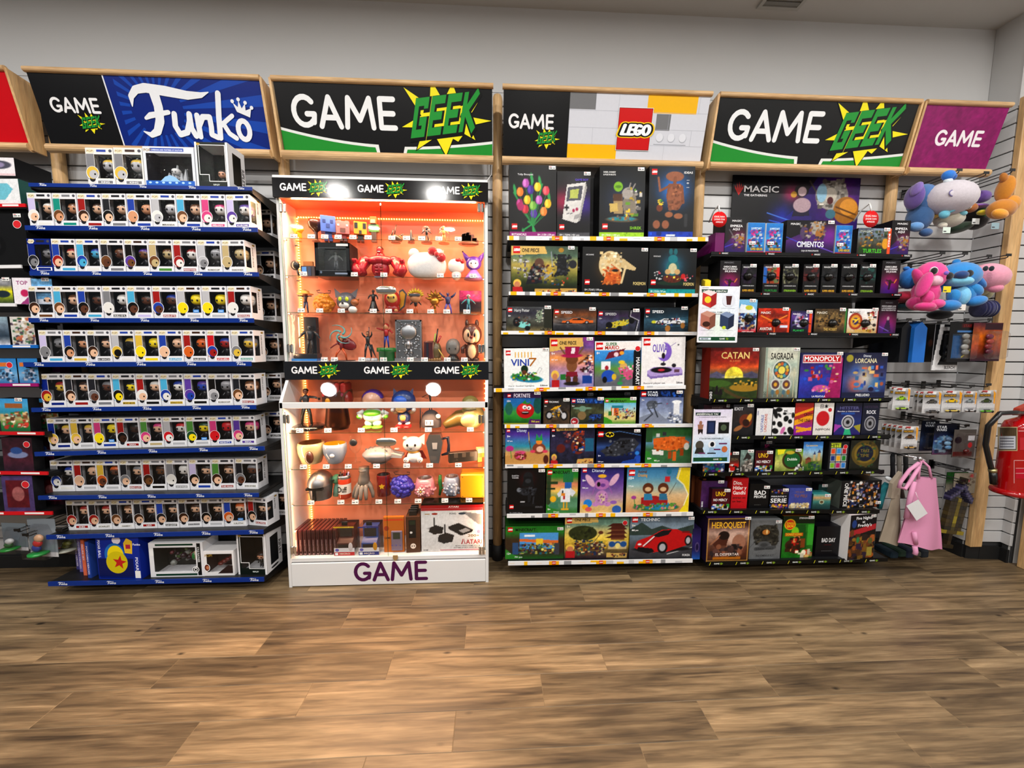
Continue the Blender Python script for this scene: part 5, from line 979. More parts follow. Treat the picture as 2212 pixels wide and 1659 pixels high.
def wobbler(cx,cy,r,label,Y=-.315):
    c=at(cx,cy,Y);R_=r/420
    t=thing('shelf_wobbler',label,'sign',(c[0],Y,c[2]))
    b=MB();b.lathe([(0,.001),(R_,.001),(R_,0),(0,0)],(0,0,0),'#d51f26','print',28,'y');A=Art(b,(0,-.0012,0))
    for k,s_ in enumerate(('IDEAL PARA','JUGAR CON','AMIGOS')): A.text(s_,0,R_*(.25-.34*k),R_*.19,'#f6e9e9',R_*1.4 if k < 2 else R_,'c')
    b.obj('disc',t);b=MB();b.tube([(0,.001,R_*.9),(-.004,.004,R_*1.5),(.006,.02,R_*2.0),(.0,.06,R_*1.5),(0,.1,R_*.4)],.004,'#e8e8e8','plastic',6);b.obj('clear_strip',t)
wobbler(1554,474,17,'round red shelf disc behind the left black display box')
wobbler(1881,473,18.5,'round red shelf disc right of the fantasy poster')
emp=[('F','#141216'),('P','#2a1a6a',0,0,100,0,100,50,60,58,0,24),('H',70,40,34,'#b82a6a',.7),('L',0,16,60,30,2,'#5a4ad8'),('E',60,44,14,10,'#a8a29c'),('E',76,36,14,9,'#a87a3a'),('K',36,14,94,54,50,4,['#8a847c','#c8c0b4','#6a3a8a','#a8742a','#3a2a4a'],3),('L',20,66,60,30,2,'#8a8a90')]
s=GS[0]
item(s,'display_box','left black starter display box on the top game shelf',1568,1613,469.4,emp,[('MAGIC',32,88,5,'#e8e8ea',46),('EMPIEZA',24,73,6.5,'#f0f0f2',60),('AQUI',36,64,6.5,'#f0f0f2',34)],group=GB[0],d=.12,tagp=None,side='#121114')
item(s,'display_box','right black starter display box on the top game shelf',1928,1969,476,emp,[('MAGIC',28,88,5,'#e8e8ea',56),('EMPIEZA',20,73,6.5,'#f0f0f2',64),('AQUI',34,64,6.5,'#f0f0f2',36)],group=GB[0],d=.12,tagp=None,side='#121114')
A_=at(1540,505,-.25);solid_box('storage_box','plum-coloured box end beside the left starter display box','box',(A_[0]+.02,-.285,s.z(A_[0])),(0,0,0),.05,.105,.2,None,None,'#7a1f6a','#7a1f6a')
her=[('G','#1c5a9a','#2a8ac8','#3a9ad8','#2a7ac0','#2f8ad0'),('R',0,0,100,7,'#c8202c'),('E',40,38,24,18,'#b8b8c4'),('E',40,38,18,13,'#b02a34'),('E',40,38,10,8,'#d8dce4'),('E',26,66,14,10,'#c8388a'),('E',76,54,16,22,'#2f6ac0'),('K',10,24,92,80,50,5,['#2f6ac0','#c8388a','#6a2a34','#3aa0d8','#2a4a2a','#e8e8f0'],3),('R',26,10,90,20,'#1c3a5a')]
for k,(a,c_,yt) in enumerate(((1616,1654,481),(1656,1693,482),(1807,1843,487))):
    item(s,'card_pack',f'blue hero card pack, {["left one of the pair beside the left display box", "right one of the pair left of the large purple box", "single pack right of the large purple box"][k]}',a,c_,yt,her,[('SUPER HEROES',22,11,8,'#e8c83a',70),('JUMPSTART',20,78,7,'#d8ecfa',60)],group='blue hero card packs',d=.05,side='#e8eaee',top='#e8eaee',tagp=(.3,.32),Yoff=.012)
cim=[('G','#1a1430','#3a1a5a','#5a2a7a','#4a2a6a','#2a2430','#201c24'),('P','#17141c',0,100,46,100,30,60,0,40),('H',90,60,34,'#8a2aa0',.8),('L',0,50,34,30,2,'#4a5ad8'),('L',60,26,100,6,2,'#8a6ae8'),('E',60,78,11,20,'#a8a29c'),('E',70,60,10,18,'#a8763a'),('E',36,64,8,18,'#5a4a6a'),('K',28,40,80,96,60,4.5,['#8a847c','#b8b0a8','#6a4a7a','#a8742a','#3a2f4a'],3),('R',30,5,72,14,'#1a1a20')]
item(s,'card_game_box','large purple card game box in the middle of the top game shelf',1700.5,1805.5,476,cim,[('MAGIC',8,86,6,'#e8e8ea',20),('CIMIENTOS',23,21,17,'#eef2fa',56),('CAJA DE PRINCIPIANTE',33,7.5,4.6,'#d8d8e0',36)],group=GB[0],d=.07,tagp=(.91,.93))
tur=[('G','#2a2a24','#3a3a30','#5a5a50','#7a8a98','#8a9ab0'),('N',.3,12,4),('K',4,30,92,90,70,6,['#4a5a3a','#5a5a60','#8a5a2a','#2a3a2a','#c89a3a'],3),('E',84,42,10,20,'#d8a02a'),('R',90,0,100,100,'#e05a2a'),('R',6,6,40,30,'#24461c')]
item(s,'card_game_box','grey-green card box with black security dome, top game shelf',1854.4,1927.5,493,tur,[('MAGIC',7,84,9,'#e8f4e8',36),('TURTLES',18,8,15,'#5ac83a',56),('|BUNDLE',92,80,5,'#fff',50)],group=GB[0],d=.07,tagp=(.85,.93))
s=GS[1]
desc=[('F','#131114'),('H',50,32,40,'#c81f6a',.95),('H',40,10,40,'#3a1a9a',.7),('E',50,36,9,8,'#3a2226'),('L',30,42,74,34,4,'#3a2226'),('L',74,34,84,44,3,'#e8943a'),('L',50,34,46,16,6,'#2a1a1c'),('L',26,36,38,28,2,'#e8743a')]
for a,c_,nm in ((1556.5,1601.5,'left'),(1907,1947,'right')):
    item(s,'display_box',f'{nm} black display box with pink glow on the second game shelf',a,c_,563,desc,[('MAGIC',20,92,4.5,'#8a8a90',56),('DESCUBRE',18,79,5,'#f0f0f2',62),('MAS FORMAS',14,72,5,'#f0f0f2',70),('DE JUGAR',24,65,5,'#f0f0f2',56)],group=GB[1],d=.12,tagp=None)
def security_dome(t,x,y,r=.019):
    b=MB();b.lathe([(r,0),(r*.98,.006),(r*.72,.013),(r*.66,.015),(r*.62,.021),(0,.024)],(0,0,0),'#101012','plastic',18,'y')
    b.tube([(-r*1.9,-.001,r*.2),(-r,-.002,0)],.0012,'#17171a',n=5);b.tube([(r,-.002,0),(r*1.9,-.001,-r*.2)],.0012,'#17171a',n=5)
    b.obj('security_dome',t,(x,-.001,y))
packs=[(1602.5,1636,'#16131c','#3a2446','SUPER HEROES','#e8b83a','#e8382a','purple-tinted'),(1650,1686,'#a84a2a','#7a8a5a','TURTLES','#2f9a44','#e05a2a','orange and blue'),(1692.5,1727,'#3a3a2c','#8a8a70','STRIXHAVEN','#9ac83a','#2a2a2a','khaki'),(1737,1772,'#24161a','#6a2a2a','SUPER HEROES','#e8b83a','#e8382a','dark red'),
         (1776.5,1811,'#17181b','#2a2c30','SUPER HEROES','#e8b83a','#e8382a','charcoal'),(1819,1853,'#141416','#222226','SUPER HEROES','#e8b83a','#e8382a','plain black'),(1859.5,1894.5,'#12201f','#2a5a54','STRIXHAVEN','#9ac83a','#1c2a22','dark teal')]
for k,(a,c_,c1,c2,nm,tc,bc,d_) in enumerate(packs):
    o_=[('G','#121213','#121213',c1,c2,c1,'#16161a'),('N',.3,14,k+2),('K',10,36,90,88,40,7,[c1,c2,'#26262a'],k+5),('R',0,0,100,3,bc),('R',0,3,100,34,'#121213')]
    if k == 1: o_ += [('R',0,36,22,92,'#2a6ab8'),('R',80,50,100,92,'#c83a2a')]
    t=item(s,'card_deck',f'{d_} card deck with black security dome on the second game shelf',a,c_,571,o_,[('MAGIC',12,88,5,'#e8e8ea',44),('COMMANDER DECK',12,25,3,'#e0e0e2',76),(nm,12,7,7,tc,76)],group='card decks on the second game shelf',d=.06,tagp=(.75,.93),Yoff=.012)
    security_dome(t,(.42-.5+.06*(k % 2))*.08,.093,.0235)
A_=at(1535,604,-.27)
for k in range(3): solid_box('card_sleeve',f'{["front", "middle", "back"][k]} one of three yellow card packs behind the white poster','pack',(A_[0]-.014+.010*k,-.27+.03*k,s.z(A_[0])),(0,0,radians(-8)),.03,.070+.008*k,.02,[('G','#8a7a1a','#e8d02a','#f0dc3a')],'yellow card packs','#d8c02a','#e8d02a')
s=GS[2]
lan=[('F','#121013'),('H',50,28,44,'#c01f7a',.95),('H',40,4,40,'#3a1a9a',.7),('P','#3a1a4a',28,6,74,6,58,44,46,44),('E',52,46,7,6,'#b89aa8'),('L',6,22,60,8,1.6,'#9a8ae8')]
item(s,'display_box','black display box with purple figure at the right end, third game shelf',1902,1941,648,lan,[('MAGIC',30,90,4,'#6a6a70',40),('DESCUBRE LOS',10,80,4,'#c8c8cc',80),('LANZAMIENTOS',10,74,4,'#c8c8cc',80),('MAS RECIENTES',10,68,4,'#c8c8cc',80)],group=GB[2],d=.12,tagp=None)
g3=[(1593,1637,647,[('G','#c8202c','#dce8f0','#a8c8e0','#7ab8e0','#8ac0e0'),('K',2,10,98,60,90,5,['#e8e8ee','#6a2a3a','#2a4a8a','#c8a86a','#3a3a44'],4),('P','#e8eef4',0,60,100,60,80,80,20,86),('E',60,76,18,7,'#c8c83a'),('R',0,0,100,6,'#c8202c')],[('GET READY',30,1,4,'#fff',60)],'white and blue crowd card box',(.75,.95)),
      (1638,1708.5,666,[('G','#6a1a12','#a82a16','#c84a1a','#8a2412','#c83a1a'),('N',.4,14,3),('L',10,70,44,50,5,'#e8943a'),('L',90,72,56,50,5,'#e8943a'),('L',52,46,54,0,5,'#e8641a'),('R',93,0,100,100,'#e0562a'),('R',70,22,94,32,'#dce4f4')],[('MAGIC',9,78,9,'#f0e8e4',30),('AVATAR',8,12,12,'#f2f0ea',38)],'fiery red card box',(.84,.95)),
      (1709.5,1757,671.5,[('G','#151824','#2c2450','#4a2f7a','#6a4a9a','#2a2a50'),('N',.3,14,6),('E',44,60,26,26,'#a8a0c8'),('K',8,30,80,80,40,7,['#8a80b8','#2a2440','#c83a5a','#d8d8e8'],3),('R',84,0,97,100,'#e0562a'),('R',8,6,74,20,'#152a24')],[('MAGIC',8,82,8,'#f0e8f4',34),('PLANET',14,9,8,'#3ac86a',50)],'dark purple space card box',(.82,.93)),
      (1761,1831,667,[('G','#2a2014','#6a5434','#8a6a3a','#6a5a3a','#4a3a24'),('N',.4,12,8),('K',4,30,90,90,60,6,['#8a7048','#4a3820','#a88a58','#2c2416'],3),('R',95,0,100,100,'#3a8a44')],[('MAGIC',6,80,9,'#e8e0d0',32),('THE HOBBIT',30,12,12,'#d8b86a',42)],'brown parchment card box',(.85,.95)),
      (1832,1901,667,[('G','#c8a86a','#d8c8b0','#e8dcd0','#e8e4e2','#e8e8ea'),('N',.12,12,4),('E',26,50,22,34,'#a8442a'),('E',26,50,16,25,'#d8a03a'),('E',26,50,9,14,'#4a3a6a'),('P','#e8c83a',10,60,24,52,20,40,30,50,40,64,28,58),('K',50,10,92,90,36,7,['#b8282a','#e8e0d8','#c8a86a','#3a2a2a'],3),('R',95,0,100,100,'#c8202c')],[('MAGIC',6,82,8,'#2a2a2e',34),('SUPER HEROES',26,8,10,'#e8b81e',48)],'cream card box with a round shield',(.85,.95))]
for a,c_,yt,o_,tx,d_,tp in g3:
    t=item(s,'card_game_box',f'{d_} with black security dome on the third game shelf',a,c_,yt,o_,tx,group='card boxes on the third game shelf',d=.07,tagp=tp,Yoff=.012)
    security_dome(t,.01,.058 if yt > 650 else .08,.023)
def a4(label,px,draw,Y):
    P=[at(x,y,Y) for x,y in px];w_=(P[1][0]-P[0][0]+P[2][0]-P[3][0])/2;h_=((P[0][2]+P[1][2])-(P[2][2]+P[3][2]))/2
    t=thing('shelf_poster',label,'poster',((P[3][0]+P[2][0])/2,Y,(P[2][2]+P[3][2])/2),(0,0,0))
    b=MB();b.box((-w_/2,0,0),(w_/2,.002,h_),'#e9eaf0','print');A=Art(b,(-w_/2,0,0));draw(A,w_,h_);b.obj('sheet',t)
    b=MB();b.box((-w_/2-.003,-.0035,-.003),(-w_/2,.003,h_+.003),'#f2f2f4','plastic');b.box((w_/2,-.0035,-.003),(w_/2+.003,.003,h_+.003),'#f2f2f4','plastic');b.box((-w_/2,-.0035,-.004),(w_/2,.003,0),'#f2f2f4','plastic');b.obj('holder',t)
    b=MB();b.box((-.01,.003,h_*.4),(.01,.06,h_*.4+.004),'#d8d8da','plastic');b.obj('arm',t)
    return t
def cubebox(A,x,y,s_,c1,c2,c3): A.poly([(x,y),(x+s_*.6,y-s_*.25),(x+s_*.6,y+s_*.55),(x,y+s_*.8)],c1);A.poly([(x+s_*.6,y-s_*.25),(x+s_,y),(x+s_,y+s_*.8),(x+s_*.6,y+s_*.55)],c2);A.poly([(x,y+s_*.8),(x+s_*.6,y+s_*.55),(x+s_,y+s_*.8),(x+s_*.4,y+s_*.98)],c3)
def d_ya(A,w,h):
    A.pic(0,0,w,h,[('F','#e6e9f0'),('H',10,35,26,'#d8b8dc',.5),('H',80,60,40,'#e4ecf8',.8),('H',50,30,30,'#dcecd8',.6),('H',20,80,20,'#f0e4c8',.4)],.006);A.up()
    A.poly([(.05*w,.885*h),(.70*w,.885*h),(.71*w,.945*h),(.04*w,.945*h)],'#1f4a3a');A.rect(.05*w,.965*h,.22*w,.975*h,'#8a9098');A.rect(.03*w,.02*h,.97*w,.09*h,'#1f5a3a')
    for k,(x,y) in enumerate(((.06,.64),(.55,.64),(.05,.24),(.54,.24))): A.rect((x+.02)*w,(y-.035)*h,(x+.36)*w,(y-.03)*h,'#8a9098')
    A.up();A.text('¡YA A LA VENTA!',.075*w,.897*h,.032*h,'#f2f6f2',.60*w);A.text('¡DESAYUNA, COME Y CENA',.15*w,.525*h,.022*h,'#2a3a34',.66*w);A.text('CON TUS FRANQUICIAS FAVORITAS!',.05*w,.492*h,.022*h,'#2a3a34',.86*w)
    A.rect(.05*w,.035*h,.34*w,.075*h,'#dce8f0');A.text('GAME',.56*w,.042*h,.028*h,'#f2f6f2');A.ell(.58*w+.11*w,.5*h*0+.055*h,.001,.001,'#fff');geek_badge(A,.73*w,.045*h,.022*h,True)
    cubebox(A,.07*w,.68*h,.36*w,'#c83a3a','#a82a2a','#e8d8d8');A.ell(.75*w,.75*h,.17*w,.12*h,'#dcdfe8');cubebox(A,.05*w,.29*h,.38*w,'#b87a6a','#8a5a4a','#c89a8a');cubebox(A,.55*w,.29*h,.36*w,'#3a4a6a','#2a3450','#8a9ab8');A.up()
    A.ell(.21*w,.76*h,.085*w,.06*h,'#ecd03a');A.poly([(.67*w,.83*h),(.83*w,.83*h),(.80*w,.67*h),(.70*w,.67*h)],'#5a2a26');A.ell(.2*w,.32*h,.10*w,.05*h,'#4a2a20');A.text('ABYSSE',.07*w,.045*h,.022*h,'#1f4a6a',.2*w);A.ell(.66*w,.26*h,.05*w,.03*h,'#c8d83a')
a4('white sale poster with four boxed mugs, beside the third game shelf',[(1508.8,618.3),(1593,618.7),(1590,738.6),(1506.6,738)],d_ya,-.335)
def d_re(A,w,h):
    A.pic(0,0,w,h,[('G','#b8d4ec','#c4dcf0','#dce8f4','#eceef4','#e6e4f0','#dcd8ec'),('H',20,75,30,'#dcd0ec',.7),('H',80,15,30,'#9ac4ec',.7)],.006);A.up()
    A.poly([(.04*w,.885*h),(.70*w,.885*h),(.71*w,.945*h),(.03*w,.945*h)],'#1c3a38');A.rect(.03*w,.02*h,.95*w,.095*h,'#1f5a3a');A.up()
    A.text('¡RESÉRVALO YA!',.06*w,.898*h,.032*h,'#f2f6f2',.58*w);A.text('TU COLECCION LOS SONS OF SPARTA',.12*w,.85*h,.017*h,'#3a4048',.74*w);A.text('Y YA ESTAN DISPONIBLES',.16*w,.44*h,.028*h,'#3a4048',.66*w);A.text('GAME',.57*w,.045*h,.028*h,'#f2f6f2');geek_badge(A,.74*w,.047*h,.022*h,True)
    A.rect(.35*w,.54*h,.58*w,.79*h,'#1f2a4a');A.rect(.66*w,.55*h,.95*w,.76*h,'#1c1f1c');A.ell(.18*w,.75*h,.04*w,.04*h,'#a87a64');A.poly([(.10*w,.72*h),(.26*w,.72*h),(.24*w,.63*h),(.12*w,.63*h)],'#a87a64');A.poly([(.11*w,.63*h),(.25*w,.63*h),(.24*w,.53*h),(.19*w,.58*h),(.13*w,.53*h)],'#3a2a26')
    A.ell(.18*w,.33*h,.11*w,.085*h,'#5a564e');A.poly([(.05*w,.17*h),(.32*w,.17*h),(.26*w,.28*h),(.10*w,.28*h)],'#3a3834');A.ell(.51*w,.34*h,.10*w,.075*h,'#e8ecf0');A.rect(.40*w,.165*h,.63*w,.185*h,'#17181c');A.poly([(.44*w,.19*h),(.60*w,.19*h),(.57*w,.29*h),(.46*w,.29*h)],'#a8c4dc');A.ell(.86*w,.25*h,.08*w,.06*h,'#c87a4a');A.up()
    A.rect(.39*w,.57*h,.54*w,.76*h,'#2f3f6a');A.ell(.8*w,.66*h,.08*w,.06*h,'#5a6a54');A.ell(.52*w,.345*h,.055*w,.045*h,'#1c1f26');A.rect(.16*w,.165*h,.34*w,.19*h,'#7a3a6a');A.rect(.57*w,.235*h,.75*w,.26*h,'#7a3a6a');A.rect(.70*w,.345*h,.92*w,.37*h,'#7a3a6a')
a4('white reservation poster with small product pictures, beside the fifth game shelf',[(1497,884),(1578,885),(1574,999),(1495,998.5)],d_re,-.335)
s=GS[3]
cat=[('G','#22301a','#4a5a24','#8a7a2a','#5a6a3a','#6a5a4a','#c85a2a','#a83222','#8a261e','#7a2420'),('P','#5a5870',0,48,14,54,26,48,40,50,70,48,86,54,100,48,100,40,0,40),('E',50,44,19,19,'#ecdc4e'),('E',50,43,19.5,1.5,'#f4ec8a'),('P','#3a4a24',0,42,30,40,70,42,100,40,100,0,0,0),('N',.3,9,3),('E',74,22,32,8,'#a8862e'),('E',20,30,24,7,'#4a6a2c'),('P','#5a4a2a',26,24,60,6,88,0,60,0,24,18),('K',0,2,30,20,12,6,['#1c2614','#2a3a1c'],4),('K',50,26,98,36,20,3,['#2a3a18','#c8a03a'],6),('P','#241c20',14,26,18,26,20,8,12,8),('P','#241c20',22,20,26,20,29,8,20,8),('R',0,0,8,18,'#141414')]
item(s,'board_game_box','large red board game box with a yellow sun, fourth game shelf',1536,1642,751,cat,[('CATAN',22,79,13,'#ecd08a',58),('EL JUEGO',40,73,3,'#e8945a',22),('|DEVIR',2,14,5,'#f0f0f0')],group=GB[3],side='#8a2a1c',top='#6a1f18',tagp=(.92,.95),d=.09,Yoff=.02)
sag=[('G','#6a6a60','#8a9a8a','#a8b4a8','#c8c8b4','#b4c4b8','#d0d0c0','#c8ccc0'),('N',.12,8),('R',0,0,6,100,'#9aa89c'),('R',94,0,100,100,'#b0b8a8')]
for k in range(6): sag += [('L',12+15*k,4,12+15*k,60,1.4,['#b87a5a','#7a9ab0','#c8c4a8'][k % 3])]
sag += [('E',50,56,27,20,'#d8dcd4'),('E',50,56,24,17.5,'#4a5a5a')] + [('E',50+17*cos(k*.5236),56+12.4*sin(k*.5236),4.6,3.4,['#d8a83a','#c8c86a','#5aa0b0','#c86a3a'][k % 4]) for k in range(12)] + [('E',50,56,10,7.5,'#e8d86a')]
for x in (34,66): sag += [('E',x,28,15,12,'#c8ccc8'),('E',x,28,11,8.5,'#6a4a4a'),('E',x,28,5,4,'#d8a83a'),('E',x-7,13,5,5,'#5a7a8a'),('E',x+7,13,5,5,'#a87a3a')]
item(s,'board_game_box','pale board game box with a round stained-glass window',1655,1730,750.4,sag,[('SAGRADA',16,77,13,'#2f2a2a',66),('|DEVIR',1,14,6,'#1a1a1a')],group=GB[3],side='#9a9a90',top='#b0b0a8',tagp=(.89,.95),d=.09)
mon=[('G','#2a3a9a','#3a3aa0','#2f4ab0','#4a3a9a','#3a2a6a','#1f2450'),('P','#a81f6a',60,0,100,0,100,90,78,80,70,30),('N',.2,14),('R',5,78,96,96,'#f0eef0'),('R',6.5,80,94.5,94.5,'#c01e26'),('K',10,36,96,74,26,5,['#b82a2a','#2a5ad0','#d86aa0','#4a9a4a','#6a3a9a','#e8c8a8'],3),('E',52,22,20,8,'#c85aa8'),('K',30,14,74,26,20,3,['#e8a0d0','#4a8a3a','#e8c83a','#d86aa0'],6)]
item(s,'board_game_box','blue and pink property board game box with red title bar',1731,1823.5,762,mon,[('MONOPOLY',9,82,10.5,'#ffffff',82),('LA PELICULA',32,3,4,'#f0f0f2',32)],group=GB[3],side='#1f2a6a',top='#15183a',tagp=(.91,.97),d=.06)
lor=[('G','#1f2a5a','#2a3a78','#3a4a8a','#2c3464','#242a50','#1c2040'),('N',.2,14),('H',50,45,38,'#e8dcc0',.85),('H',28,30,18,'#e86a4a',.8),('H',80,34,18,'#2a7ab8',.7),('H',28,60,16,'#3a6ac0',.7),('H',74,66,18,'#2c2058',.8),('K',14,14,92,70,26,6,['#3a5aa8','#d87a5a','#2a1f4a','#e8c88a','#5a90c8'],3),('E',13,88,8,8,'#a8a03a'),('R',0,3,100,13,'#1c2448')]
item(s,'board_game_box','midnight blue board game box with light beam, fourth game shelf',1825,1919.5,762,lor,[('Disney',44,91,5,'#d8dce8',18),('LORCANA',26,78,10,'#e4dcb8',50),('PRELUDIO',33,4.5,5.5,'#f2f4f8',32)],group=GB[3],side='#1a2044',top='#15183a',tagp=(.92,.95),d=.06)
s=GS[4]
cow=[('F','#e9e9ea')] + [('E',x,y,a,c_,'#131314',r_) for x,y,a,c_,r_ in ((10,78,10,18,20),(26,92,16,8,0),(6,44,8,8,0),(34,40,12,11,30),(62,60,14,9,70),(82,50,10,8,0),(30,72,6,9,40),(14,16,16,10,-20),(88,16,14,16,30),(62,8,8,5,0),(54,78,8,5,0),(94,72,7,10,0))] + [('E',50,18,9,14,'#d078b0',-25)]
g5=[(1520,1582,874,[('F','#1c1a1e'),('R',0,84,100,100,'#3a1f28')],[('DISNEY',30,88,5,'#8a7a7a',40)],'dark box half hidden behind the reservation poster',(.9,.94),-.24),
      (1584.6,1630.5,874,[('G','#26262a','#2c2c30','#3a3230','#33333a'),('N',.25,12),('E',62,48,30,22,'#7a3a22',40),('E',78,56,11,16,'#d8a84a',-20),('E',64,42,16,12,'#3a1f18',40),('E',28,24,24,7,'#a8744a',30)],[('EXIT',5,82,10,'#d0d0d4',42)],'dark escape game box with an amber eye',(.8,.95),None),
      (1635,1670,882,[('F','#e2e2e4'),('L',8,76,8,90,2,'#3a3a6a')],[('^UNSTABLE',46,14,17,'#5a6ab0',62),('^UNICORNS',68,14,17,'#c85a3a',66)],'narrow white game box with rainbow lettering',None,None),
      (1671,1717.5,880,cow,[('ME',50,84,7,'#1a1a1c',18),('VACUNO',50,75,6,'#1a1a1c',42)],'cow-patterned black and white game box',None,None),
      (1718.5,1759,870,[('G','#8a1f9a','#9a2aa0','#b03a3a','#b8342a','#a82a24'),('P','#e8a81e',0,46,100,66,100,50,0,30),('P','#e8a81e',0,66,100,86,100,78,0,58),('P','#e8a81e',12,16,96,26,96,16,12,8),('P','#e8a81e',10,28,96,20,96,14,10,20)],[('CROSS',50,60,9,'#2a1a10',46),('THE LINE',20,42,9,'#2a1a10',66)],'red and purple game box with yellow tape',None,None),
      (1760,1803,870,[('F','#e4e0dc'),('E',47,52,33,23,'#c81f2a')],[('NIPPON',14,15,6.5,'#1c1c20',72),('日本',30,84,10,'#1c1c20'),('[O]',80,78,6,'#c8323a')],'white game box with a large red disc',None,None),
      (1806,1864,870,[('G','#3a2a7a','#24367a','#2a3a78','#2c2a5a','#1c1c30'),('P','#a84ab0',0,8,28,30,0,34),('P','#3ab88a',36,0,66,0,58,22,42,22),('P','#a8a03a',100,6,72,28,100,34),('E',50,40,24,22,'#d4d4d8'),('E',50,40,20,18,'#2c2c34'),('E',50,40,16,14.5,'#a8a8ae'),('E',50,40,7,6.5,'#17171b'),('R',22,64,74,70,'#2a5aa8')],[('HITSTER',16,80,9,'#6a6a9a',72),('Bandas y Canciones',8,72,4,'#d8d8e4',84)],'dark blue music game box with a loudspeaker and coloured rays',None,None),
      (1865,1902,870,[('F','#1a2038'),('N',.15,12),('E',50,36,34,23,'#b8b8be'),('E',50,36,29,19,'#2c2c34'),('E',50,36,22,15,'#94949a'),('E',50,36,10,7,'#17171b')],[('HITSTER',10,84,7,'#4a3a5a',80),('ROCK',24,66,11,'#e8e8f0',56)],'narrow dark music game box with a grey loudspeaker',None,None)]
for a,c_,yt,o_,tx,l_,tp,Y in g5: item(s,'board_game_box',l_+(', fifth game shelf' if len(l_.split()) < 12 else ''),a,c_,yt,o_,tx,group=GB[4],side='#1c1c22',tagp=tp,Y=Y,Yoff=.014,d=.06)
s=GS[5]
grid=[('F','#1c1f24'),('R',8,80,60,96,'#c8d83a')]
for i in range(3):
    for j in range(3): c_=[['#8ab82a','#b81f6a','#3a8ad0'],['#1f3a8a','#e8b01e','#2a8a34'],['#e05a1a','#3a94d8','#b81f2a']][j][i];grid += [('R',10+28*i,6+25*j,35+28*i,28+25*j,'#c8ccd0'),('R',13+28*i,8.5+25*j,32+28*i,25.5+25*j,c_)]
g6=[(1519,1567,986,[('G','#3a2a5a','#3a6a9a','#5a4a9a'),('K',2,2,98,98,90,10,['#3a8ac8','#c84a5a','#e8a03a','#6a3a9a','#3aa86a','#d8d8e0'],3)],[],'low colourful box below the reservation poster',None),
      (1576.4,1598.5,976,[('G','#c8c0b8','#a83a2a','#3a3430','#2c2420'),('K',4,4,96,36,20,12,['#e8e8e4','#c82a24','#1c1c1c'],3),('R',0,84,18,96,'#c82a24')],[('ZELDA',14,58,11,'#8a7a5a',70)],'narrow dark box with small red cards',(.6,.9)),
      (1600,1629.5,972,[('G','#4a4a48','#6a6e6a','#8aa09a','#7a908a'),('N',.3,12),('P','#3a3432',20,50,50,92,84,70,74,52,50,60),('K',20,4,86,50,40,8,['#a8a098','#6a645e','#3a3634','#d0c8c0'],3)],[('|DEVIR',6,20,8,'#eee')],'narrow grey-green box with a horse head',(.75,.92)),
      (1632,1671.5,973,[('G','#5a1420','#5a1420','#4a0f1a'),('K',6,2,94,24,26,10,['#e8c83a','#e8e8e8','#17171b','#2a6ac0','#3aa04a'],4)],[('UNO',18,66,22,'#e8c02a',54),('NO MERCY',10,40,13,'#f2f0f0',78)],'dark red card game box, sixth game shelf',(.8,.88)),
      (1643,1674,954,[('F','#231c26')],[('50',30,76,14,'#a82a6a'),('INTIMOS',10,66,6,'#c8688a',70)],'dark box behind the dark red card game box',(.6,.95)),
      (1675.5,1736,970,[('G','#8a9a4a','#c8c87a','#a8b85a','#5a8a2a'),('N',.2,12),('E',62,50,36,42,'#4a3218'),('E',62,50,29,34,'#1f6a34'),('E',54,84,16,8,'#c8b83a'),('P','#e8e02a',6,98,36,98,30,80,10,74),('K',74,2,98,24,12,8,['#e8e8e8','#1c1c1c'],3)],[('Dobble',44,48,12,'#e8f0e8',36)],'green box with a round brown-framed tin',(.82,.92)),
      (1736.5,1779.5,954,[('G','#2f5a2a','#5a7a3a','#8a8a4a','#a8b8b0','#9ac0dc','#5a9ad8','#3a7ac0'),('N',.15,12),('P','#8a5a3a',14,22,44,24,44,40,14,38),('P','#7a3a24',10,38,30,48,48,40),('R',54,34,64,56,'#c8b48a'),('P','#3a4a7a',52,56,66,56,59,68),('R',76,34,90,62,'#c8b07a'),('P','#3a4a7a',74,62,92,62,83,74),('K',20,4,90,30,30,6,['#2f6a2a','#6a8a3a','#3a5a6a'],3)],[('Carcassonne',12,84,7,'#e8d07a',60),('|DEVIR',3,14,5,'#eee')],'tall box with a medieval castle landscape',None),
      (1792,1835.5,954,grid,[('HIT!',8,81,12,'#2a2a20',40),('[O]',82,82,8,'#f4f4f4')],'dark box with a grid of nine coloured squares',None),
      (1839,1903.5,951,[('F','#24281c'),('N',.4,14,5),('E',50,56,46,44,'#6a5a24'),('E',50,56,36,34,'#8a742a'),('E',50,56,28,27,'#15203a'),('K',10,10,90,96,30,5,['#5a4e20','#3a5a34'],3)],[('TAKE',34,60,10,'#8a7a3a',30),('TIME',34,44,10,'#8a7a3a',30)],'dark olive box with a golden ring',None)]
for k,(a,c_,yt,o_,tx,l_,tp) in enumerate(g6): item(s,'board_game_box',l_,a,c_,yt,o_,tx,group=GB[5],side='#1f2024',tagp=tp,yb=None,Y=(-.20 if 'behind' in l_ else -.272),d=.06)
s=GS[6]
uno=g6[3][3]
item(s,'board_game_box','purple and yellow box at the left of the seventh game shelf',1515,1571,1039,[('G','#4a2a5a','#5a3068','#4a2858'),('P','#e8d02a',40,0,100,0,100,40),('N',.2,12)],[('|DEVIR',4,22,6,'#fff')],Y=-.245,group=GB[6],side='#6a3a24',tagp=(.75,.95),d=.1)
item(s,'board_game_box','dark red card game box in front of the purple one',1538,1578,1056,uno,[('UNO',20,66,22,'#e8c02a',54),('NO MERCY',10,42,12,'#f2f0f0',76)],Y=-.281,d=.03,group=GB[6],side='#3a1018',tagp=(.82,.9))
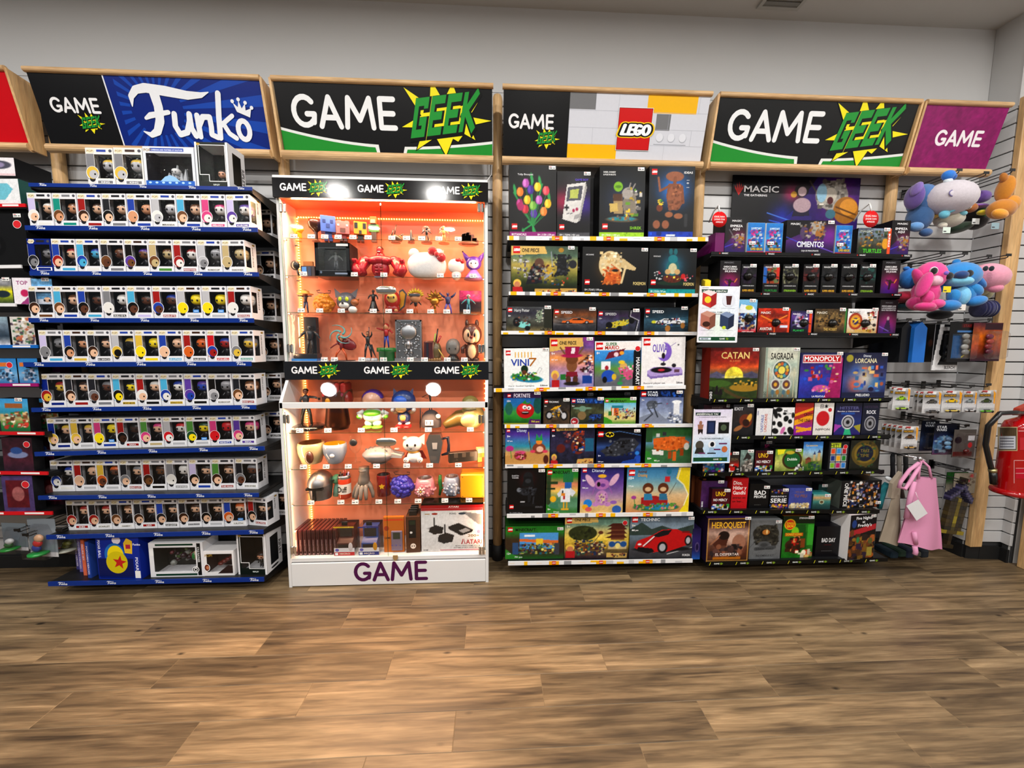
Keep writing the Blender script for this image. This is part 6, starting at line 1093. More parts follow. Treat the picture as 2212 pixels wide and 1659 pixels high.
item(s,'board_game_box','bright red party game box with white and black title',1581.5,1617,1032,[('F','#c4202a')],[('Dios,',8,78,12,'#f4e8e6',54),('Hitler y',8,62,12,'#f4e8e6',82),('Gandhi',8,46,12,'#f4e8e6',78),('entran en',8,32,7,'#2a0c10',80),('un bar...',8,20,7,'#2a0c10',70)],Y=-.26,group=GB[6],side='#a81c24',top='#b01f28',tagp=None,d=.07)
item(s,'board_game_box','black party game box with bold white two-word title',1620,1662.5,1045,[('F','#101012')],[('BAD',24,56,17,'#f2f2f2',60),('PEOPLE',24,43,10,'#f2f2f2',62),('- - - - - - -',28,14,3,'#d8d8d8',50)],Y=-.262,group=GB[6],tagp=(.86,.84),d=.08,side='#141416',top='#1c1c20')
item(s,'board_game_box','black box with rows of small coloured faces',1664,1704,1056,[('F','#1c1c22'),('K',2,76,98,96,40,6,['#a83a4a','#3a5aa8','#d8a83a','#6a3a8a','#2a2a30'],3),('K',2,2,98,20,40,6,['#c84a5a','#3a6ac0','#e8b84a','#c88a5a','#7a4aa8'],5)],[('SERIE',4,30,22,'#f2f2f4',88),('PREGUNTAS Y',6,58,7,'#e8e8ee',84)],Y=-.262,group=GB[6],tagp=(.82,.92),d=.06)
item(s,'board_game_box','violet box with popcorn along the bottom',1705,1755,1055,[('F','#4a55a0'),('N',.08,14),('K',2,2,98,24,90,6,['#e8dcb8','#d8c494','#f2ead0','#c8a86a'],3)],[('YO SOY',26,76,11,'#8a6a5a',40),('TU PELI',22,56,14,'#9a6a3a',56)],Y=-.262,group=GB[6],tagp=(.83,.92),d=.06,side='#3a4490',top='#4a55a0')
item(s,'board_game_box','small teal box with sandy top edge',1756.5,1795.5,1067,[('G','#2a4a4a','#2f5a58','#4a8a84','#d0a878','#5aa8a8'),('N',.1,12),('E',50,46,14,14,'#c8d8c0'),('E',50,46,10,10,'#6a5a3a')],[],Y=-.272,group=GB[6],tagp=(.8,.86),side='#1f4a4a',top='#3a8a8a',d=.06)
item(s,'board_game_box','grey-green box behind the small teal box',1768,1790,1046,[('F','#2c4a48')],[],Y=-.18,group=GB[6],tagp=(.6,.9),d=.05)
op4=[('F','#17181b'),('K',12,4,98,96,150,6.5,['#e0a03a','#2a2020','#d8c0a8','#8a8ab0','#3a2a2a','#b86a3a','#6a6a78','#e8e4e0','#2a3a6a'],3),('R',0,0,16,100,'#101114')]
item(s,'board_game_box','large dark box with black and orange comic figures, seventh game shelf',1814,1908.5,1038,op4,[('|ONE PIECE',9,92,9,'#f4f4f4',86)],Y=-.255,group=GB[6],tagp=(.96,.15),d=.12,rz=radians(4),side='#5a605a',top='#1c1d20')
s=GS[7]
hq=[('G','#3a2418','#5a3020','#6a4436','#8a6a5a','#b89a8c','#5a3a34','#1a1418'),('N',.35,12,4),('H',60,52,26,'#e8c8b8',.85),('P','#5a3022',14,40,40,66,52,58,46,34,30,22),('E',40,60,13,10,'#2c1a14'),('L',10,40,30,60,3,'#a8765a'),('E',76,44,16,18,'#a87a64'),('K',10,12,90,36,60,6,['#2a1f1e','#4a3a3a','#6a4a44','#8a5a44'],3),('R',16,5,82,11,'#b8741e')] + [('L',a,c_,e_,f_,1.6,'#d8a85a') for a,c_,e_,f_ in ((2,2,98,2),(98,2,98,98),(98,98,2,98),(2,98,2,2))]
item(s,'board_game_box','big dungeon adventure box with gold frame and title',1529,1621.5,1118.5,hq,[('HERO',10,77,14,'#e8b83a',38),('QUEST',48,77,14,'#e8b83a',42),('EL DESPERTAR',22,14,6,'#e8d8d0',56)],Y=-.286,group=GB[7],side='#2a1c3a',top='#4a3068',tagp=(.94,.97),d=.17)
jur=[('F','#77797b'),('N',.08,14),('E',50,66,42,22,'#3c3a34'),('E',78,50,14,18,'#3c3a34'),('K',12,40,92,86,120,4,['#4a473f','#33312c','#5c584c','#2a2824'],3),('E',48,68,17,9,'#1c1a17'),('E',50,69,12,7,'#b87a3a'),('E',53,70,3,6,'#e8c88a'),('L',0,30,26,52,1,'#4c4e50'),('L',26,52,64,48,1,'#4c4e50'),('L',20,26,80,30,9,'#56585a'),('E',46,38,20,8,'#606264'),('E',46,36,12,5,'#484a4c')]
item(s,'board_game_box','tall grey tin-like box with a reptile eye',1622.5,1690.5,1123.5,jur,[('JURASSIC WORLD',20,24,5,'#2f3133',58),('INDOMINUS KIT',22,6,5.5,'#46484a',58)],yb=1207,group=GB[7],side='#8a8c8e',top='#9a9c9e',tagp=(.88,.94),d=.13)
dk=[('F','#2a7a24'),('N',.2,14),('R',0,82,100,100,'#1a2a14'),('P','#1c5a1c',40,80,72,80,80,20,50,20),('R',80,30,100,80,'#46a83a'),('E',22,80,18,13,'#e8c42a'),('E',22,80,15,11,'#d0301e'),('E',40,62,12,12,'#8ac82a'),('E',34,30,24,14,'#4a2c18'),('K',14,14,62,48,34,6,['#4a2c18','#c8905a','#c82a1e','#3a2012'],3),('R',60,24,74,46,'#8a4a1e'),('R',8,52,66,60,'#c8641a'),('K',50,2,98,16,14,7,['#e8e0c8','#c8a86a','#c83a24'],5)]
item(s,'board_game_box','green jungle box with a round red and yellow emblem',1693,1761,1114.5,dk,[('JUNGLE',10,80,6,'#f4e02a',26),('GROW',12,73,6,'#f4e02a',22),('DONKEY KONG',11,54,5,'#e8d03a',50),('STRINGALONG',50,93,4,'#e8e8e8',44)],yb=1204.5,group=GB[7],side='#1a2a14',top='#b8743a',tagp=(.88,.95),d=.12)
item(s,'board_game_box','black box with small red and white creature above the title',1765,1816.5,1137,[('F','#141218')],[('BAD DAY',24,48,14,'#e8e8ea',58),('------ -----',36,38,3,'#a82a34',30),('- - - - - - - - -',26,18,3,'#c8c8cc',46)],yb=1202,group=GB[7],tagp=None,d=.08,top='#1c1924')
item(s,'board_game_box','black upper box with red cap picture above the short black one',1762,1814,1112,[('F','#17141b'),('E',40,24,26,8,'#c02430'),('E',56,18,12,5,'#f0e8e8'),('E',38,30,18,8,'#d83a44')],[],Y=-.19,group=GB[7],tagp=(.82,.30),d=.1,top='#231c2c')
fn=[('F','#1c1614'),('N',.3,12),('R',0,72,100,98,'#15141a'),('P','#b8323c',0,52,100,66,100,78,0,64),('K',2,2,98,52,90,8,['#5a3a22','#7a4a2a','#2f2420','#8a6a2a','#3a2a44','#a8622a'],3),('E',16,80,9,9,'#2a4a8a'),('E',88,44,9,9,'#b86a3a'),('E',10,60,8,8,'#7a4a2a'),('E',34,44,6,7,'#3a8a5a'),('R',72,6,92,26,'#a89a4a'),('E',82,40,9,7,'#6a6a3a')]
item(s,'board_game_box','tall horror game box with red tape and white sides',1834,1900,1111,fn,[('Five Nights',22,89,6.5,'#f2f2f4',60),('at',46,81,6,'#f2f2f4',10),("Freddy's",30,73,6.5,'#f2f2f4',52)],Y=-.292,group=GB[7],tagp=(.86,.94),d=.13,rz=radians(7),side='#e6e4e4',top='#e8dcdc')
A_=at(1508,1165,-.26);solid_box('storage_box','dark blue box at the far left of the lowest game shelf','box',(A_[0]-.006,-.255,s.z(A_[0])),(0,0,0),.05,.19,.1,[('G','#2a6ab8','#2a2460','#3a2a70','#241a4a'),('E',60,40,26,16,'#6a5a8a'),('E',60,40,18,11,'#241a4a')],None,'#2a1f4a','#2a1f4a')
for k in range(3):
    A_=at(1503+6*k,1060,-.2);solid_box('storage_box',f'{["outer", "middle", "inner"][k]} orange-brown box end at the left of the seventh game shelf','box',(A_[0],-.17-.03*k,GS[6].z(1.25)),(0,0,0),.018,.17,.1,None,'orange-brown box ends at the left of the seventh game shelf','#7a4a2c','#6a3a24')

# ------------------------------------------------------------------ far left: console game bay
def lshelf(style,x0,x1,y0,y1,h,lab): return shelf(style,(x0,y0),(x1,y1),h,-.30,lab,group='shelves at the left edge')
LL=[('red',442,440),('white',577,572) ,('white',655,655),('blue',746,745),('purple',829,828),('red',931,933),('red',1017,1019),('red',1107,1105)]
LX=[55,46,34,82,82,94,103,113]
LD=[]
for i,((st,y0,y1),xr) in enumerate(zip(LL,LX)): LD.append(lshelf(st,-240,xr,y0-1,y1,7,f'{["highest red-lipped", "second white-lipped", "white-lipped", "blue-lipped", "plum-lipped", "red-lipped", "second lowest red-lipped", "lowest red-lipped"][i]} shelf cut by the left picture edge'))
def litem(i,x0,x1,yt,ops,tx=(),lab='',d=.05,side='#2a2a2e',cat='box',nm='game_case',tagp=None,Y=None): return item(LD[i],nm,lab,x0,x1,yt,ops,tx,side=side,d=d,tagp=tagp,Y=Y,group='goods at the left edge',cat=cat)
litem(0,-44,40,386,[('F','#e4e6e8'),('P','#7ac0d0',10,20,60,20,84,60,70,84,20,84),('N',.05,12)],lab='white box with a turquoise handheld console, lower one at left edge',d=.14,side='#3a6a64',nm='console_box')
_q0,_q1,_q2=at(-40,340,-.28),at(32,340,-.28),LD[0].z(-2.85)+.152
solid_box('console_box','white box with a grey handheld console, upper one at left edge','box',((_q0[0]+_q1[0])/2,-.285,_q2),(0,0,0),_q1[0]-_q0[0],_q0[2]-_q2,.16,[('F','#e8e4e8'),('E',50,60,40,24,'#5a5a6a'),('E',48,60,22,16,'#9a90b0'),('R',0,0,100,12,'#e2c8cc')],'goods at the left edge','#232326','#2a2a2e')
litem(1,-60,54,462,[('F','#161618'),('N',.1,12),('E',40,40,18,20,'#0b0b0d'),('E',40,40,8,10,'#222226')],[('GAME',20,86,6,'#e8e8ea',20),('[O]',85,80,8,'#f4f4f4')],'black headset box on the second left shelf',.1,nm='headset_box',tagp=(.88,.95))
litem(2,-30,24,602,[('G','#3a4a3a','#8a9a2a','#e8e02a','#8a8a8e','#b8b8bc'),('N',.2,12),('E',60,40,30,14,'#2a3a44')],lab='game case with yellow burst at the left edge',tagp=(.8,.95))
litem(2,25,66,600,[('F','#ece8ee'),('P','#a84a8a',30,0,100,0,100,40),('E',60,42,22,14,'#c8306a')],[('TOP',20,74,15,'#a84a8a',62)],'white top-seller card on the third left shelf',.01,'#e0dce2','sign','top_card')
litem(2,66,112,602,[('F','#7ab0d8'),('N',.3,14),('R',0,0,100,20,'#d8dce4')],lab='pale blue game case on the third left shelf',tagp=(.7,.94))
litem(3,-40,16,684,[('G','#e8e8ec','#3a4a5a','#7a8a9a','#9ab0bc'),('N',.2,12)],lab='grey-blue game case on the blue-lipped shelf')
litem(3,20,72,684,[('F','#d8d4d0'),('K',4,4,96,96,90,7,['#e8e4e0','#c87a5a','#4a7a5a','#b8a88a','#5a4a5a'],3)],lab='game case with pale collage cover on the blue-lipped shelf')
litem(3,76,134,684,[('F','#dfe2ea'),('R',60,70,90,90,'#2a2a3a')],lab='pale case behind the blue-edged shelf end',Y=-.2)
for k,(a,c_) in enumerate(((-30,34),(36,80))): litem(4,a,c_,774,[('G','#3a7ab0','#8ab8dc','#4a9ad0','#3a8ac8'),('K',20,10,90,60,30,7,['#5a7a9a','#c8c8d8','#2a4a6a'],3),('R',8,68,80,84,'#d8803a')],[('[O]',76,74,12,'#f4f4f4')] if k == 0 else [],f'light blue game case, {["left", "right"][k]} one on the plum-lipped shelf')
litem(4,84,128,782,[('F','#8a2a7a'),('R',0,20,100,50,'#f0e8f0')],lab='plum and white box end on the plum-lipped shelf',side='#6a1f5a',Y=-.2)
for k,(a,c_) in enumerate(((-6,58),(67,122))): litem(5,a,c_,861,[('G','#1f6a4a','#3a8a4a','#c8b87a','#3a9ab8','#5ab0d8','#4aa0d8'),('K',4,14,96,60,60,6,['#d8b88a','#3a8a44','#e8e0c8','#8a5a3a','#c84a3a'],3),('R',20,72,80,86,'#a86a3a')],[],f'island village game case, {["left", "right"][k]} one on the red-lipped shelf',tagp=(.7,.95),Y=(None,-.2)[k])
for k,(a,c_) in enumerate(((0,66),(70,112))): litem(6,a,c_,945,[('G','#3a2438','#5a2a3a','#4a2430','#3a1c26'),('N',.3,12),('E',50,50,34,10,'#8a94b8'),('E',46,62,20,10,'#3a5a94')],[('[O]',82,80,9,'#f4f4f4')] if k == 0 else [],f'dark red game case, {["left one with a pale ring", "right one half hidden"][k]} on the second lowest red-lipped shelf',Y=(None,-.2)[k])
for k,(a,c_) in enumerate(((0,68),(76,136))): litem(7,a,c_,1028,[('F',['#5a4a7a','#3a1c2a'][k]),('R',12,12,84,88,'#6a1f2a'),('E',50,50,20,20,'#a86a6a'),('N',.2,12)],[('[O]',76,76,10,'#f4f4f4')] if k == 0 else [],f'wine red game case, {["left one with white frame", "right dark one"][k]} on the lowest red-lipped shelf',Y=(None,-.2)[k])
def peg(x,y,Y0,L_,label,th=None,group='black wire pegs'):
    a=at(x,y,Y0);t=thing('peg_hook',label,'hook',(a[0],a[1],a[2]),(0,0,0),group)
    b=MB();b.tube([(0,L_,-.004),(0,.01,0),(0,0,.003),(0,-.004,.012)],.0026,'#0f0f11','plastic',7);b.obj('rod',t)
    b=MB();b.tube([(-.006,L_,.012),(-.006,.0,.016),(.006,.0,.016),(.006,L_,.012)],.0016,'#0f0f11','plastic',6);b.box((-.016,-.006,.008),(.016,-.004,.022),'#17171a');b.obj('scan_arm',t)
    b=MB();b.box((-.014,L_-.004,-.03),(.014,L_,.02),'#111113');b.obj('back_plate',t);return t
for k,(x,y) in enumerate(((40,1150),(58,1160),(130,1150))): peg(x,y,-.30,.27,f'black wire peg at the lower left edge, {["leftmost", "middle", "rightmost"][k]} of the three')
def blister(x0,x1,yt,yb,Y,label,card,blobs,foot='#c8202c',group='clear toy blisters at the lower left'):
    A_,B_,C_=at(x0,yt,Y),at(x1,yt,Y),at(x0,yb,Y);w_,h_=B_[0]-A_[0],A_[2]-C_[2]
    t=thing('blister_pack',label,'toy',((A_[0]+B_[0])/2,Y,C_[2]),(0,0,radians(-6)),group)
    b=MB();b.box((-w_/2,.05,0),(w_/2,.052,h_),card,'print',);A=Art(b,(-w_/2,.05,0));A.rect(0,0,w_,.12*h_,'#e8e8ea');A.up();A.rect(0,0,.4*w_,.10*h_,foot);b.obj('card',t)
    b=MB();b.prism([(-w_*.42,.03*h_),(w_*.42,.03*h_),(w_*.46,.55*h_),(w_*.25,.86*h_),(-w_*.25,.86*h_),(-w_*.46,.55*h_)],1,.004,.049,'#fff','clear_film');b.obj('bubble',t)
    g=MB();g.lathe([(0,0),(.26*w_,0),(.26*w_,.05*h_),(0,.05*h_)],(0,.027,.12*h_),blobs[0],'plastic',16)
    for k,c_ in enumerate(blobs[1:]): g.ell(((-.05+.06*k)*w_,.026,(.28+.13*k)*h_),(.15*w_,.014,.10*h_),c_,'plastic',10,7)
    g.obj('figure',t)
blister(-30,32,1140,1200,-.29,'toy blister with a green-based figure cut by the left edge','#8a949c',['#2a8a3a','#3a6a3a','#c8c8c8'])
blister(26,96,1130,1214,-.31,'toy blister with a red and blue figure on a green base','#9aa2aa',['#2a9a4a','#3a4a9a','#c83a3a','#d8b090'])
blister(92,165,1150,1200,-.25,'toy blister with an olive figure, right one at the lower left','#a2a6aa',['#b8b8ac','#6a6a3a','#8a8a4a'])

# ------------------------------------------------------------------ right bay: pegs, plush toys, cars, bags
for k,(x,y,Y,L_,c_) in enumerate(((2070,374,-.30,.28,'over the white plush'),(2128,380,-.27,.25,'behind the white plush'),(2184,374,-.31,.28,'holding the golden plush'),(2033,553,-.30,.28,'over the pink plush'),(2082,554,-.31,.28,'over the blue plush'),(2134,559,-.27,.25,'behind the blue plush'),(2176,557,-.30,.28,'over the pale pink plush'))):
    peg(x,y,Y,L_,f'black wire peg {c_}')
P_=lambda x,y,Y: at(x,y,Y)
def plush(name,label,ref,Y,parts,tagcol=None,tp=(0,0),group=None):
    """parts: name -> list of (px, py, rx_px, ry_px, depth factor, colour, dY, rot)"""
    r0=at(ref[0],ref[1],Y);t=thing(name,label,'plush toy',tuple(r0),(0,0,0),group)
    s_=abs(at(ref[0]+1,ref[1],Y)[0]-r0[0])
    for nm,L_ in parts.items():
        b=MB();solo=nm in ('ear','ears','arm','leg','foot','eye')
        for q in L_:
            if solo: b=MB()
            x,y,rx,ry,dz,col,dY=q[:7];an=radians(q[7]) if len(q) > 7 else 0;p=at(x,y,Y+dY)-r0;mt=q[8] if len(q) > 8 else 'plush'
            b.ell(tuple(p),(rx*s_,max(rx,ry)*s_*dz,ry*s_),col,mt,18,11,1.0,(0,-an,0))
            if solo: b.obj(nm.replace('ears','ear'),t)
        if not solo: b.obj(nm,t)
    if tagcol:
        b=MB();p=at(tp[0],tp[1],Y-.08)-r0;b.box((p[0]-.022,p[1],p[2]-.016),(p[0]+.022,p[1]+.001,p[2]+.016),tagcol,'print');A=Art(b,(p[0]-.022,p[1],p[2]-.016));A.rect(.004,.006,.02,.012,'#55555a');b.obj('hang_tag',t)
    return t
plush('plush_toy','large white oval plush head with two outlined circles',(2052,425),-.26,{'head': [(2051,428,47,33,.8,'#cfc9d0',0)],'eye_ring': [(2060,417,10,7,.12,'#7a70a0',-.0755)],'eye_patch': [(2060,417,8.4,5.6,.16,'#d2ccd4',-.0762)],'far_eye_ring': [(2088,418,5.5,7,.2,'#8a84a8',-.044)]})
plush('plush_toy','blue plush animal with purple sack and curled tail, left of white plush',(1990,450),-.20,{'body': [(1992,432,20,30,.9,'#5a84b8',0),(1986,470,20,28,.8,'#47709f',0)],'tail': [(1978,490,14,9,.7,'#6f9fd0',-.05),(2000,502,12,8,.7,'#3f6a9c',-.03)],'sack': [(1975,425,9,24,.8,'#7a62a8',-.02),(1980,408,6,14,.8,'#8f78bc',-.04,-20)]})
plush('plush_toy','small bright blue plush head on the uppermost peg',(2050,382),-.285,{'body': [(2049,379,12,10,.8,'#2f86d8',0),(2060,381,6,6,.8,'#1f6ab8',-.01)],'belly': [(2048,391,8,6,.8,'#dfe8ee',0)]})
plush('plush_toy','cream plush with pale blue ears hanging below the white plush',(2050,475),-.22,{'body': [(2050,473,26,17,.8,'#d4cfc0',0),(2036,487,8,6,.8,'#d8d2c4',-.03)],'ears': [(2040,463,9,8,.8,'#7ac4d8',-.06),(2054,455,12,4,.8,'#7ac4d8',-.06,25),(2079,461,8,5,.8,'#8accda',-.05)],'wing': [(2020,466,14,5,.6,'#d8b45a',0,15)]},'#d8e4dc',(2045,497))
plush('plush_toy','black, orange and green plush cluster behind the hanging tags',(2105,460),-.16,{'body': [(2108,470,22,24,.8,'#23262a',0),(2120,462,13,12,.8,'#4a7a3a',-.03),(2070,492,26,10,.7,'#2a4a34',0,15)],'face': [(2096,449,12,9,.8,'#b8783a',-.05),(2090,446,7,6,.8,'#e8e2d8',-.08)],'eye': [(2092,447,3.4,3.4,.8,'#17171b',-.10)],'beak': [(2122,459,9,5,.8,'#d8c83a',-.07)]},'#e0e4e4',(2108,478))
plush('plush_toy','purple plush peeking out right of the white plush',(2120,425),-.17,{'body': [(2120,425,16,12,.8,'#7a5aa8',0),(2113,446,18,4,.7,'#9a6ac0',-.03)]},'#d8d8dc',(2108,420))
plush('plush_toy','golden plush with ribbed fins hanging by its tail',(2165,450),-.30,{'body': [(2163,452,24,19,.8,'#c98a2a',0),(2183,440,16,16,.8,'#d89a30',-.01)],'tail': [(2171,408,9,26,.6,'#d0902a',0,-8),(2168,384,6,10,.6,'#b87a28',0,20)],'fin': [(2160,462,15,9,.6,'#e8a83a',-.05,-15)]},'#9ab0b8',(2150,488))
plush('plush_toy','bright pink seated plush with long snout and dark eye',(1990,620),-.29,{'body': [(1998,635,20,30,.8,'#e04a98',0),(1985,655,22,15,.8,'#d8408e',0),(2010,660,16,12,.8,'#e04a98',-.04)],'head': [(2010,596,27,28,.85,'#e8529e',-.01),(2036,592,12,8,.8,'#d87ab8',-.04)],'muzzle': [(2018,606,14,11,.8,'#f0c8d8',-.05)],'ear': [(1983,598,7,18,.5,'#dc4894',-.02,30),(1996,615,7,26,.5,'#e04a98',-.08,-20)],'eye': [(2017,585,7,8,.7,'#f4dce4',-.075),(2018,585,5.6,6.4,.7,'#141216',-.085)],'arm': [(2003,642,9,13,.8,'#e04a98',-.08)],'leg': [(1998,662,18,9,.8,'#d8408e',-.07),(2026,656,12,9,.8,'#e45aa0',-.06)],'nose': [(2044,590,4,4,.8,'#8a6ac8',-.09)]},'#e8d83a',(2046,625))
plush('plush_toy','bright blue seated plush with dark eyes and long ears',(2075,620),-.28,{'body': [(2078,632,22,28,.8,'#2f94d0',0),(2074,640,12,20,.8,'#8ac8e8',-.045)],'head': [(2072,596,36,27,.8,'#2f94d4',-.01),(2070,608,24,10,.8,'#8ad0ea',-.05)],'ear': [(2112,606,22,7,.4,'#3a8ad0',-.02,-38),(2034,612,5,18,.5,'#3a8ad0',-.01),(2066,566,7,6,.8,'#2f94d4',0)],'nose': [(2077,594,11,8,.9,'#23508a',-.085)],'eye': [(2050,596,8,7,.7,'#101216',-.075),(2093,591,8,7.5,.7,'#101216',-.075)],'arm': [(2104,626,17,11,.7,'#2f94d0',-.04,-35),(2060,640,9,14,.8,'#2f94d0',-.06)],'leg': [(2050,660,19,11,.8,'#2f8ccc',-.06),(2108,650,18,10,.8,'#2f8ccc',-.05,15)]},'#e8e2dc',(2078,664))
plush('plush_toy','pale pink round plush right of the bright blue one',(2140,600),-.24,{'body': [(2135,598,34,26,.85,'#e8a8bc',0,-12)],'foot': [(2150,622,13,9,.8,'#e89ab4',-.03),(2170,598,10,11,.8,'#eab0c2',0)],'eye': [(2129,580,3.2,5,.8,'#26303c',-.082),(2142,580,3.2,5,.8,'#26303c',-.078)],'cheek': [(2120,586,4,2.5,.6,'#e08098',-.077)]})
plush('plush_toy','dark blue ribbed ball hanging under the pale pink plush',(2126,667),-.22,{'body': [(2126,667,20,17,.9,'#2a2c6a',0)]+[(2126+7*k,667,3,17,.9,'#20225a',-.01) for k in (-2,-1,0,1,2)]})
plush('plush_toy','round blue plush half hidden behind the card display',(1963,600),-.20,{'body': [(1964,602,17,21,.8,'#2f8ad8',0),(1958,580,6,4,.8,'#2f8ad8',0)]})
plush('plush_toy','crimson and dark teal plush bundle low behind the pink one',(1960,650),-.20,{'body': [(1955,642,28,12,.8,'#b81f4a',0),(1965,662,32,9,.8,'#1f5a6a',.02),(2030,680,22,10,.8,'#20222a',.04)]})
plush('plush_toy','pale yellow plush between the blue and pale pink plush',(2125,625),-.19,{'body': [(2120,618,14,20,.8,'#d8d4b0',0),(2130,632,10,14,.8,'#c8c8a8',0)]})
def hangcard(name,label,px,Y,ops,tx=(),bubble=None,foot=None,group=None,cat='toy',side='#222'):
    """a carded toy: card with printed front, a clear blister and what is in it"""
    x0,x1,yt,yb=px;A_,B_,C_=at(x0,yt,Y),at(x1,yt,Y),at(x0,yb,Y);w_,h_=B_[0]-A_[0],A_[2]-C_[2]
    t=thing(name,label,cat,((A_[0]+B_[0])/2,Y,C_[2]),(0,0,0),group)
    b=MB();b.box((-w_/2,0,0),(w_/2,.002,h_),side,'print');A=Art(b,(-w_/2,0,0));A.pic(.0005,.0005,w_-.0005,h_-.0005,ops);A.up()
    for q in tx: A.text(q[0],q[1]*w_/100,q[2]*h_/100,q[3]*h_/100,q[4],q[5]*w_/100 if len(q) > 5 else None)
    b.obj('card',t)
    if bubble:
        a0,b0,a1,b1,dd=bubble;b=MB();b.box(((a0/100-.5)*w_,-dd,b0/100*h_),((a1/100-.5)*w_,-.001,b1/100*h_),'#fff','clear_film',dd*.3);b.obj('blister',t)
    if foot: g=MB();foot(g,w_,h_);g.obj('toy',t)
    return t
def ftoy(cols):
    def f(g,w_,h_):
        for k,c_ in enumerate(cols): g.ell((0.02*w_*(-1)**k,-.014,(.25+.13*k)*h_),(.13*w_,.010,.07*h_),c_,'plastic',10,7)
    return f
hangcard('toy_card','tall white and black toy card leaning at the left of three',(2022,2078,700,800),-.20,[('F','#1c1e22'),('P','#e8e8ea',0,0,16,0,34,100,18,100),('R',20,86,100,94,'#e2e2e4'),('R',16,0,100,12,'#e6e6e8'),('P','#e8e8ea',20,10,34,30,20,36),('N',.1,12)],[('BLEACH',50,3,7,'#17171b',40)],(30,20,90,80,.03),ftoy(['#2a2c30','#17181b','#3a3c40']),side='#e6e6e8')
hangcard('toy_card','black toy card with silver figure in a framed blister',(2054,2116,695,782),-.25,[('F','#1a1a1e'),('R',40,86,80,96,'#4a1416'),('R',26,74,84,79,'#5a8ac0'),('R',12,8,88,70,'#3a4a5a'),('R',14,10,50,66,'#3a6a9a'),('R',56,10,84,66,'#6a5a48'),('P','#e8d82a',50,10,80,28,80,34,50,14)],[('STAR',46,87,7,'#8a2a2a',30)],(12,8,88,70,.03),ftoy(['#8a8a88','#a8a8a4','#77756e','#9a9a96']))
hangcard('toy_card','orange-purple toy card with dark red figure in bubble',(2104,2168,697,780),-.26,[('G','#3a1a34','#a84a1e','#c8701e','#5a1f34'),('N',.3,12),('R',40,82,100,98,'#3a1424')],[],(34,6,98,78,.05),ftoy(['#6a1f3a','#8a2a34','#a8483a','#7a2a4a']))
for k,(x0,x1,c_,l_,Y) in enumerate(((1950,1972,'#1f2126','black pointed box hanging in the first row',-.24),(1978,2005,'#2f7ac8','bright blue pointed box end beside the black one',-.26),(1916,1948,'#1a2234','dark navy boxes in the shade behind the pointed box',-.12))):
    A_,B_,C_=at(x0,694,Y),at(x1,694,Y),at(x0,783,Y);w_,h_=B_[0]-A_[0],A_[2]-C_[2]
    t=thing('hanging_box',l_,'box',((A_[0]+B_[0])/2,Y,C_[2]));b=MB()
    b.prism([(-w_/2,0),(w_/2,0),(w_/2,h_*.84),(0,h_),(-w_/2,h_*.84)],1,0,.10,c_,'print');b.obj('carton',t)
for x_,n_,Y_ in ((1961,'black pointed box',-.25),(1991,'bright blue box',-.27),(1932,'navy boxes',-.13),(2050,'white and black toy card',-.21),(2085,'silver figure card',-.26),(2136,'orange-purple toy card',-.27)): peg(x_,696,Y_,-Y_-.02,f'black wire peg carrying the {n_}')
hangcard('toy_card','black toy card in the shade right of the blue box end',(1999,2024,700,782),-.12,[('F','#17181b'),('E',60,50,20,10,'#5a3428')],[])
cars=[(1931,1968,838,886,'#9ac82a','#b8e02a','lime green'),(1996,2035,845,893,'#5a5650','#4a443c','grey-brown'),(2037,2080,844,891,'#e8c41e','#f0d86a','bright yellow'),(2082,2112,845,890,'#9aa4a6','#e8e8e8','silver'),(2114,2153,843,892,'#4a5a2a','#7ad02a','dark green'),(1950,1985,921,970,'#6a4a24','#c8a04a','bronze')]
def carcard(x0,x1,yt,yb,c1,c2,lab,Y,group=None,parts=True):
    ops=[('G','#c8c8c8','#d8d8da','#c8c8ca','#8a8a8c','#d8d8d8')]+[('P','#e8a81e',84,100,100,88,100,44,92,36)]+[('R',8,72,70,84,'#3a3020')]+car(50,52,30,c1)+[('R',16,86,70,97,'#e8e8e8'),('R',20,92,50,99,'#c8202c')]
    def ft(g,w_,h_):
        g.box((-.32*w_,-.016,.06*h_),(.34*w_,-.002,.12*h_),c2,'glossy',.003);g.box((-.18*w_,-.014,.12*h_),(.16*w_,-.004,.165*h_),'#2a2a30','glossy',.003)
        for sx in (-.2,.22): g.lathe([(0,.0),(.05*h_,0),(.05*h_,.003),(0,.003)],(sx*w_,-.015,.07*h_),'#17171b','plastic',12,'y')
    return hangcard('car_card',lab,(x0,x1,yt,yb),Y,ops,[('METAL',16,87,9,'#5a4a2a',34),('MACHINES',12,74,8,'#d8a81e',56)],(8,3,92,24,.018),ft if parts else None,group,'toy car','#c8c8c8')
for x0,x1,yt,yb,c1,c2,nm in cars: carcard(x0,x1,yt,yb,c1,c2,f'carded toy car, {nm} one at the front of its peg',-.28,'carded toy cars at the front of the pegs')
k_=0
for x0,x1,yt,yb,Y,l_ in ((1922,1950,836,884,-.16,'behind the lime green one'),(1975,2000,845,887,-.20,'first behind the grey-brown one'),(1984,2006,846,890,-.23,'second behind the grey-brown one'),(1905,1928,915,960,-.14,'farthest left of the lower row'),(1914,1940,917,963,-.17,'second from left of the lower row'),(1925,1950,918,966,-.20,'third from left of the lower row'),(1936,1962,920,968,-.235,'fourth from left of the lower row'),(2020,2042,846,888,-.20,'between grey-brown and yellow'),(2070,2090,846,888,-.20,'between yellow and silver')):
    carcard(x0,x1,yt,yb,'#4a4a40','#6a6a5a',f'carded toy car in shade, {l_}',Y,'carded toy cars farther back',False)
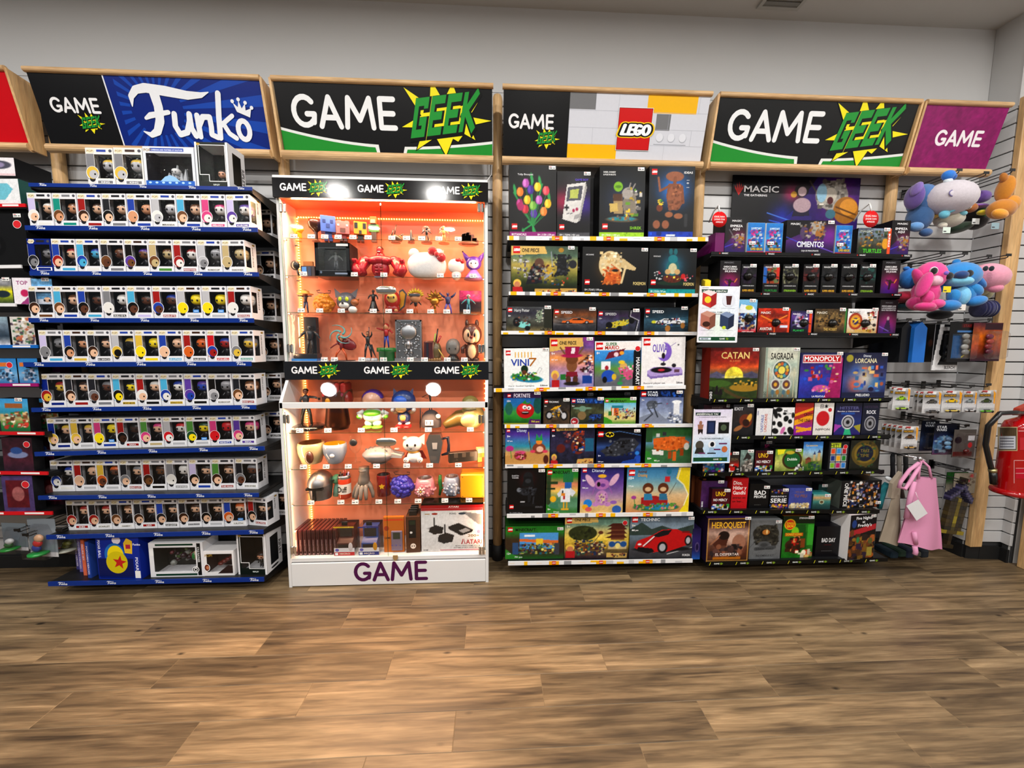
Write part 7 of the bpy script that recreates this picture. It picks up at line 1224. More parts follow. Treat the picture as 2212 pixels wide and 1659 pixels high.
for k,(x,y) in enumerate(((1950,838),(2016,843),(2058,842),(2097,843),(2133,840),(1968,918))): peg(x,y-4,-.275,.25,f'black wire peg of the {["lime green", "grey-brown", "bright yellow", "silver", "dark green", "bronze"][k]} toy car card')
hangcard('toy_card','dark blue toy card with white lettering, left of the pair',(1992,2030,908,974),-.17,[('G','#2a2a40','#3a4a6a','#1a2034','#141a28'),('N',.3,12)],[('STAR',24,88,7,'#c8ccd4',56),('WARS',20,79,7,'#c8ccd4',60)],(10,10,90,60,.03))
hangcard('toy_card','blue toy card with white lettering and clear bubble',(2020,2074,915,982),-.22,[('G','#6a3a5a','#5a7a9a','#2a3a6a','#1a2034','#141a28'),('N',.3,12),('K',10,10,60,60,40,7,['#6a9ac0','#a8c0d0','#3a4a6a'],3)],[('STAR',10,85,8,'#e8ecf2',40),('WARS',8,76,8,'#e8ecf2',42)],(8,6,70,62,.03),ftoy(['#6a9ac0','#8ab0cc','#5a7a9a']))
hangcard('toy_card','clear blister with a dark red low vehicle and price sticker',(2062,2110,928,988),-.25,[('F','#6a6460'),('R',4,4,90,20,'#6a2a26'),('R',66,60,96,78,'#e8e8ea'),('E',78,44,10,10,'#d83a40'),('E',22,62,16,12,'#2a1a26')],[],(4,2,98,90,.04),ftoy(['#6a2422']))
# tote bags, hanger rail
def bag(label,pts_,Y,col,group=None):
    P=[at(x,y,Y) for x,y in pts_];c=np.mean(P,0);t=thing('tote_bag',label,'bag',tuple(c),(0,0,0),group)
    n=14;b=MB();TL,TR,BR,BL=[np.array(p)-c for p in P];V=[]
    for side in (0,1):
        for i in range(n+1):
            for j in range(n+1):
                u,v=i/n,j/n;p=(TL*(1-u)+TR*u)*(1-v)+(BL*(1-u)+BR*u)*v
                bulge=(.012+.016*v)*sin(pi*u)+.006*sin(u*9+v*3)*v
                p=p+np.array([0,(-bulge if side == 0 else bulge),.004*sin(u*7)*v]);V.append(p)
    F=[]
    for s_ in (0,1):
        o_=s_*(n+1)**2
        for i in range(n):
            for j in range(n): q=(o_+i*(n+1)+j,o_+(i+1)*(n+1)+j,o_+(i+1)*(n+1)+j+1,o_+i*(n+1)+j+1);F.append(q)
    b.add(V,F,col,'cloth',True);b.obj('cloth_body',t)
    return t,c
t,c=bag('pale pink canvas tote bag hanging with a bow and a white tag',[(1980,1030),(2022,1032),(2034,1187),(1939,1172)],-.33,'#dfa0c0')
b=MB()
b.tube([np.array(at(1984,1034,-.34))-c,np.array(at(1986,1010,-.33))-c,np.array(at(1990,996,-.32))-c],.0065,'#dfa0c0','cloth',8);b.tube([np.array(at(2012,1034,-.34))-c,np.array(at(2006,1008,-.33))-c,np.array(at(1992,995,-.32))-c],.0065,'#dfa0c0','cloth',8)
b.obj('handle',t)
b=MB()
for pts_,r in (([(1985,1000),(1965,1015),(1946,1040),(1942,1052),(1955,1056),(1966,1040),(1985,1008)],.010),([(1974,1040),(1966,1075),(1958,1120)],.013),([(1976,1180),(1978,1192),(1976,1198)],.012),([(1975,1150),(1978,1175)],.011)):
    b.tube([np.array(at(x,y,-.352))-c for x,y in pts_],r,'#e2a6c6','cloth',8)
b.obj('bow',t)
b=MB();q=[np.array(at(x,y,-.372))-c for x,y in ((1958,1093),(1984,1079),(2004,1109),(1980,1125))];b.add(q+[p+np.array([0,.001,0]) for p in q],[(0,3,2,1),(4,5,6,7)],'#e4e4e6','print');b.tube([q[1],q[1]+np.array([-.01,.01,.04])],.001,'#eee');b.obj('hang_tag',t)
t,c=bag('beige canvas tote bag hanging left of the pink one',[(1928,1068),(1944,1068),(1945,1174),(1898,1170)],-.27,'#a89c8c')
b=MB();b.prism([(0,0),(.0,.09),(.05,.16),(.055,.0)],1,-.01,.012,'#b8ac9c','cloth');b.move((-.035,0,.13));b.obj('folded_top',t)
for k,(x0,y0,x1,y1,c_,Y,l_) in enumerate(((1928,985,1936,1070,'#1a1c24',-.2,'black fabric bag strap hanging behind the tote bags, left one'),(1942,984,1950,1075,'#8a8680',-.21,'grey fabric bag strap hanging behind the tote bags'),(1956,985,1966,1060,'#15161b',-.22,'black fabric bag strap hanging behind the tote bags, right one'))):
    a_,b_=at(x0,y0,Y),at(x1,y1,Y);t=thing('bag_strap',l_,'bag',tuple(a_));b=MB();d_=b_-a_
    b.tube([(0,0,0),(.006,0,d_[2]*.2),(d_[0]*.5,.004,d_[2]*.6),(d_[0],0,d_[2])],.011,c_,'cloth',8);b.tube([(0,0,0),(.012,.01,.006),(.03,.02,d_[2]*.15),(.034,.02,d_[2]*.8)],.010,c_,'cloth',8);b.obj('cloth',t)
a_=at(1985,990,-.33);t=thing('bag_hook','chrome wall rail with ball end carrying the tote bags','hook',tuple(a_));b=MB();b.tube([(0,0,0),(-.0,.31,-.02)],.006,'#c8c8cc','chrome',10);b.ell((0,-.004,0),.013,'#d8d8dc','chrome',14,8);b.obj('rail',t);b=MB();b.tube([(-.02,.01,-.008),(.03,.012,-.006),(.055,.014,-.018)],.004,'#e8e8ea','plastic',8);b.obj('hanger',t)
t=thing('teal_bag','teal cloth bag with white clip beside the comic figures box','bag',tuple(at(1915,1050,-.22)));b=MB();b.tube([(0,0,.02),(-.02,0,-.02),(-.035,0,-.08),(-.03,.0,-.14)],[.012,.02,.022,.012],'#2a8a94','cloth',10);b.obj('cloth',t);b=MB();b.ell((-.01,-.02,.05),(.03,.01,.014),'#d8dce0','plastic',12,7,1,(0,.5,0));b.obj('clip',t)
t=thing('fabric_bundle','dark blue-green folded goods lying under the tote bags','bag',tuple(at(1945,1190,-.16)));b=MB()
for k in range(5): b.box((-.10+.05*k,-.04,-.03+.008*(k % 2)),(-.05+.05*k,.08,.012+.01*(k % 3)),['#1c3a4a','#2a4a3a','#23304a','#5a5a50','#1a2430'][k],'cloth',.008)
b.obj('cloth',t)
# pixel tools
def pixel_tool(name,label,cx,cy,Y,u,cells,ang,d=.018):
    c=at(cx,cy,Y);t=thing(name,label,'toy',tuple(c),(0,radians(ang),0));groups={}
    for gname,L_ in cells.items():
        b=MB()
        for i,j,col in L_: b.box(((i-.5)*u,-d/2,(j-.5)*u),((i+.5)*u,d/2,(j+.5)*u),col,'plastic',.0008)
        b.obj(gname,t)
    return t
blade=[];rr=random.Random(5)
for i in range(9):
    for dj in (-2,-1,0,1,2):
        blade.append((dj,i,rr.choice(['#42351a','#4f401c','#302a14','#5a4a1e']) if dj else rr.choice(['#8a7a1e','#b8a82a','#5a5020'])))
hd=[(k,-1,'#a8962a' if abs(k) > 1 else '#5a4c1c') for k in range(-3,4)]+[(0,-2,'#3a2c18'),(0,-3,'#3a2c18'),(0,-4,'#4a3a20'),(-1,-5,'#3a3018'),(0,-5,'#3a3018'),(1,-5,'#3a3018')]
pixel_tool('toy_sword','dark golden blocky toy sword hanging point up near the floor',2052,1140,-.16,.0235,{'blade': blade,'handle': hd},8,.03)
pick=[]
for k in range(-5,6):
    yk=-abs(k)*.9+(1 if abs(k) < 2 else 0)
    for m in range(3): pick.append((k,yk-m,'#5a5478' if m == 1 else '#332f4c'))
pixel_tool('toy_pickaxe','dark purple blocky toy pickaxe head above the golden sword',2078,1050,-.27,.0135,{'head': pick,'handle': [(0,2.4,'#3a3424'),(0,3.4,'#3a3424'),(1,1.6,'#4a4030'),(-1,1.6,'#4a4030')]},10,.035)
hangcard('toy_card','green card with a small black item behind the pickaxe',(2046,2092,1020,1062),-.15,[('G','#c8c4b8','#b8b4a8','#3a7a3a','#2f6a30'),('N',.15,12)])
hangcard('toy_card','beige card with red print behind the pickaxe',(2062,2110,1022,1066),-.2,[('F','#a8a090'),('K',50,40,96,90,14,8,['#c85a5a','#8a7a6a'],3)])
for x_,y_,Y_,n_ in ((2010,905,-.18,'left dark blue toy card'),(2046,912,-.23,'blue toy card with white lettering'),(2086,924,-.26,'dark red vehicle blister'),(2068,1017,-.16,'green card'),(2086,1019,-.21,'beige card'),(2078,1043,-.28,'purple toy pickaxe')): peg(x_,y_,Y_,-Y_-.02,f'black wire peg carrying the {n_}')
# fire extinguisher
EY=-.40
P0=at(2150,1000,EY);R_=.078;EX=float(P0[0]+R_/math.cos(math.atan2(P0[0],EY+CD)));z0=float(at(2200,1066,EY)[2]);z1=float(at(2200,905,EY)[2])
t=thing('fire_extinguisher','red fire extinguisher with black hose on the right wall','fire extinguisher',(EX,EY,z0));H_=z1-z0
b=MB();b.lathe([(0,.012),(R_*.96,.012),(R_,.03),(R_,H_*.84),(R_*.97,H_*.90),(R_*.85,H_*.96),(R_*.5,H_*1.0),(.022,H_*1.02),(.018,H_*1.06),(0,H_*1.06)],(0,0,0),'#b80f14','glossy',36);b.obj('cylinder',t)
b=MB();b.lathe([(0,0),(R_*1.17,0),(R_*1.2,.012),(R_*1.15,.024),(R_*.98,.030),(0,.03)],(0,0,0),'#b00f16','glossy',36);b.obj('base_ring',t)
b=MB();p=lambda x,y,dy=0: np.array(at(x,y,EY-dy))-np.array([EX,EY,z0])
b.tube([p(2215,893),p(2195,891,.02),p(2160,893,.03),p(2135,920,.02),p(2129,960,0),p(2138,1000,-.0),p(2146,1030,-.01)],.0125,'#17181a','plastic',10);b.tube([p(2145,1018,0),p(2147,1045,0)],.0165,'#141416','plastic',10);b.obj('hose',t)
b=MB();b.tube([p(2144,1013,0),p(2145,1019,0)],.018,'#b8b08a','steel',10);b.tube([p(2188,892,.02),p(2200,892,.02)],.013,'#8a8a80','steel',10);b.obj('collar',t)
b=MB();b.prism([tuple(p(x,y)[[0,2]]) for x,y in ((2194,888),(2196,882),(2228,868),(2228,884))][::-1],1,-.015,.012,'#b0402a','plastic');b.obj('lever',t)
b=MB()
def curved(x0,x1,y0,y1,col,k=0.0008):
    n=8;V=[]
    for i in range(n+1):
        xx=x0+(x1-x0)*i/n
        for y_ in (y0,y1):
            d=ray(xx,y_);q=np.array([-EX,-CD-EY]);A_=d[0]**2+d[1]**2;B_=q[0]*d[0]+q[1]*d[1];t_=(-B_-math.sqrt(max(0,B_*B_-A_*(q@q-(R_+k)**2))))/A_
            V.append((q[0]+t_*d[0],q[1]+t_*d[1],CH+t_*d[2]-z0))
    b.add(V,[(2*i,2*i+1,2*i+3,2*i+2) for i in range(n)],col,'print')
curved(2155,2198,922,974,'#c8b894');curved(2157,2196,924,972,'#6a5a44',.0012);curved(2158,2194,942,970,'#d0d4dc',.0016)
for k in range(4): curved(2160,2190,946+6*k,948+6*k,'#7a7c88',.002)
curved(2200,2222,930,932,'#e0a8a8');curved(2203,2222,945,972,'#c83a44',.0012);curved(2190,2191.5,994,1044,'#e0a8a8');curved(2190,2222,994,995.5,'#e0a8a8');curved(2194,2222,1012,1034,'#c0203a',.0012);curved(2194,2222,1011,1012,'#e8b8b8',.0016);curved(2194,2222,1022,1023,'#e8b8b8',.0016)
b.obj('label_print',t)
b=MB();b.box((R_*.1,R_*.9,H_*.5),(R_*.6,R_*.98,H_*.62),'#8a8a8e','steel');b.obj('wall_bracket',t)
# ------------------------------------------------------------------ glass display case
YU,YL=-.200,-.280
XL=float((at(601,868,YL)[0]+at(626,1262,YL)[0])/2);XR=float(at(1054.5,1000,YL)[0])
ZH1=float(at(800,388,-.225)[2]);ZH0=float(at(800,430,-.225)[2]);ZM1=float(at(800,781,YU)[2]);ZM0=float(at(800,820,YU)[2])
ZR1=float(at(800,869,YL)[2]);ZR0=float(at(800,882,YL)[2]);ZD=float(at(800,1204,YL)[2]);ZK=float(at(800,1214,YL)[2])
WH='#e6e6e6';T=.016
cab=thing('display_cabinet','tall white display case with orange-lit glass shelves and black bands','cabinet',((XL+XR)/2,0,0));OX=(XL+XR)/2
xl,xr=XL-OX,XR-OX
prof=[(-.022,0),(YL,0),(YL,ZR1),(YU,ZM0),(YU,ZH0+.05),(-.022,ZH0+.05)]
for x in (xl,xr-T): b=MB();b.prism(prof[::-1],0,x,x+T,WH,'laminate');b.obj('side_panel',cab)
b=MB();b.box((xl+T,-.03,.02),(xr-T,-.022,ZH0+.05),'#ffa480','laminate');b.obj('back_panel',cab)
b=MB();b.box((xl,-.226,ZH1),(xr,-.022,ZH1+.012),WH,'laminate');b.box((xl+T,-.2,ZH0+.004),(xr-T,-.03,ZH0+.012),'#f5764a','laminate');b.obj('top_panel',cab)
def band(nm,z0,z1,Y,xs):
    b=MB();b.box((xl-.003,Y,z0),(xr+.003,Y+.018,z1),'#1c1d22','print',.0012);A=Art(b,(xl-.003,Y,z0),mat='glossy');W,H=xr-xl+.006,z1-z0
    A.rect(.001,.001,W-.001,H-.001,'#1c1d22');A.up()
    for k in xs: game_word(A,W*k,H*.34,H*.38,'#f4f4f6',0,.19);geek_badge(A,W*k+H*1.52,H*.27,H*.44)
    b.obj(nm,cab)
band('header_panel',ZH0,ZH1,-.226,(.035,.39,.745));band('middle_band',ZM0,ZM1,YU-.006,(.035,.385,.73))
b=MB();b.box((xl,YL,ZR0),(xr,YL+.016,ZR1),WH,'laminate',.002);b.obj('front_rail',cab)
b=MB();b.box((xl+T,YL+.004,ZD-.02),(xr-T,-.03,ZD),WH,'laminate');b.obj('bottom_deck',cab)
b=MB();b.box((xl+T,YU+.004,ZM1-.012),(xr-T,-.03,ZM1),WH,'laminate');b.obj('middle_deck',cab)
b=MB();b.box((xl+T+.001,YL-.002,.006),(xr-T-.001,YL+.014,ZK),WH,'laminate',.0015);A=Art(b,(xl,YL-.002,.006),mat='print',layer=2)
gx=float(at(765,1240,YL)[0])-XL;g1=float(at(924,1240,YL)[0])-XL;gh=(g1-gx)/3.62;game_word(A,gx,.012+.008,gh,'#5f1f57',0,.175);b.obj('kick_panel',cab)
b=MB();b.box((xl+T+.012,-.10,0),(xr-T-.012,-.05,.006),'#999','matte');b.obj('foot',cab)
b=MB();b.box((-.01,YL-.003,ZD-.012),(.018,YL-.002,ZD+.010),'#a98a5c','matte');b.box((-.004,YL-.0035,ZD-.02),(.012,YL-.0025,ZD-.005),'#a98a5c','matte');b.move((.03,0,0));b.obj('tape_scrap',cab)
def pane(nm,x0,x1,Y,z0,z1,par=cab):
    b=MB();b.add([(x0,Y,z0),(x1,Y,z0),(x1,Y,z1),(x0,Y,z1)],[(0,1,2,3)],'#fff','glass');
    for x in (x0,x1): b.box((x-.0008,Y,z0),(x+.0008,Y+.004,z1),'#8fb0a4','glass_edge')
    return b.obj(nm,par)
doors=[]
for (Y,z0,z1,pxm,hz) in ((YU-.002,ZM1+.002,ZH0-.002,829,((450,0),(753,0))),(YL+.001,ZD+.004,ZR0-.002,834,((905,0),(1188,0)))):
    xm=float(at(pxm,700 if Y > -.25 else 1050,Y)[0])-OX
    for x0,x1,s_ in ((xl+T+.001,xm-.0012,-1),(xm+.0012,xr-T-.001,1)):
        d_=pane('glass_door',x0,x1,Y,z0,z1);doors.append(d_)
        for py,_ in hz:
            zc=float(at(610 if s_ < 0 else 1042,py,Y)[2]);xc=x0+.02 if s_ < 0 else x1-.02;h=MB()
            h.box((xc-.018,Y-.012,zc-.024),(xc-.001,Y-.001,zc+.024),'#c8c8c4','chrome',.004);h.box((xc+.001,Y-.012,zc-.024),(xc+.016,Y-.001,zc+.024),'#d8d8d4','chrome',.004);h.obj('hinge',d_)
    py=627 if Y > -.25 else 955;c=at(834,py,Y-.004);h=MB();h.ell((c[0]-OX,Y-.004,c[2]),(.056,.010,.023),'#d8d4cc','chrome',26,10,.75);h.obj('lock_plate',doors[-1])
b=MB();b.add([(xl+T,YL+.003,ZR1),(xr-T,YL+.003,ZR1),(xr-T,YU+.002,ZM0),(xl+T,YU+.002,ZM0)],[(0,1,2,3)],'#fff','glass');b.obj('sloping_pane',cab)
UZ=[float(at(800,y,YU+.012)[2]) for y in (516.7,597,675.7)]+[ZM1];LZ=[float(at(800,y,YL+.02)[2]) for y in (934,1011.8,1089)]+[ZD]
for z,Y in [(z,YU+.012) for z in UZ[:3]]+[(z,YL+.02) for z in LZ[:3]]:
    b=MB();e=.004;x0,x1=xl+T+.001,xr-T-.001
    b.add([(x0,Y,z),(x1,Y,z),(x1,-.034,z),(x0,-.034,z)],[(0,1,2,3)],'#fff','glass');b.box((x0,Y-.0008,z-e),(x1,Y,z),'#7fa498','glass_edge')
    for sx in (x0,x1-.012):
        b.box((sx,Y+.01,z-.010),(sx+.012,Y+.022,z-e),'#9a9a96','steel');b.box((sx,-.06,z-.010),(sx+.012,-.048,z-e),'#9a9a96','steel')
    b.obj('glass_shelf',cab)
# LED strips: a bead chain up the left rear corner, along the top and down the right
b=MB()
def beads(p,q,step=.0145):
    p,q=np.array(p),np.array(q);n_=int(np.linalg.norm(q-p)/step)
    for i in range(n_): c=p+(q-p)*(i+.5)/n_;b.box(c-.0028,c+.0028,'#fff','led_glow')
beads((xl+T+.008,-.034,ZD+.01),(xl+T+.008,-.034,ZM0));beads((xl+T+.008,-.034,ZM1+.01),(xl+T+.008,-.034,ZH0-.04));beads((xl+T+.008,-.034,ZH0-.04),(xr-T-.008,-.034,ZH0-.04));beads((xr-T-.006,-.034,ZD+.01),(xr-T-.006,-.034,ZH0-.05),.03)
b.obj('led_strip',cab)
LC=(1.0,.56,.30)  # lamps added unseen behind the front frame to light the back panel evenly
def strip(loc,rot,L_,p): l=area('added_case_lamp',loc,.012,p,LC,rot,sy=L_);return l
zu,zl=(ZM1+ZH0)/2,(ZD+ZM0)/2;LED=3.2
strip((OX,YU+.03,ZH0-.006),(radians(-38),0,0),.012,0.001*LED).data.size=.98
for o in [o for o in COL.objects if o.name.startswith('added_case_lamp')]: o.data.energy=6.5*LED
def vstrip(x,y,z,L_,sgn,p):  # upright ones of the added lamps, hidden behind the side frames
    o=area('added_case_lamp',(x,y,z),L_,p,LC,(0,0,0),sy=.012)
    d=Vector((sgn*.80,.60,0)).normalized();zax=-d;xax=Vector((0,0,1));yax=zax.cross(xax)
    o.matrix_world=Matrix(((xax[0],yax[0],zax[0],x),(xax[1],yax[1],zax[1],y),(xax[2],yax[2],zax[2],z),(0,0,0,1)));return o
for sg,x in ((1,XL+T+.006),(-1,XR-T-.006)):
    vstrip(x,YU+.018,zu,ZH0-ZM1-.06,sg,.45*LED);vstrip(x,YL+.026,(ZD+ZR0)/2,ZR0-ZD-.06,sg,.6*LED)
o=strip((OX,YL+.03,ZR0-.004),(radians(-30),0,0),.012,5.5*LED);o.data.size=.98
for nm,x in (('added_lamp_channel',xl+T),('added_lamp_channel',xr-T-.006)):
    b=MB();b.box((x,YU+.008,ZM1+.02),(x+.006,YU+.012,ZH0-.02),'#d8d8d8');b.box((x,YL+.016,ZD+.02),(x+.006,YL+.02,ZR0-.02),'#d8d8d8');b.obj(nm,cab)  # channels made up to carry the added upright lamps
b=MB();b.tube([(XR-.02-OX,-.15,ZH1+.012),(XR-.01-OX,-.1,ZH1+.05),(XR+.02-OX,-.06,ZH1+.11),(XR+.028-OX,-.08,ZH1+.26),(XR+.026-OX,-.1,ZH1+.5)],.0028,'#e4e4e4','plastic',6);b.obj('cable',cab)

# ------------------------------------------------------------------ what stands in the case
_pc=None
def price_card(label,px,row,group):
    global _pc
    if _pc is None:
        b=MB();b.add([(-.0125,0,0),(.0125,0,0),(.0125,.004,.0155),(-.0125,.004,.0155),(-.0125,.008,0),(.0125,.008,0)],[(0,1,2,3),(3,2,5,4)],'#ececea','matte')
        A=Art(b,(-.0125,0,0),(1,0,0),(0,.25,.97));A.rect(.002,.0115,.011,.0135,'#c8485a');A.rect(.002,.004,.012,.0075,'#6a6a70');A.rect(.0155,.005,.022,.008,'#6a6a70');_pc=b.mesh('price_card')
    Y=(YU+.016) if row < 4 else (YL+.024);z=(UZ+LZ)[row];c=at(px,500,Y)
    # horizontal position at the card's own height
    yy=829.5;
    for _ in range(6):
        c=at(px,yy,Y);yy += (c[2]-z)*400
    o=bpy.data.objects.new('price_card',_pc);COL.objects.link(o);o.location=(c[0],Y,z+.0003);o.scale=(1.45,1.45,1.45);o.rotation_euler=(0,0,radians(random.uniform(-6,6)));tag(o,label,'price tag',group)
def fig(name,label,cat,x0,x1,yt,row,fn,dy=.0,card=None,rz=0.0,short=None):
    Yc=(-.115 if row < 4 else -.15)+dy;z=(UZ+LZ)[row]
    yy=829.5
    for _ in range(6): c=at((x0+x1)/2,yy,Yc);yy += (c[2]-z)*400
    A_,B_=at(x0,yy,Yc),at(x1,yy,Yc);w_=B_[0]-A_[0];h=at((x0+x1)/2,yt,Yc)[2]-z
    t=thing(name,label,cat,(c[0],Yc,z+.0004),(0,0,rz));P={}
    PL=dict(ears='ear',eyes='eye',arms='arm',legs='leg',feet='foot',paws='paw',gloves='glove',boots='boot',shoes='shoe',socks='sock',gems='gem',fingers='finger',rods='rod',pens='pen',rivets='rivet')
    def part(nm):
        if nm in PL: P[nm,len(P)]=MB();return P[nm,len(P)-1]
        return P.setdefault(nm,MB())
    fn(part,w_,h)
    for nm,mb in P.items(): mb.obj(nm if isinstance(nm,str) else PL[nm[0]],t)
    if card: price_card('white price card in front of the '+(short or label.split(' on ')[0]),card,row,None)
    return t
def human(b,h,x=0,y=0,z=0,top='#333',legs='#222',skin='#c89878',hair='#222',arms=((-.35,.55),(.35,.55)),lean=0,wide=1.0,headr=.075,spread=.09,mat='plastic',feet='#1a1a1a'):
    """small standing figurine: arms are elbow-to-hand targets in units of h"""
    S=lambda px,py,pz: (x+px*h,y+py*h,z+pz*h)
    b.tube([S(lean,0,.50),S(lean*1.2,0,.62),S(lean*1.5,0,.76),S(lean*1.6,0,.82)],[.065*h*wide,.07*h*wide,.095*h*wide,.04*h*wide],top,mat,12)
    b.tube([S(lean*1.6,0,.80),S(lean*1.7,0,.87)],.028*h,skin,mat,8)
    b.ell(S(lean*1.8,0,.915),(headr*h*.85,headr*h*.9,headr*h),skin,mat,14,9)
    if hair: b.ell(S(lean*1.8,.015,.93),(headr*h*.95,headr*h*.95,headr*h*.95),hair,mat,14,6,z0=-.05)
    for s_,(ax,az) in zip((-1,1),arms):
        sh=(lean*1.5+s_*.095*wide,0,.775);el=((sh[0]+ax)/2+s_*.03,-.01,(sh[2]+az)/2);b.tube([S(*sh),S(*el),S(ax,-.04,az)],[.036*h*wide,.03*h*wide,.022*h],top,mat,8);b.ell(S(ax,-.045,az),.026*h,skin,mat,8,6)
    for s_ in (-1,1):
        b.tube([S(lean+s_*.04,0,.52),S(lean*.5+s_*spread*.8,-.01,.27),S(s_*spread,0,.03)],[.055*h,.042*h,.03*h],legs,mat,9);b.ell(S(s_*spread,-.02,.02),(.03*h,.055*h,.02*h),feet,mat,8,5)
def disc(P,r,h,col,nm='base',mat='plastic'): P(nm).lathe([(0,0),(r,0),(r,h*.8),(r*.95,h),(0,h)],(0,0,0),col,mat,28)
def f_star(P,w,h):
    V=[(.5*w*(1 if k % 2 == 0 else .5)*sin(radians(36*k)),.5*h+.5*h*(1 if k % 2 == 0 else .5)*cos(radians(36*k))) for k in range(10)]
    b=P('body');n=len(V);ctr=.5*h;vs=[(0,-.022,ctr)]+[(x,0,z) for x,z in V]+[(0,.022,ctr)];b.add(vs,[(0,1+k,1+(k+1) % n) for k in range(n)]+[(n+1,1+(k+1) % n,1+k) for k in range(n)],'#e8a81a','plastic',False);P('base').lathe([(0,0),(.016,0),(.014,.006),(0,.006)],(0,0,0),'#c8a04a','plastic',14)
fig('star_ornament','plain yellow star ornament at the left of the top glass shelf','ornament',630,660,481,0,f_star,card=634,short='yellow star ornament')
def f_bowl(P,w,h): P('bowl').lathe([(.15*w,.45*h),(.42*w,.62*h),(.5*w,.82*h),(.42*w,1.0*h),(.36*w,.96*h),(.3*w,.8*h),(0,.72*h)],(0,0,0),'#5a3424','glossy',24);P('stem').lathe([(0,0),(.26*w,0),(.24*w,.04*h),(.13*w,.1*h),(.12*w,.5*h)],(0,0,0),'#6a3a26','plastic',16)
fig('brown_bowl','dark brown bowl ornament on a stem, top glass shelf','ornament',666,700,475,0,f_bowl,card=672,short='brown bowl ornament')
def blocky(head,body,legs,face=()):
    def f(P,w,h):
        b=P('head');b.box((-.48*w,-.034,.36*h),(.48*w,.03,h),head,'plastic',.001)
        for x0,z0,x1,z1,c in face: b.box(((x0-.5)*w*.96,-.0355,(.36+z0*.64)*h),((x1-.5)*w*.96,-.034,(.36+z1*.64)*h),c)
        b=P('body');b.box((-.22*w,-.014,.14*h),(.22*w,.014,.36*h),body,'plastic',.001)
        for sx in (-1,1): P('legs').box((sx*.03*w,-.022,0),(sx*.27*w,.016,.16*h),legs,'plastic',.001)
    return f
fig('block_figure','blue blocky figurine with a large square head','figurine',695,726,470,0,blocky('#4a6ec0','#3f60b0','#3a58a4',[(.15,.55,.35,.75,'#2a3f80'),(.65,.55,.85,.75,'#2a3f80'),(.38,.25,.62,.5,'#2f4890')]),card=701,rz=.35,short='blue blocky figurine')
fig('block_figure','red and rosy blocky animal figurine with two small ears','figurine',729,757,477,0,lambda P,w,h: (blocky('#c8787a','#a83a3a','#8a5a5a',[(.1,.6,.25,.75,'#e8c8c8'),(.75,.6,.9,.75,'#e8c8c8'),(.3,.1,.7,.45,'#6a4a44')])(P,w,h*.9),P('ears').box((-.4*w,-.01,.9*h),(-.15*w,.01,h),'#c87070'),P('ears').box((.15*w,-.01,.9*h),(.4*w,.01,h),'#c87070')),card=730,rz=.25,short='red and rosy blocky animal')
fig('block_figure','yellow blocky insect figurine with black patches','figurine',766,793,483,0,blocky('#d89a1a','#2a221a','#2a221a',[(.05,.45,.3,.9,'#1c1a18'),(.7,.45,.95,.9,'#1c1a18'),(.4,.0,.6,.3,'#3a2c18')]),card=762,rz=.3,short='yellow blocky insect')
fig('block_figure','narrow blocky figurine with orange head and green shirt','figurine',798,820,470,0,lambda P,w,h: (P('head').box((-.3*w,-.02,.72*h),(.3*w,.02,h),'#c8642a','plastic',.001),P('head').box((-.22*w,-.0215,.74*h),(.22*w,-.02,.88*h),'#d8a88a'),P('body').box((-.3*w,-.012,.4*h),(.3*w,.012,.72*h),'#5a8a3a','plastic',.001),P('arms').box((-.48*w,-.012,.42*h),(-.3*w,.012,.7*h),'#5a8a3a'),P('arms').box((.3*w,-.012,.42*h),(.48*w,.012,.7*h),'#5a8a3a'),P('legs').box((-.25*w,-.012,0),(.25*w,.012,.4*h),'#5a4434','plastic',.001)),card=795,short='green-shirted blocky figurine')
def f_speeder(P,w,h):
    b=P('body');r_=random.Random(2);b.tube([(-.45*w,0,.2*h),(0,0,.3*h),(.4*w,0,.15*h)],[.12*h,.2*h,.1*h],'#5a4a3a');b.tube([(-.1*w,0,.3*h),(.05*w,0,1.0*h)],.003,'#4a3a30');b.tube([(-.3*w,0,.3*h),(-.12*w,0,.75*h)],.003,'#3a3a30');b.tube([(.1*w,0,.3*h),(.5*w,0,.5*h)],.003,'#3a3a30')
    for k in range(7): b.ell((r_.uniform(-.35,.35)*w,r_.uniform(-.01,.01),r_.uniform(.1,.4)*h),r_.uniform(.004,.009),r_.choice(['#c89a4a','#3a342c','#8a6a3a']),'plastic',8,5)
    disc(P,.3*w,.004,'#2a2622')
fig('small_sculpture','small brown sculpture with crossed rods, top glass shelf','figurine',838,872,486,0,f_speeder,card=846,short='small brown rod sculpture')
fig('small_sculpture','tiny dark hooded figurine with a slim rod','figurine',879,898,496,0,lambda P,w,h: (P('body').lathe([(0,0),(.4*w,0),(.3*w,.3*h),(.14*w,.7*h),(.12*w,.85*h),(0,h)],(0,0,0),'#241c1c','plastic',14),P('rod').tube([(.1*w,-.004,.5*h),(.45*w,-.006,.2*h)],.0016,'#c8a8a8'),P('rod').tube([(.3*w,0,0),(.45*w,0,.5*h)],.0016,'#6a4a44')),card=878,short='tiny dark hooded figurine')
def domed(c1,c2):
    def f(P,w,h):
        disc(P,.42*w,.10*h,c2);P('dome').ell((0,0,.45*h),(.48*w,.48*w,.55*h),'#fff','glass',22,12,z0=-.6);human(P('body'),.72*h,z=.1*h,top=c1,legs=c1,skin=c1,hair=c1,headr=.12,spread=.12,wide=1.3)
    return f
fig('domed_figure','black figurine under a clear dome on the top glass shelf','figurine',908,936,484,0,domed('#1a1618','#141214'),card=911,short='black domed figurine')
fig('domed_figure','pale gold figurine under a clear dome, top glass shelf','figurine',945,973,484,0,domed('#c8985a','#b88a5a'),card=948,short='pale gold domed figurine')
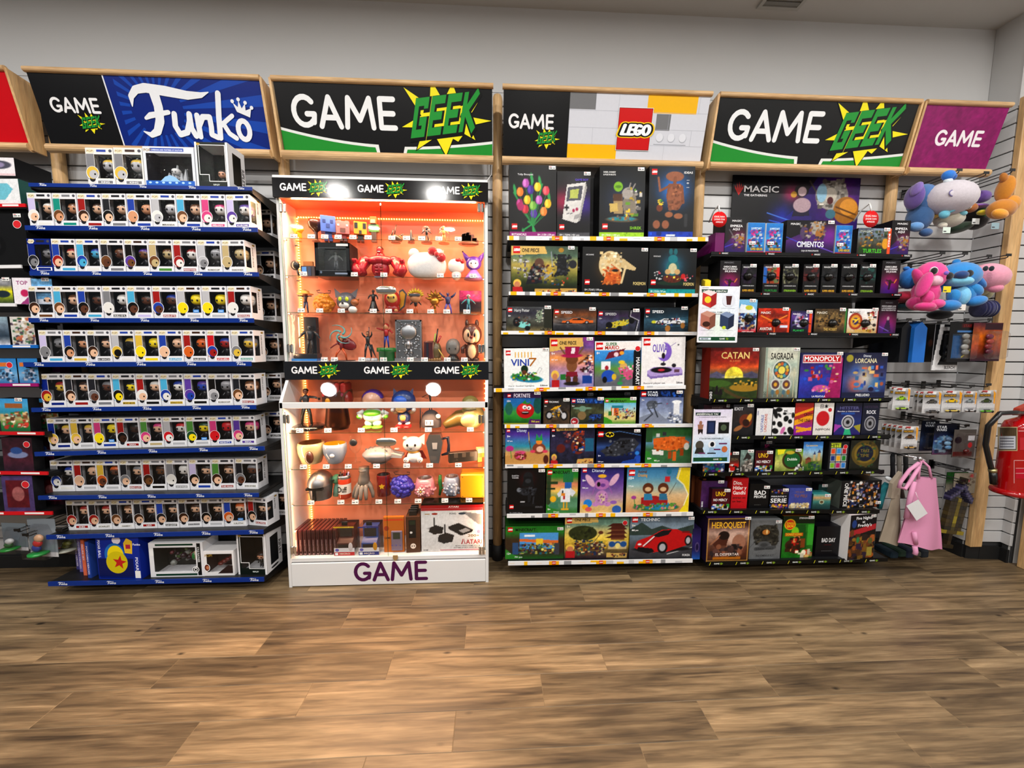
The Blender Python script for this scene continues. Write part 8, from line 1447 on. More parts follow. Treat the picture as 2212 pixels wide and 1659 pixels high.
def f_rock(P,w,h):
    b=P('body');r_=random.Random(8)
    for k in range(16): x=r_.uniform(-.42,.42);b.box(np.array([x*w-.010,-.02,0]),np.array([x*w+.012,.02,h*(1-1.5*abs(x))*r_.uniform(.6,1)]),r_.choice(['#5a3a34','#4a302c','#6a4a42']),'stone',.002)
    disc(P,.5*w,.003,'#c8a89a')
fig('rock_model','reddish brown rocky model at the right of the top glass shelf','model',990,1033,496,0,f_rock,card=990,short='reddish brown rocky model')
# second shelf
fig('booth_model','blue booth model with a black ball beside it','model',636,684,561,1,lambda P,w,h: (P('body').box((-.12*w,-.02,0),(.5*w,.02,.62*h),'#4a4248','plastic',.001),P('front').box((-.06*w,-.022,.04*h),(.14*w,-.02,.56*h),'#5a94d8'),P('front').box((.2*w,-.022,.04*h),(.34*w,-.02,.56*h),'#3a4a6a'),P('sign').box((-.02*w,-.016,.62*h),(.42*w,-.004,.88*h),'#a8743a','plastic',.001),P('ball').ell((-.32*w,-.03,.62*h),(.2*w,.016,.26*h),'#1c1a1c','plastic',16,10),P('ball').tube([(-.25*w,-.03,.4*h),(-.2*w,-.02,0)],.006,'#2a2426')),card=655,short='blue booth model')
def bigbox(P,w,h):
    b=P('carton');x0,x1=-w/2,w/2
    for a,c_ in (((x0,0,0),(x1,.13,.002)),((x0,0,h-.002),(x1,.13,h)),((x0,.128,0),(x1,.13,h)),((x0,0,0),(x0+.10*w,.002,h)),((x1-.10*w,0,0),(x1,.002,h)),((x0,0,0),(x1,.002,.17*h)),((x0,0,.84*h),(x1,.002,h)),((x1-.002,0,0),(x1,.13,h)),((x0,0,0),(x0+.002,.13,h))): b.box(a,c_,'#15171c','print')
    A=Art(b,(x0,0,0));A.rect(.56*w,.06*h,.92*w,.11*h,'#9aa4b8');A.ell(.16*w,.12*h,.03*w,.04*h,'#7a869a',10);A.rect(.1*w,.165*h,.9*w,.172*h,'#8a8e98');A.rect(.1*w,.84*h,.9*w,.846*h,'#8a8e98');A.rect(.62*w,.9*h,.96*w,.97*h,'#e8e8ea')
    P('window').add([(x0+.1*w,.001,.17*h),(x1-.1*w,.001,.17*h),(x1-.1*w,.001,.84*h),(x0+.1*w,.001,.84*h)],[(0,1,2,3)],'#fff','clear_film')
    P('tray').box((x0+.06*w,.09,.1*h),(x1-.06*w,.093,.9*h),'#5a5c60');human(P('figure'),.6*h,y=.05,z=.2*h,top='#8a8c90',legs='#6a6c70',skin='#8a8c90',hair='#5a4a44',wide=1.2)
fig('window_box','large black window box with grey interior, second glass shelf','box',682,757,524,1,lambda P,w,h: bigbox(P,w,h),dy=-.06,card=765,rz=.0,short='large black window box')
def f_bust(P,w,h):
    b=P('body');c='#b81c30';S=lambda x,y,z: (x*w,y,z*h)
    b.ell(S(0,0,.30),(.17*w,.035,.30*h),c,'plastic',20,12);b.ell(S(0,-.005,.56),(.27*w,.038,.16*h),c,'plastic',20,10)
    for s_ in (-1,1):
        b.ell(S(s_*.09,-.025,.54),(.095*w,.018,.10*h),'#c02034','plastic',14,8);b.ell(S(s_*.26,0,.56),(.095*w,.034,.15*h),c,'plastic',14,9);b.tube([S(s_*.28,0,.56),S(s_*.36,-.01,.30),S(s_*.34,-.02,.12)],[.034,.028,.03],c,'plastic',12);b.tube([S(s_*.36,-.02,.12),S(s_*.45,-.03,.28),S(s_*.43,-.03,.42)],[.03,.024,.016],c,'plastic',12)
        b.ell(S(s_*.44,-.03,.50),(.05*w,.02,.09*h),'#c8243a','plastic',12,8)
        for k in range(4): b.ell(S(s_*(.405+.022*k),-.046,.52),(.011*w,.007,.055*h),'#c02034','plastic',8,6)
        for k in range(3): b.ell(S(s_*.045,-.034,.16+.09*k),(.04*w,.006,.04*h),'#a8182a','plastic',10,6)
    b.tube([S(0,0,.62),S(0,-.004,.78)],[.03,.022],c,'plastic',12);b.ell(S(0,-.006,.86),(.058*w,.024,.13*h),c,'plastic',16,10,.9)
    P('hair').ell(S(0,0,.92),(.062*w,.026,.09*h),'#2a1c1e','plastic',14,6,z0=0.0);P('mouth').box(S(-.025,-.031,.80),S(.025,-.027,.825),'#e8dcd8');P('base').box(S(-.1,-.03,0),S(.1,.02,.05),'#8a94b0','plastic',.002)
fig('red_bust','large red muscular bust with raised fists, second glass shelf','bust',766,880,533,1,f_bust,card=829,short='red muscular bust')
def f_white(P,w,h):
    P('head').ell((0,0,.43*h),(.5*w,.055,.44*h),'#e6e2e2','plush',26,16,.85)
    for s_ in (-.33,.30): P('ears').ell((s_*w,0,.83*h),(.14*w,.02,.17*h),'#e6e2e2','plush',14,9)
    b=P('bow')
    for dx,rx in ((-.10,.12),(.12,.12)): b.ell(((.27+dx)*w,-.04,(.78-dx*.9)*h),(rx*w,.018,.15*h),'#c81e2c','plush',14,8)
    b.ell((.28*w,-.05,.76*h),(.06*w,.014,.08*h),'#d8323c','plush',12,7)
    r_=random.Random(4)
    for k in range(26): b.ell(((.27+r_.uniform(-.2,.22))*w,-.062+abs(r_.uniform(0,.01)),(.77+r_.uniform(-.16,.14))*h),.0016,'#f4e8e8','plastic',6,4)
fig('plush_toy','large white plush head with polka-dotted red bow','plush toy',881,965,537,1,f_white,card=951,short='large white plush head')
fig('white_figurine','small white figurine with a plain red bow','figurine',968,1004,557,1,lambda P,w,h: (P('head').ell((0,0,.62*h),(.5*w,.028,.33*h),'#ece6e2','plastic',20,12,.85),P('body').ell((0,0,.2*h),(.3*w,.022,.24*h),'#e8dcd0','plastic',16,10),P('bow').ell((.12*w,-.02,.86*h),(.17*w,.01,.1*h),'#c82a30','plastic',12,7),P('bow').ell((.38*w,-.02,.80*h),(.13*w,.01,.1*h),'#c82a30','plastic',12,7)),card=1000-15,short='small white figurine')
def f_jester(P,w,h):
    P('head').ell((0,0,.58*h),(.34*w,.028,.24*h),'#6a3aa8','plastic',20,12,.9);P('face').ell((0,-.014,.54*h),(.24*w,.02,.16*h),'#ece4ea','plastic',18,10)
    for s_ in (-1,1): P('hat').tube([(s_*.2*w,0,.66*h),(s_*.36*w,0,.82*h),(s_*.48*w,0,.98*h)],[.018,.012,.003],'#6f3cae','plastic',10);P('hat').ell((s_*.48*w,0,.98*h),.005,'#2a1c34','plastic',8,6);P('face').ell((s_*.1*w,-.034,.54*h),(.03*w,.003,.03*h),'#2a1f30','glossy',8,6)
    P('dress').lathe([(0,0),(.44*w,0),(.34*w,.12*h),(.14*w,.34*h),(0,.36*h)],(0,0,0),'#a87ac8','plastic',20)
fig('jester_figurine','purple figurine with two pointed horns at the right end','figurine',999,1048,543,1,f_jester,card=1022,short='purple horned figurine')
# third shelf
fig('straw_figurine','small figurine with a straw hat at the left, third glass shelf','figurine',645,678,628,2,lambda P,w,h: (human(P('body'),h*.98,top='#3a2a34',legs='#2a3a5a',skin='#7a4a34',hair=None,arms=((-.3,.78),(.3,.78)),headr=.15),P('hat').lathe([(0,.17*h),(.24*w,.15*h),(.28*w,.05*h),(.5*w,.02*h),(.5*w,0),(0,0)],(0,0,.84*h),'#d8a85a','plastic',24)),card=650,short='straw-hatted figurine')
def f_fruit(col,c2,curl=True,twig='#3a2418'):
    def f(P,w,h):
        r=w*.48;b=P('body');b.ell((0,0,r*.96),(r,min(r,.06),r*.96),col,'plastic',24,16);r_=random.Random(3)
        for k in range(60):
            a,e_=r_.uniform(-pi,0),math.asin(r_.uniform(-.9,.95));b.ell((r*.93*cos(e_)*cos(a),min(r,.06)*.93*cos(e_)*sin(a),r*.96+r*.9*sin(e_)),r*.22,c2,'plastic',10,6)
        P('stem').tube([(0,0,r*1.85),(.01*w,0,h*.86),(-.3*w,0,h*.9),(-.36*w,0,h*.98),(-.2*w,0,h)],.0022,twig,'plastic',7);P('stem').tube([(.01*w,0,h*.86),(.3*w,0,h*.88),(.33*w,0,h*.97),(.2*w,0,h*.98)],.0022,twig,'plastic',7)
    return f
fig('bumpy_fruit','orange bumpy ball ornament with a curled stem','ornament',680,724,627,2,f_fruit('#d8861e','#e8982a'),card=690,short='orange bumpy ball')
def f_cat(P,w,h):
    P('head').ell((-.05*w,0,.48*h),(.36*w,.05,.36*h),'#6a6a72','plastic',22,14,.9)
    for s_ in (-1,1): P('ears').add([(-.05*w+s_*.15*w,-.01,.74*h),(-.05*w+s_*.40*w,-.01,.62*h),(-.05*w+s_*.46*w,0,h),(-.05*w+s_*.26*w,.025,.7*h)],[(0,1,2),(1,3,2),(3,0,2),(0,3,1)],'#5a4a50','plastic');P('eyes').ell((-.05*w+s_*.13*w,-.046,.54*h),(.07*w,.008,.09*h),'#c8d82a','plastic',12,8)
    P('muzzle').ell((-.05*w,-.04,.30*h),(.2*w,.02,.13*h),'#d8d8d8','plastic',16,9);P('muzzle').ell((-.05*w,-.062,.37*h),(.05*w,.006,.035*h),'#17171a','glossy',10,6);P('mouse').ell((.34*w,-.03,.42*h),(.16*w,.02,.14*h),'#a8683a','plastic',14,9);P('mouse').ell((.44*w,-.02,.56*h),(.06*w,.008,.07*h),'#b8784a','plastic',10,6);P('paw').ell((.28*w,-.04,.13*h),(.17*w,.022,.14*h),'#dcdcdc','plastic',14,9)
fig('cat_head','grey cat head bust with yellow-green eyes, third glass shelf','figurine',725,780,623,2,f_cat,card=737,short='grey cat head bust')
fig('dark_statue','slim black statue with a long coat, third glass shelf','figurine',788,827,625,2,lambda P,w,h: (disc(P,.5*w,.035*h,'#1c1614'),human(P('body'),h*.96,z=.03*h,top='#1c1a1c',legs='#1c1a1c',skin='#5a4038',hair='#141214',arms=((-.2,.62),(.2,.60)),headr=.065),P('coat').lathe([(.12*w,.5*h),(.25*w,.2*h),(.32*w,.12*h)],(0,0,0),'#201c1e','plastic',14,sx=1)),card=806,short='slim black statue')
def f_lion(P,w,h):
    P('mane').ell((-.12*w,0,.55*h),(.34*w,.045,.36*h),'#b82a24','plastic',20,12);P('face').ell((-.08*w,-.03,.58*h),(.22*w,.024,.20*h),'#e0c070','plastic',18,10)
    for s_ in (-1,1): P('eyes').ell(((-.08+s_*.12)*w,-.052,.60*h),(.035*w,.004,.05*h),'#17171a','glossy',8,6);P('feet').ell(((-.12+s_*.18)*w,-.02,.12*h),(.08*w,.02,.07*h),'#d8b080','plastic',12,8)
    P('body').ell((-.12*w,0,.2*h),(.3*w,.035,.2*h),'#a8281e','plastic',18,10);P('shield').prism([(.12*w,.12*h),(.36*w,.3*h),(.46*w,.8*h),(.3*w,.98*h),(.14*w,.9*h)],1,.02,.028,'#5a5a5e','plastic');P('shield').prism([(.16*w,.2*h),(.32*w,.34*h),(.40*w,.78*h),(.28*w,.9*h),(.18*w,.84*h)],1,.016,.02,'#d8a02a','plastic');P('base').lathe([(0,0),(.45*w,0),(.43*w,.05*h),(0,.05*h)],(-.05*w,0,0),'#8a1f24','plastic',20)
fig('lion_figurine','red maned round figurine with yellow face and shield','figurine',829,880,622,2,f_lion,card=839,short='red maned figurine')
fig('chibi_figurine','spiky blond figurine with a grey headband','figurine',880,917,622,2,lambda P,w,h: (human(P('body'),h*.62,top='#1f2026',legs='#c8641e',skin='#c8906a',hair=None,headr=.05,wide=1.4),P('head').ell((0,0,.62*h),(.36*w,.03,.19*h),'#d09a72','plastic',18,11),[P('hair').tube([(.3*w*cos(a),0,.72*h+.1*h*sin(a)),(.5*w*cos(a),0,.74*h+.26*h*sin(a))],[.012,.001],'#d8b82a','plastic',7) for a in [pi*k/8 for k in range(9)]],P('headband').box((-.32*w,-.034,.66*h),(.32*w,-.02,.76*h),'#6a6c74','steel',.003)),card=885,short='spiky blond figurine')
fig('chibi_figurine','golden spiky-haired figurine, third glass shelf','figurine',919,960,625,2,lambda P,w,h: (human(P('body'),h*.5,top='#b8883a',legs='#a8782a',skin='#c8984a',hair=None,headr=.05,wide=1.5,mat='steel'),P('head').ell((0,0,.52*h),(.26*w,.028,.16*h),'#d0a050','steel',16,10),[P('hair').tube([(.15*w*cos(a),0,.60*h+.1*h*sin(a)),(.5*w*cos(a),0,.62*h+.38*h*sin(a))],[.016,.001],'#b88a40','steel',7) for a in [pi*k/6-.1 for k in range(7)]]),card=930,short='golden spiky-haired figurine')
fig('action_figurine','purple and blue muscular figurine with both arms raised','figurine',949,987,628,2,lambda P,w,h: human(P('body'),h*.92,top='#3a3f74',legs='#6a5ab0',skin='#4a4488',hair='#2a2434',arms=((-.36,.98),(.36,.98)),wide=1.5,spread=.16,feet='#4a4a80'),card=965,short='purple arms-raised figurine')
def f_card(P,w,h):
    b=P('panel');b.box((-.5*w,.02,0),(.5*w,.023,h),'#2a2028','print');A=Art(b,(-.5*w,.02,0));A.pic(.0005,.0005,w-.0005,h-.0005,[('G','#c87a3a','#3a2a2a','#2a222c','#3a2430','#d84a7a','#e8508a','#d84a7a'),('N',.4,10,3),('H',75,92,14,'#e8a8a0',.6)]);human(P('figure'),h*.8,x=-.08*w,y=-.005,top='#3a94a0',legs='#2a6a84',skin='#8a7a74',hair='#d8d4d8',headr=.11);P('base').box((-.35*w,-.02,0),(.3*w,.018,.02*h),'#d8d4d8')
fig('diorama','small figurine before a pink and black picture panel','figurine',992,1040,627,2,f_card,card=998+10,short='pink picture panel')
# fourth shelf
def f_acry(P,w,h):
    P('case').box((-.5*w,-.045,.03*h),(.5*w,.045,h),'#fff','clear_film',.001);P('base').box((-.5*w,-.045,0),(.3*w,.045,.05*h),'#3a84c8','plastic',.001);P('panel').box((-.18*w,.0,.05*h),(.2*w,.04,.96*h),'#1c1f26','plastic',.002);P('base_block').box((-.45*w,-.03,.05*h),(.28*w,.03,.16*h),'#20242c','plastic',.002)
    human(P('figure'),.62*h,x=.05*w,y=-.02,z=.16*h,top='#2a3038',legs='#20242c',skin='#3a4048',hair='#20242c',wide=1.5);P('rod').box((-.34*w,-.004,.3*h),(-.31*w,-.001,.95*h),'#e84a2a','led_glow')
fig('acrylic_case','clear case with a dark armoured figurine and red rod','figurine',638,706,681,3,f_acry,card=700,short='clear case with dark figurine')
def f_swirl(P,w,h):
    human(P('body'),h*.68,x=-.05*w,top='#8a1f2a',legs='#c85a1e',skin='#c8926a',hair='#d8a82a',arms=((-.42,.52),(.30,.88)),lean=.03,spread=.24,headr=.08)
    P('cape').ell((.12*w,.015,.5*h),(.36*w,.012,.17*h),'#8a1c26','plastic',18,8,1,(0,.4,0));b=P('swirl')
    for k in range(4): a0=k*pi/2;b.tube([(.0*w+(.05+.40*i/8)*w*cos(a0+i*.28),-.01,.76*h+(.05+.26*i/8)*h*sin(a0+i*.28)) for i in range(9)],[.007-.0007*i for i in range(9)],'#7ab8b8','plastic',6)
    disc(P,.42*w,.02*h,'#2a2022')
fig('action_figurine','orange and maroon figurine striding under a pale blue swirl','figurine',708,772,704,3,f_swirl,card=722,short='figurine with the blue swirl')
fig('action_figurine','slim black-clad swordsman figurine with a raised blade','figurine',775,817,707,3,lambda P,w,h: (human(P('body'),h*.78,z=.1*h,top='#2a2a2e',legs='#1f1f24',skin='#b88a6a',hair='#1c1a1e',arms=((-.2,.95),(.16,.98)),spread=.12),P('sword').tube([(.12*w,-.02,.72*h),(.14*w,-.02,h)],.003,'#7a5a54'),P('coat').prism([(.05*w,.45*h),(.4*w,.08*h),(.2*w,.5*h)],1,.0,.006,'#3a3a3e'),[P('base').ell((random.uniform(-.4,.4)*w,random.uniform(-.01,.01),.04*h),(.12*w,.015,.05*h),'#c8c4c8','stone',8,5) for _ in range(9)]),card=781,short='slim swordsman figurine')
fig('cap_figurine','red and blue figurine on a plain green drum','figurine',815,857,700,3,lambda P,w,h: (P('drum').lathe([(0,0),(.40*w,0),(.40*w,.24*h),(.5*w,.25*h),(.5*w,.36*h),(0,.36*h)],(0,0,0),'#1f7a34','plastic',28),human(P('body'),h*.62,z=.36*h,top='#b82428',legs='#2a4ab0',skin='#d8a07a',hair='#b8242a',arms=((-.42,.86),(.3,.60)),headr=.14,wide=1.3)),card=828,short='figurine on the green drum')
def f_slab(P,w,h):
    b=P('slab');b.box((-.5*w,0,.0),(.5*w,.03,h),'#8f8f92','steel',.003);r_=random.Random(6)
    for k in range(70): x,z=r_.uniform(-.45,.45),r_.uniform(.06,.95);b.ell((x*w,0,z*h),(.05*w,.004,.03*h),'#9a9a9e','steel',8,5)
    P('frame').box((-.5*w,-.004,0),(-.44*w,.0,h),'#a4a4a8','steel');P('frame').box((.44*w,-.004,0),(.5*w,.0,h),'#a4a4a8','steel');P('frame').box((-.55*w,-.012,0),(.55*w,.032,.07*h),'#a0a0a4','steel',.002);P('frame').box((-.5*w,-.004,.96*h),(.5*w,0,h),'#a4a4a8','steel')
    c='#b0b0b4';P('relief').ell((0,-.004,.70*h),(.32*w,.016,.19*h),c,'steel',20,12);P('relief').tube([(0,-.004,.5*h),(0,-.004,.3*h)],[.012,.014],c,'steel',12)
    for s_ in (-1,1): P('relief').tube([(s_*.06*w,-.004,.46*h),(s_*.14*w,-.006,.36*h)],.006,c,'steel',8);P('relief').tube([(s_*.06*w,-.004,.3*h),(s_*.12*w,-.004,.18*h)],.008,c,'steel',8)
fig('silver_relief','silver relief slab with a rounded figure in it','ornament',856,912,691,3,f_slab,card=886,short='silver relief slab')
def f_pack(P,w,h):
    P('sack').box((-.42*w,-.03,0),(.05*w,.03,.62*h),'#5a1f24','plastic',.008);P('sack').ell((.12*w,0,.3*h),(.24*w,.03,.3*h),'#6a5a3a','plastic',16,10);P('strap').box((-.3*w,-.033,.05*h),(-.2*w,-.03,.55*h),'#2a2a3a');P('rods').tube([(.08*w,0,.5*h),(.2*w,0,h)],.004,'#241c20');P('rods').tube([(.1*w,-.01,.45*h),(.34*w,-.01,.78*h)],.006,'#a82a2a');P('rods').tube([(.2*w,-.02,.4*h),(.5*w,-.03,.1*h)],.0035,'#c8b060');P('rods').tube([(0,-.01,.5*h),(.1*w,-.01,.85*h)],.003,'#8ac85a')
    for k in range(6): P('sack').ell(((-.3+.12*k)*w,-.02,.05*h),(.09*w,.014,.06*h),'#8a6a3a','plastic',8,5)
fig('pack_sculpture','maroon rucksack sculpture with rods sticking out','figurine',914,961,710,3,f_pack,card=917,short='maroon rucksack sculpture')
fig('bald_figurine','bald grey-headed figurine in a black robe','figurine',962,996,731,3,lambda P,w,h: (P('head').ell((0,0,.62*h),(.46*w,.035,.37*h),'#7d7a78','plastic',22,14,.92),[P('eyes').ell((s_*.2*w,-.033,.55*h),(.045*w,.004,.045*h),'#121214','glossy',8,6) for s_ in (-1,1)],P('robe').lathe([(0,0),(.44*w,0),(.36*w,.14*h),(.16*w,.34*h),(0,.36*h)],(0,0,0),'#16161a','plastic',20)),card=966,short='bald grey-headed figurine')
def f_chip(P,w,h):
    P('head').ell((0,0,.66*h),(.44*w,.045,.26*h),'#5a3020','plastic',22,14,.92)
    for s_ in (-1,1): P('ears').ell((s_*.22*w,0,.92*h),(.09*w,.014,.10*h),'#4a281c','plastic',12,8);P('face').ell((s_*.18*w,-.032,.62*h),(.18*w,.018,.16*h),'#d8b090','plastic',16,10);P('eyes').ell((s_*.14*w,-.052,.64*h),(.05*w,.004,.055*h),'#141214','glossy',10,7);P('arms').tube([(s_*.26*w,0,.38*h),(s_*.42*w,-.01,.32*h),(s_*.40*w,-.02,.2*h)],[.012,.011,.010],'#5a3020','plastic',9);P('feet').ell((s_*.18*w,-.01,.05*h),(.15*w,.03,.05*h),'#4a281c','plastic',12,8)
    P('face').ell((0,-.04,.53*h),(.17*w,.018,.09*h),'#e0c0a4','plastic',16,9);P('nose').ell((0,-.06,.58*h),(.09*w,.01,.04*h),'#7a2a1c','glossy',12,8);P('body').ell((0,0,.24*h),(.32*w,.036,.24*h),'#5a3020','plastic',18,11);P('belly').ell((0,-.02,.24*h),(.2*w,.022,.18*h),'#d8b896','plastic',16,10)
fig('animal_figurine','brown round-headed animal figurine at the right end, fourth glass shelf','figurine',996,1044,692,3,f_chip,card=1003,short='brown animal figurine')
# lower case, shelf 1
fig('statue','grey-shirted man statue aiming, on an oval black base','figurine',634,700,839,4,lambda P,w,h: (P('base').lathe([(0,0),(.5*w,0),(.5*w,.06*h),(.46*w,.09*h),(0,.09*h)],(0,0,0),'#141214','glossy',28),human(P('body'),h*.92,x=-.05*w,z=.08*h,top='#3a3c40',legs='#2a2a24',skin='#8a5a44',hair='#201a18',arms=((-.12,.58),(.33,.74)),spread=.13),P('gun').box((.40*w,-.02,.72*h),(.46*w,-.012,.78*h),'#1a1a1c'),Art(P('base'),(-.35*w,-.5*w*.94,.01)).text('THE LAST OF US PART II',0,0,.05*h,'#d8d0c8',.6*w)),card=647,short='man statue with black base')
def f_gaunt(P,w,h):
    P('cuff').lathe([(0,0),(.36*w,0),(.42*w,.1*h),(.36*w,.45*h),(.4*w,.55*h)],(-.05*w,0,0),'#4a2a1c','steel',24,sx=1.0);b=P('hand');b.box((-.45*w,-.06,.5*h),(.42*w,.06,.9*h),'#5a3220','plastic',.02)
    for k in range(4): P('fingers').box(((-.42+.21*k)*w,-.065,.78*h),((-.24+.21*k)*w,.05,1.0*h),'#a02a24','plastic',.01);P('gems').ell(((-.33+.21*k)*w,-.068,.76*h),(.05*w,.006,.04*h),['#c83a3a','#a83a5a','#5a4a5a','#8a2a4a'][k],'glossy',12,8)
    P('gems').ell((-.2*w,-.064,.62*h),(.085*w,.008,.07*h),'#d89a1e','glossy',16,10);P('fingers').ell((.4*w,-.01,.66*h),(.12*w,.05,.16*h),'#8a2a22','plastic',14,9)
fig('gauntlet_vase','brown and red clenched gauntlet ornament','ornament',702,764,826,4,f_gaunt,card=708,short='brown and red gauntlet')
def f_space(P,w,h):
    P('head').ell((0,0,.72*h),(.30*w,.048,.24*h),'#d8a890','plastic',22,14);P('hood').ell((0,.012,.75*h),(.33*w,.05,.25*h),'#5a3aa0','plastic',22,12,z0=.1);P('helmet').ell((.02*w,0,.72*h),(.36*w,.058,.28*h),'#fff','clear_film',22,12)
    b=P('body');b.ell((0,0,.33*h),(.3*w,.045,.2*h),'#d8d8d8','plastic',20,12);P('chest').ell((0,-.012,.40*h),(.27*w,.042,.10*h),'#6ab83a','plastic',18,10);P('belt').ell((0,-.002,.30*h),(.25*w,.044,.03*h),'#26262a','plastic',18,6)
    for s_ in (-1,1): b.tube([(s_*.26*w,0,.42*h),(s_*.40*w,0,.36*h),(s_*.36*w,-.02,.28*h)],[.018,.02,.014],'#dcdcdc','plastic',10);P('gloves').ell((s_*.40*w,-.01,.31*h),(.08*w,.02,.06*h),'#6ab83a','plastic',12,8);b.ell((s_*.12*w,0,.14*h),(.13*w,.035,.10*h),'#dadada','plastic',14,9);P('boots').ell((s_*.14*w,-.012,.04*h),(.16*w,.045,.045*h),'#6ab83a','plastic',14,8)
fig('space_figurine','rounded white and green space-suited figurine with purple hood','figurine',771,842,841,4,f_space,card=780,short='space-suited figurine')
def f_blue(P,w,h):
    P('head').ell((0,0,.70*h),(.44*w,.055,.28*h),'#22407a','plastic',22,14);P('brow').ell((-.05*w,-.03,.73*h),(.28*w,.034,.14*h),'#2f6ac8','plastic',18,10);P('muzzle').ell((-.05*w,-.035,.52*h),(.2*w,.03,.10*h),'#c8b080','plastic',16,9)
    for s_ in (-1,1): P('ears').add([(s_*.18*w,-.01,.9*h),(s_*.36*w,-.01,.84*h),(s_*.36*w,0,1.03*h),(s_*.26*w,.02,.86*h)],[(0,1,2),(1,3,2),(3,0,2)],'#2a4684','plastic');P('arms').tube([(s_*.2*w,0,.38*h),(s_*.36*w,-.01,.42*h)],.010,'#d8b890','plastic',8);P('arms').ell((s_*.38*w,-.015,.48*h),(.08*w,.02,.06*h),'#e4e4e4','plastic',12,8);P('shoes').ell((s_*.14*w,-.02,.06*h),(.15*w,.045,.06*h),'#b82226','plastic',14,8);P('socks').ell((s_*.13*w,0,.12*h),(.09*w,.03,.04*h),'#e4e0da','plastic',12,6)
    P('body').ell((0,0,.28*h),(.24*w,.036,.18*h),'#1f3a70','plastic',18,10);P('belly').ell((0,-.026,.28*h),(.12*w,.016,.09*h),'#b89a60','plastic',14,9)
fig('animal_figurine','round blue-headed figurine with pointed ears and red shoes','figurine',844,903,841,4,f_blue,card=851,short='blue-headed figurine')
def f_skel(P,w,h):
    b=P('body');c='#1c1618';x=-.05*w;b.ell((x,0,.97*h),.009,'#e8e0da','plastic',10,7)
    b.tube([(x,0,.93*h),(x+.02*w,0,.8*h),(x+.04*w,0,.62*h)],[.003,.008,.004],c);b.tube([(x,0,.84*h),(-.35*w,0,.74*h),(-.1*w,-.01,.72*h)],.0025,c);b.tube([(x+.05*w,0,.84*h),(.26*w,0,.76*h),(.27*w,0,.92*h)],.0025,c);b.ell((.27*w,0,.95*h),.010,'#c82a20','plastic',12,8)
    for s_ in (-1,1): b.tube([(x+.04*w,0,.64*h),(x+(.04+s_*.04)*w,0,.48*h),(x+(.04+s_*.06)*w,0,.34*h)],.003,c)
    P('hill').ell((.0,0,.12*h),(.42*w,.045,.32*h),'#3f3a40','stone',18,10,z0=-.3);P('fence').tube([(-.45*w,0,0),(-.42*w,0,.5*h)],.003,c);P('ghost').ell((.32*w,-.03,.3*h),(.1*w,.012,.06*h),'#d8d4d4','plastic',12,8)
    for k in range(5): P('fence').tube([(-.45*w+.06*k*w,-.01,.1*h),(-.40*w+.07*k*w,-.01,.42*h-.03*k*h)],.002,c)
    P('counter').box((-.18*w,-.052,.10*h),(.14*w,-.044,.22*h),'#d8d4d0');A=Art(P('counter'),(-.18*w,-.052,.10*h));A.text('1 3',.05*w,.02*h,.08*h,'#1a1a1a')
fig('skeleton_scene','thin black-suited skeleton figure on a dark rocky hill','figurine',905,958,835,4,f_skel,card=925,short='thin skeleton scene')
fig('slug_figurine','large olive slug-like figurine at the right end','figurine',957,1048,856,4,lambda P,w,h: (P('body').ell((.2*w,0,.38*h),(.29*w,.06,.42*h),'#8a7d4a','plastic',22,14),P('body').ell((.15*w,0,.8*h),(.2*w,.05,.22*h),'#8f8450','plastic',20,12),P('belly').ell((.16*w,-.035,.28*h),(.24*w,.04,.26*h),'#b8a878','plastic',18,11),P('tail').tube([(.1*w,0,.3*h),(-.15*w,0,.3*h),(-.35*w,-.01,.16*h),(-.46*w,-.02,.08*h)],[.06,.045,.03,.018],'#6a5a2c','plastic',14),P('mouth').tube([(-.0*w,-.05,.62*h),(.15*w,-.056,.58*h),(.3*w,-.048,.62*h)],.002,'#4a3e20')),card=1016,short='olive slug figurine')
# lower case, shelf 2
def mug(col,inner,band=None,sx=1.0,z1=1.0,mat='glossy',taper=.72,handle=None):
    def f(P,w,h):
        r=w*.5;P('cup').lathe([(0,0),(r*taper*.7,0),(r*taper,.05*h),(r*.97,.55*h),(r,.85*h),(r*.93,z1*h),(r*.86,z1*h),(r*.8,.6*h),(0,.2*h)],(0,0,0),[col]*6+[inner]*3,mat,28,sx=sx)
        if band: band(P,w,h)
        if handle: handle(P,w,h)
    return f
fig('round_mug','round cream mug with a brown painted patch','mug',646,702,955,5,mug('#c8b890','#8a5a30',lambda P,w,h: P('patch').ell((.12*w,-.46*w,.42*h),(.16*w,.02,.3*h),'#5a2f1c','glossy',16,10)),card=655,short='round cream mug')
fig('round_mug','pale blue-grey mug with yellow inside','mug',700,750,957,5,mug('#9aa8bc','#e0a81e',lambda P,w,h: (P('drawing').ell((.05*w,-.45*w,.5*h),(.1*w,.012,.1*h),'#dce0e4','glossy',12,8),P('spoon').tube([(-.1*w,-.1*w,.85*h),(.45*w,.0,.95*h)],.002,'#2a2a2a')),taper=.62),card=704,short='pale blue-grey mug')
fig('wine_glass','clear wine glass with a dark head-shaped patch','glass',755,783,940,5,lambda P,w,h: (P('bowl').lathe([(.01,.35*h),(.42*w,.5*h),(.5*w,.7*h),(.4*w,h)],(0,0,0),'#fff','glass',24),P('stem').lathe([(0,0),(.4*w,0),(.38*w,.01*h),(.05*w,.04*h),(.03*w,.34*h),(0,.36*h)],(0,0,0),'#dfe4e8','glass',20),P('patch').ell((0,-.42*w,.78*h),(.3*w,.01,.13*h),'#2a2c34','plastic',14,9)),card=752,short='clear wine glass')
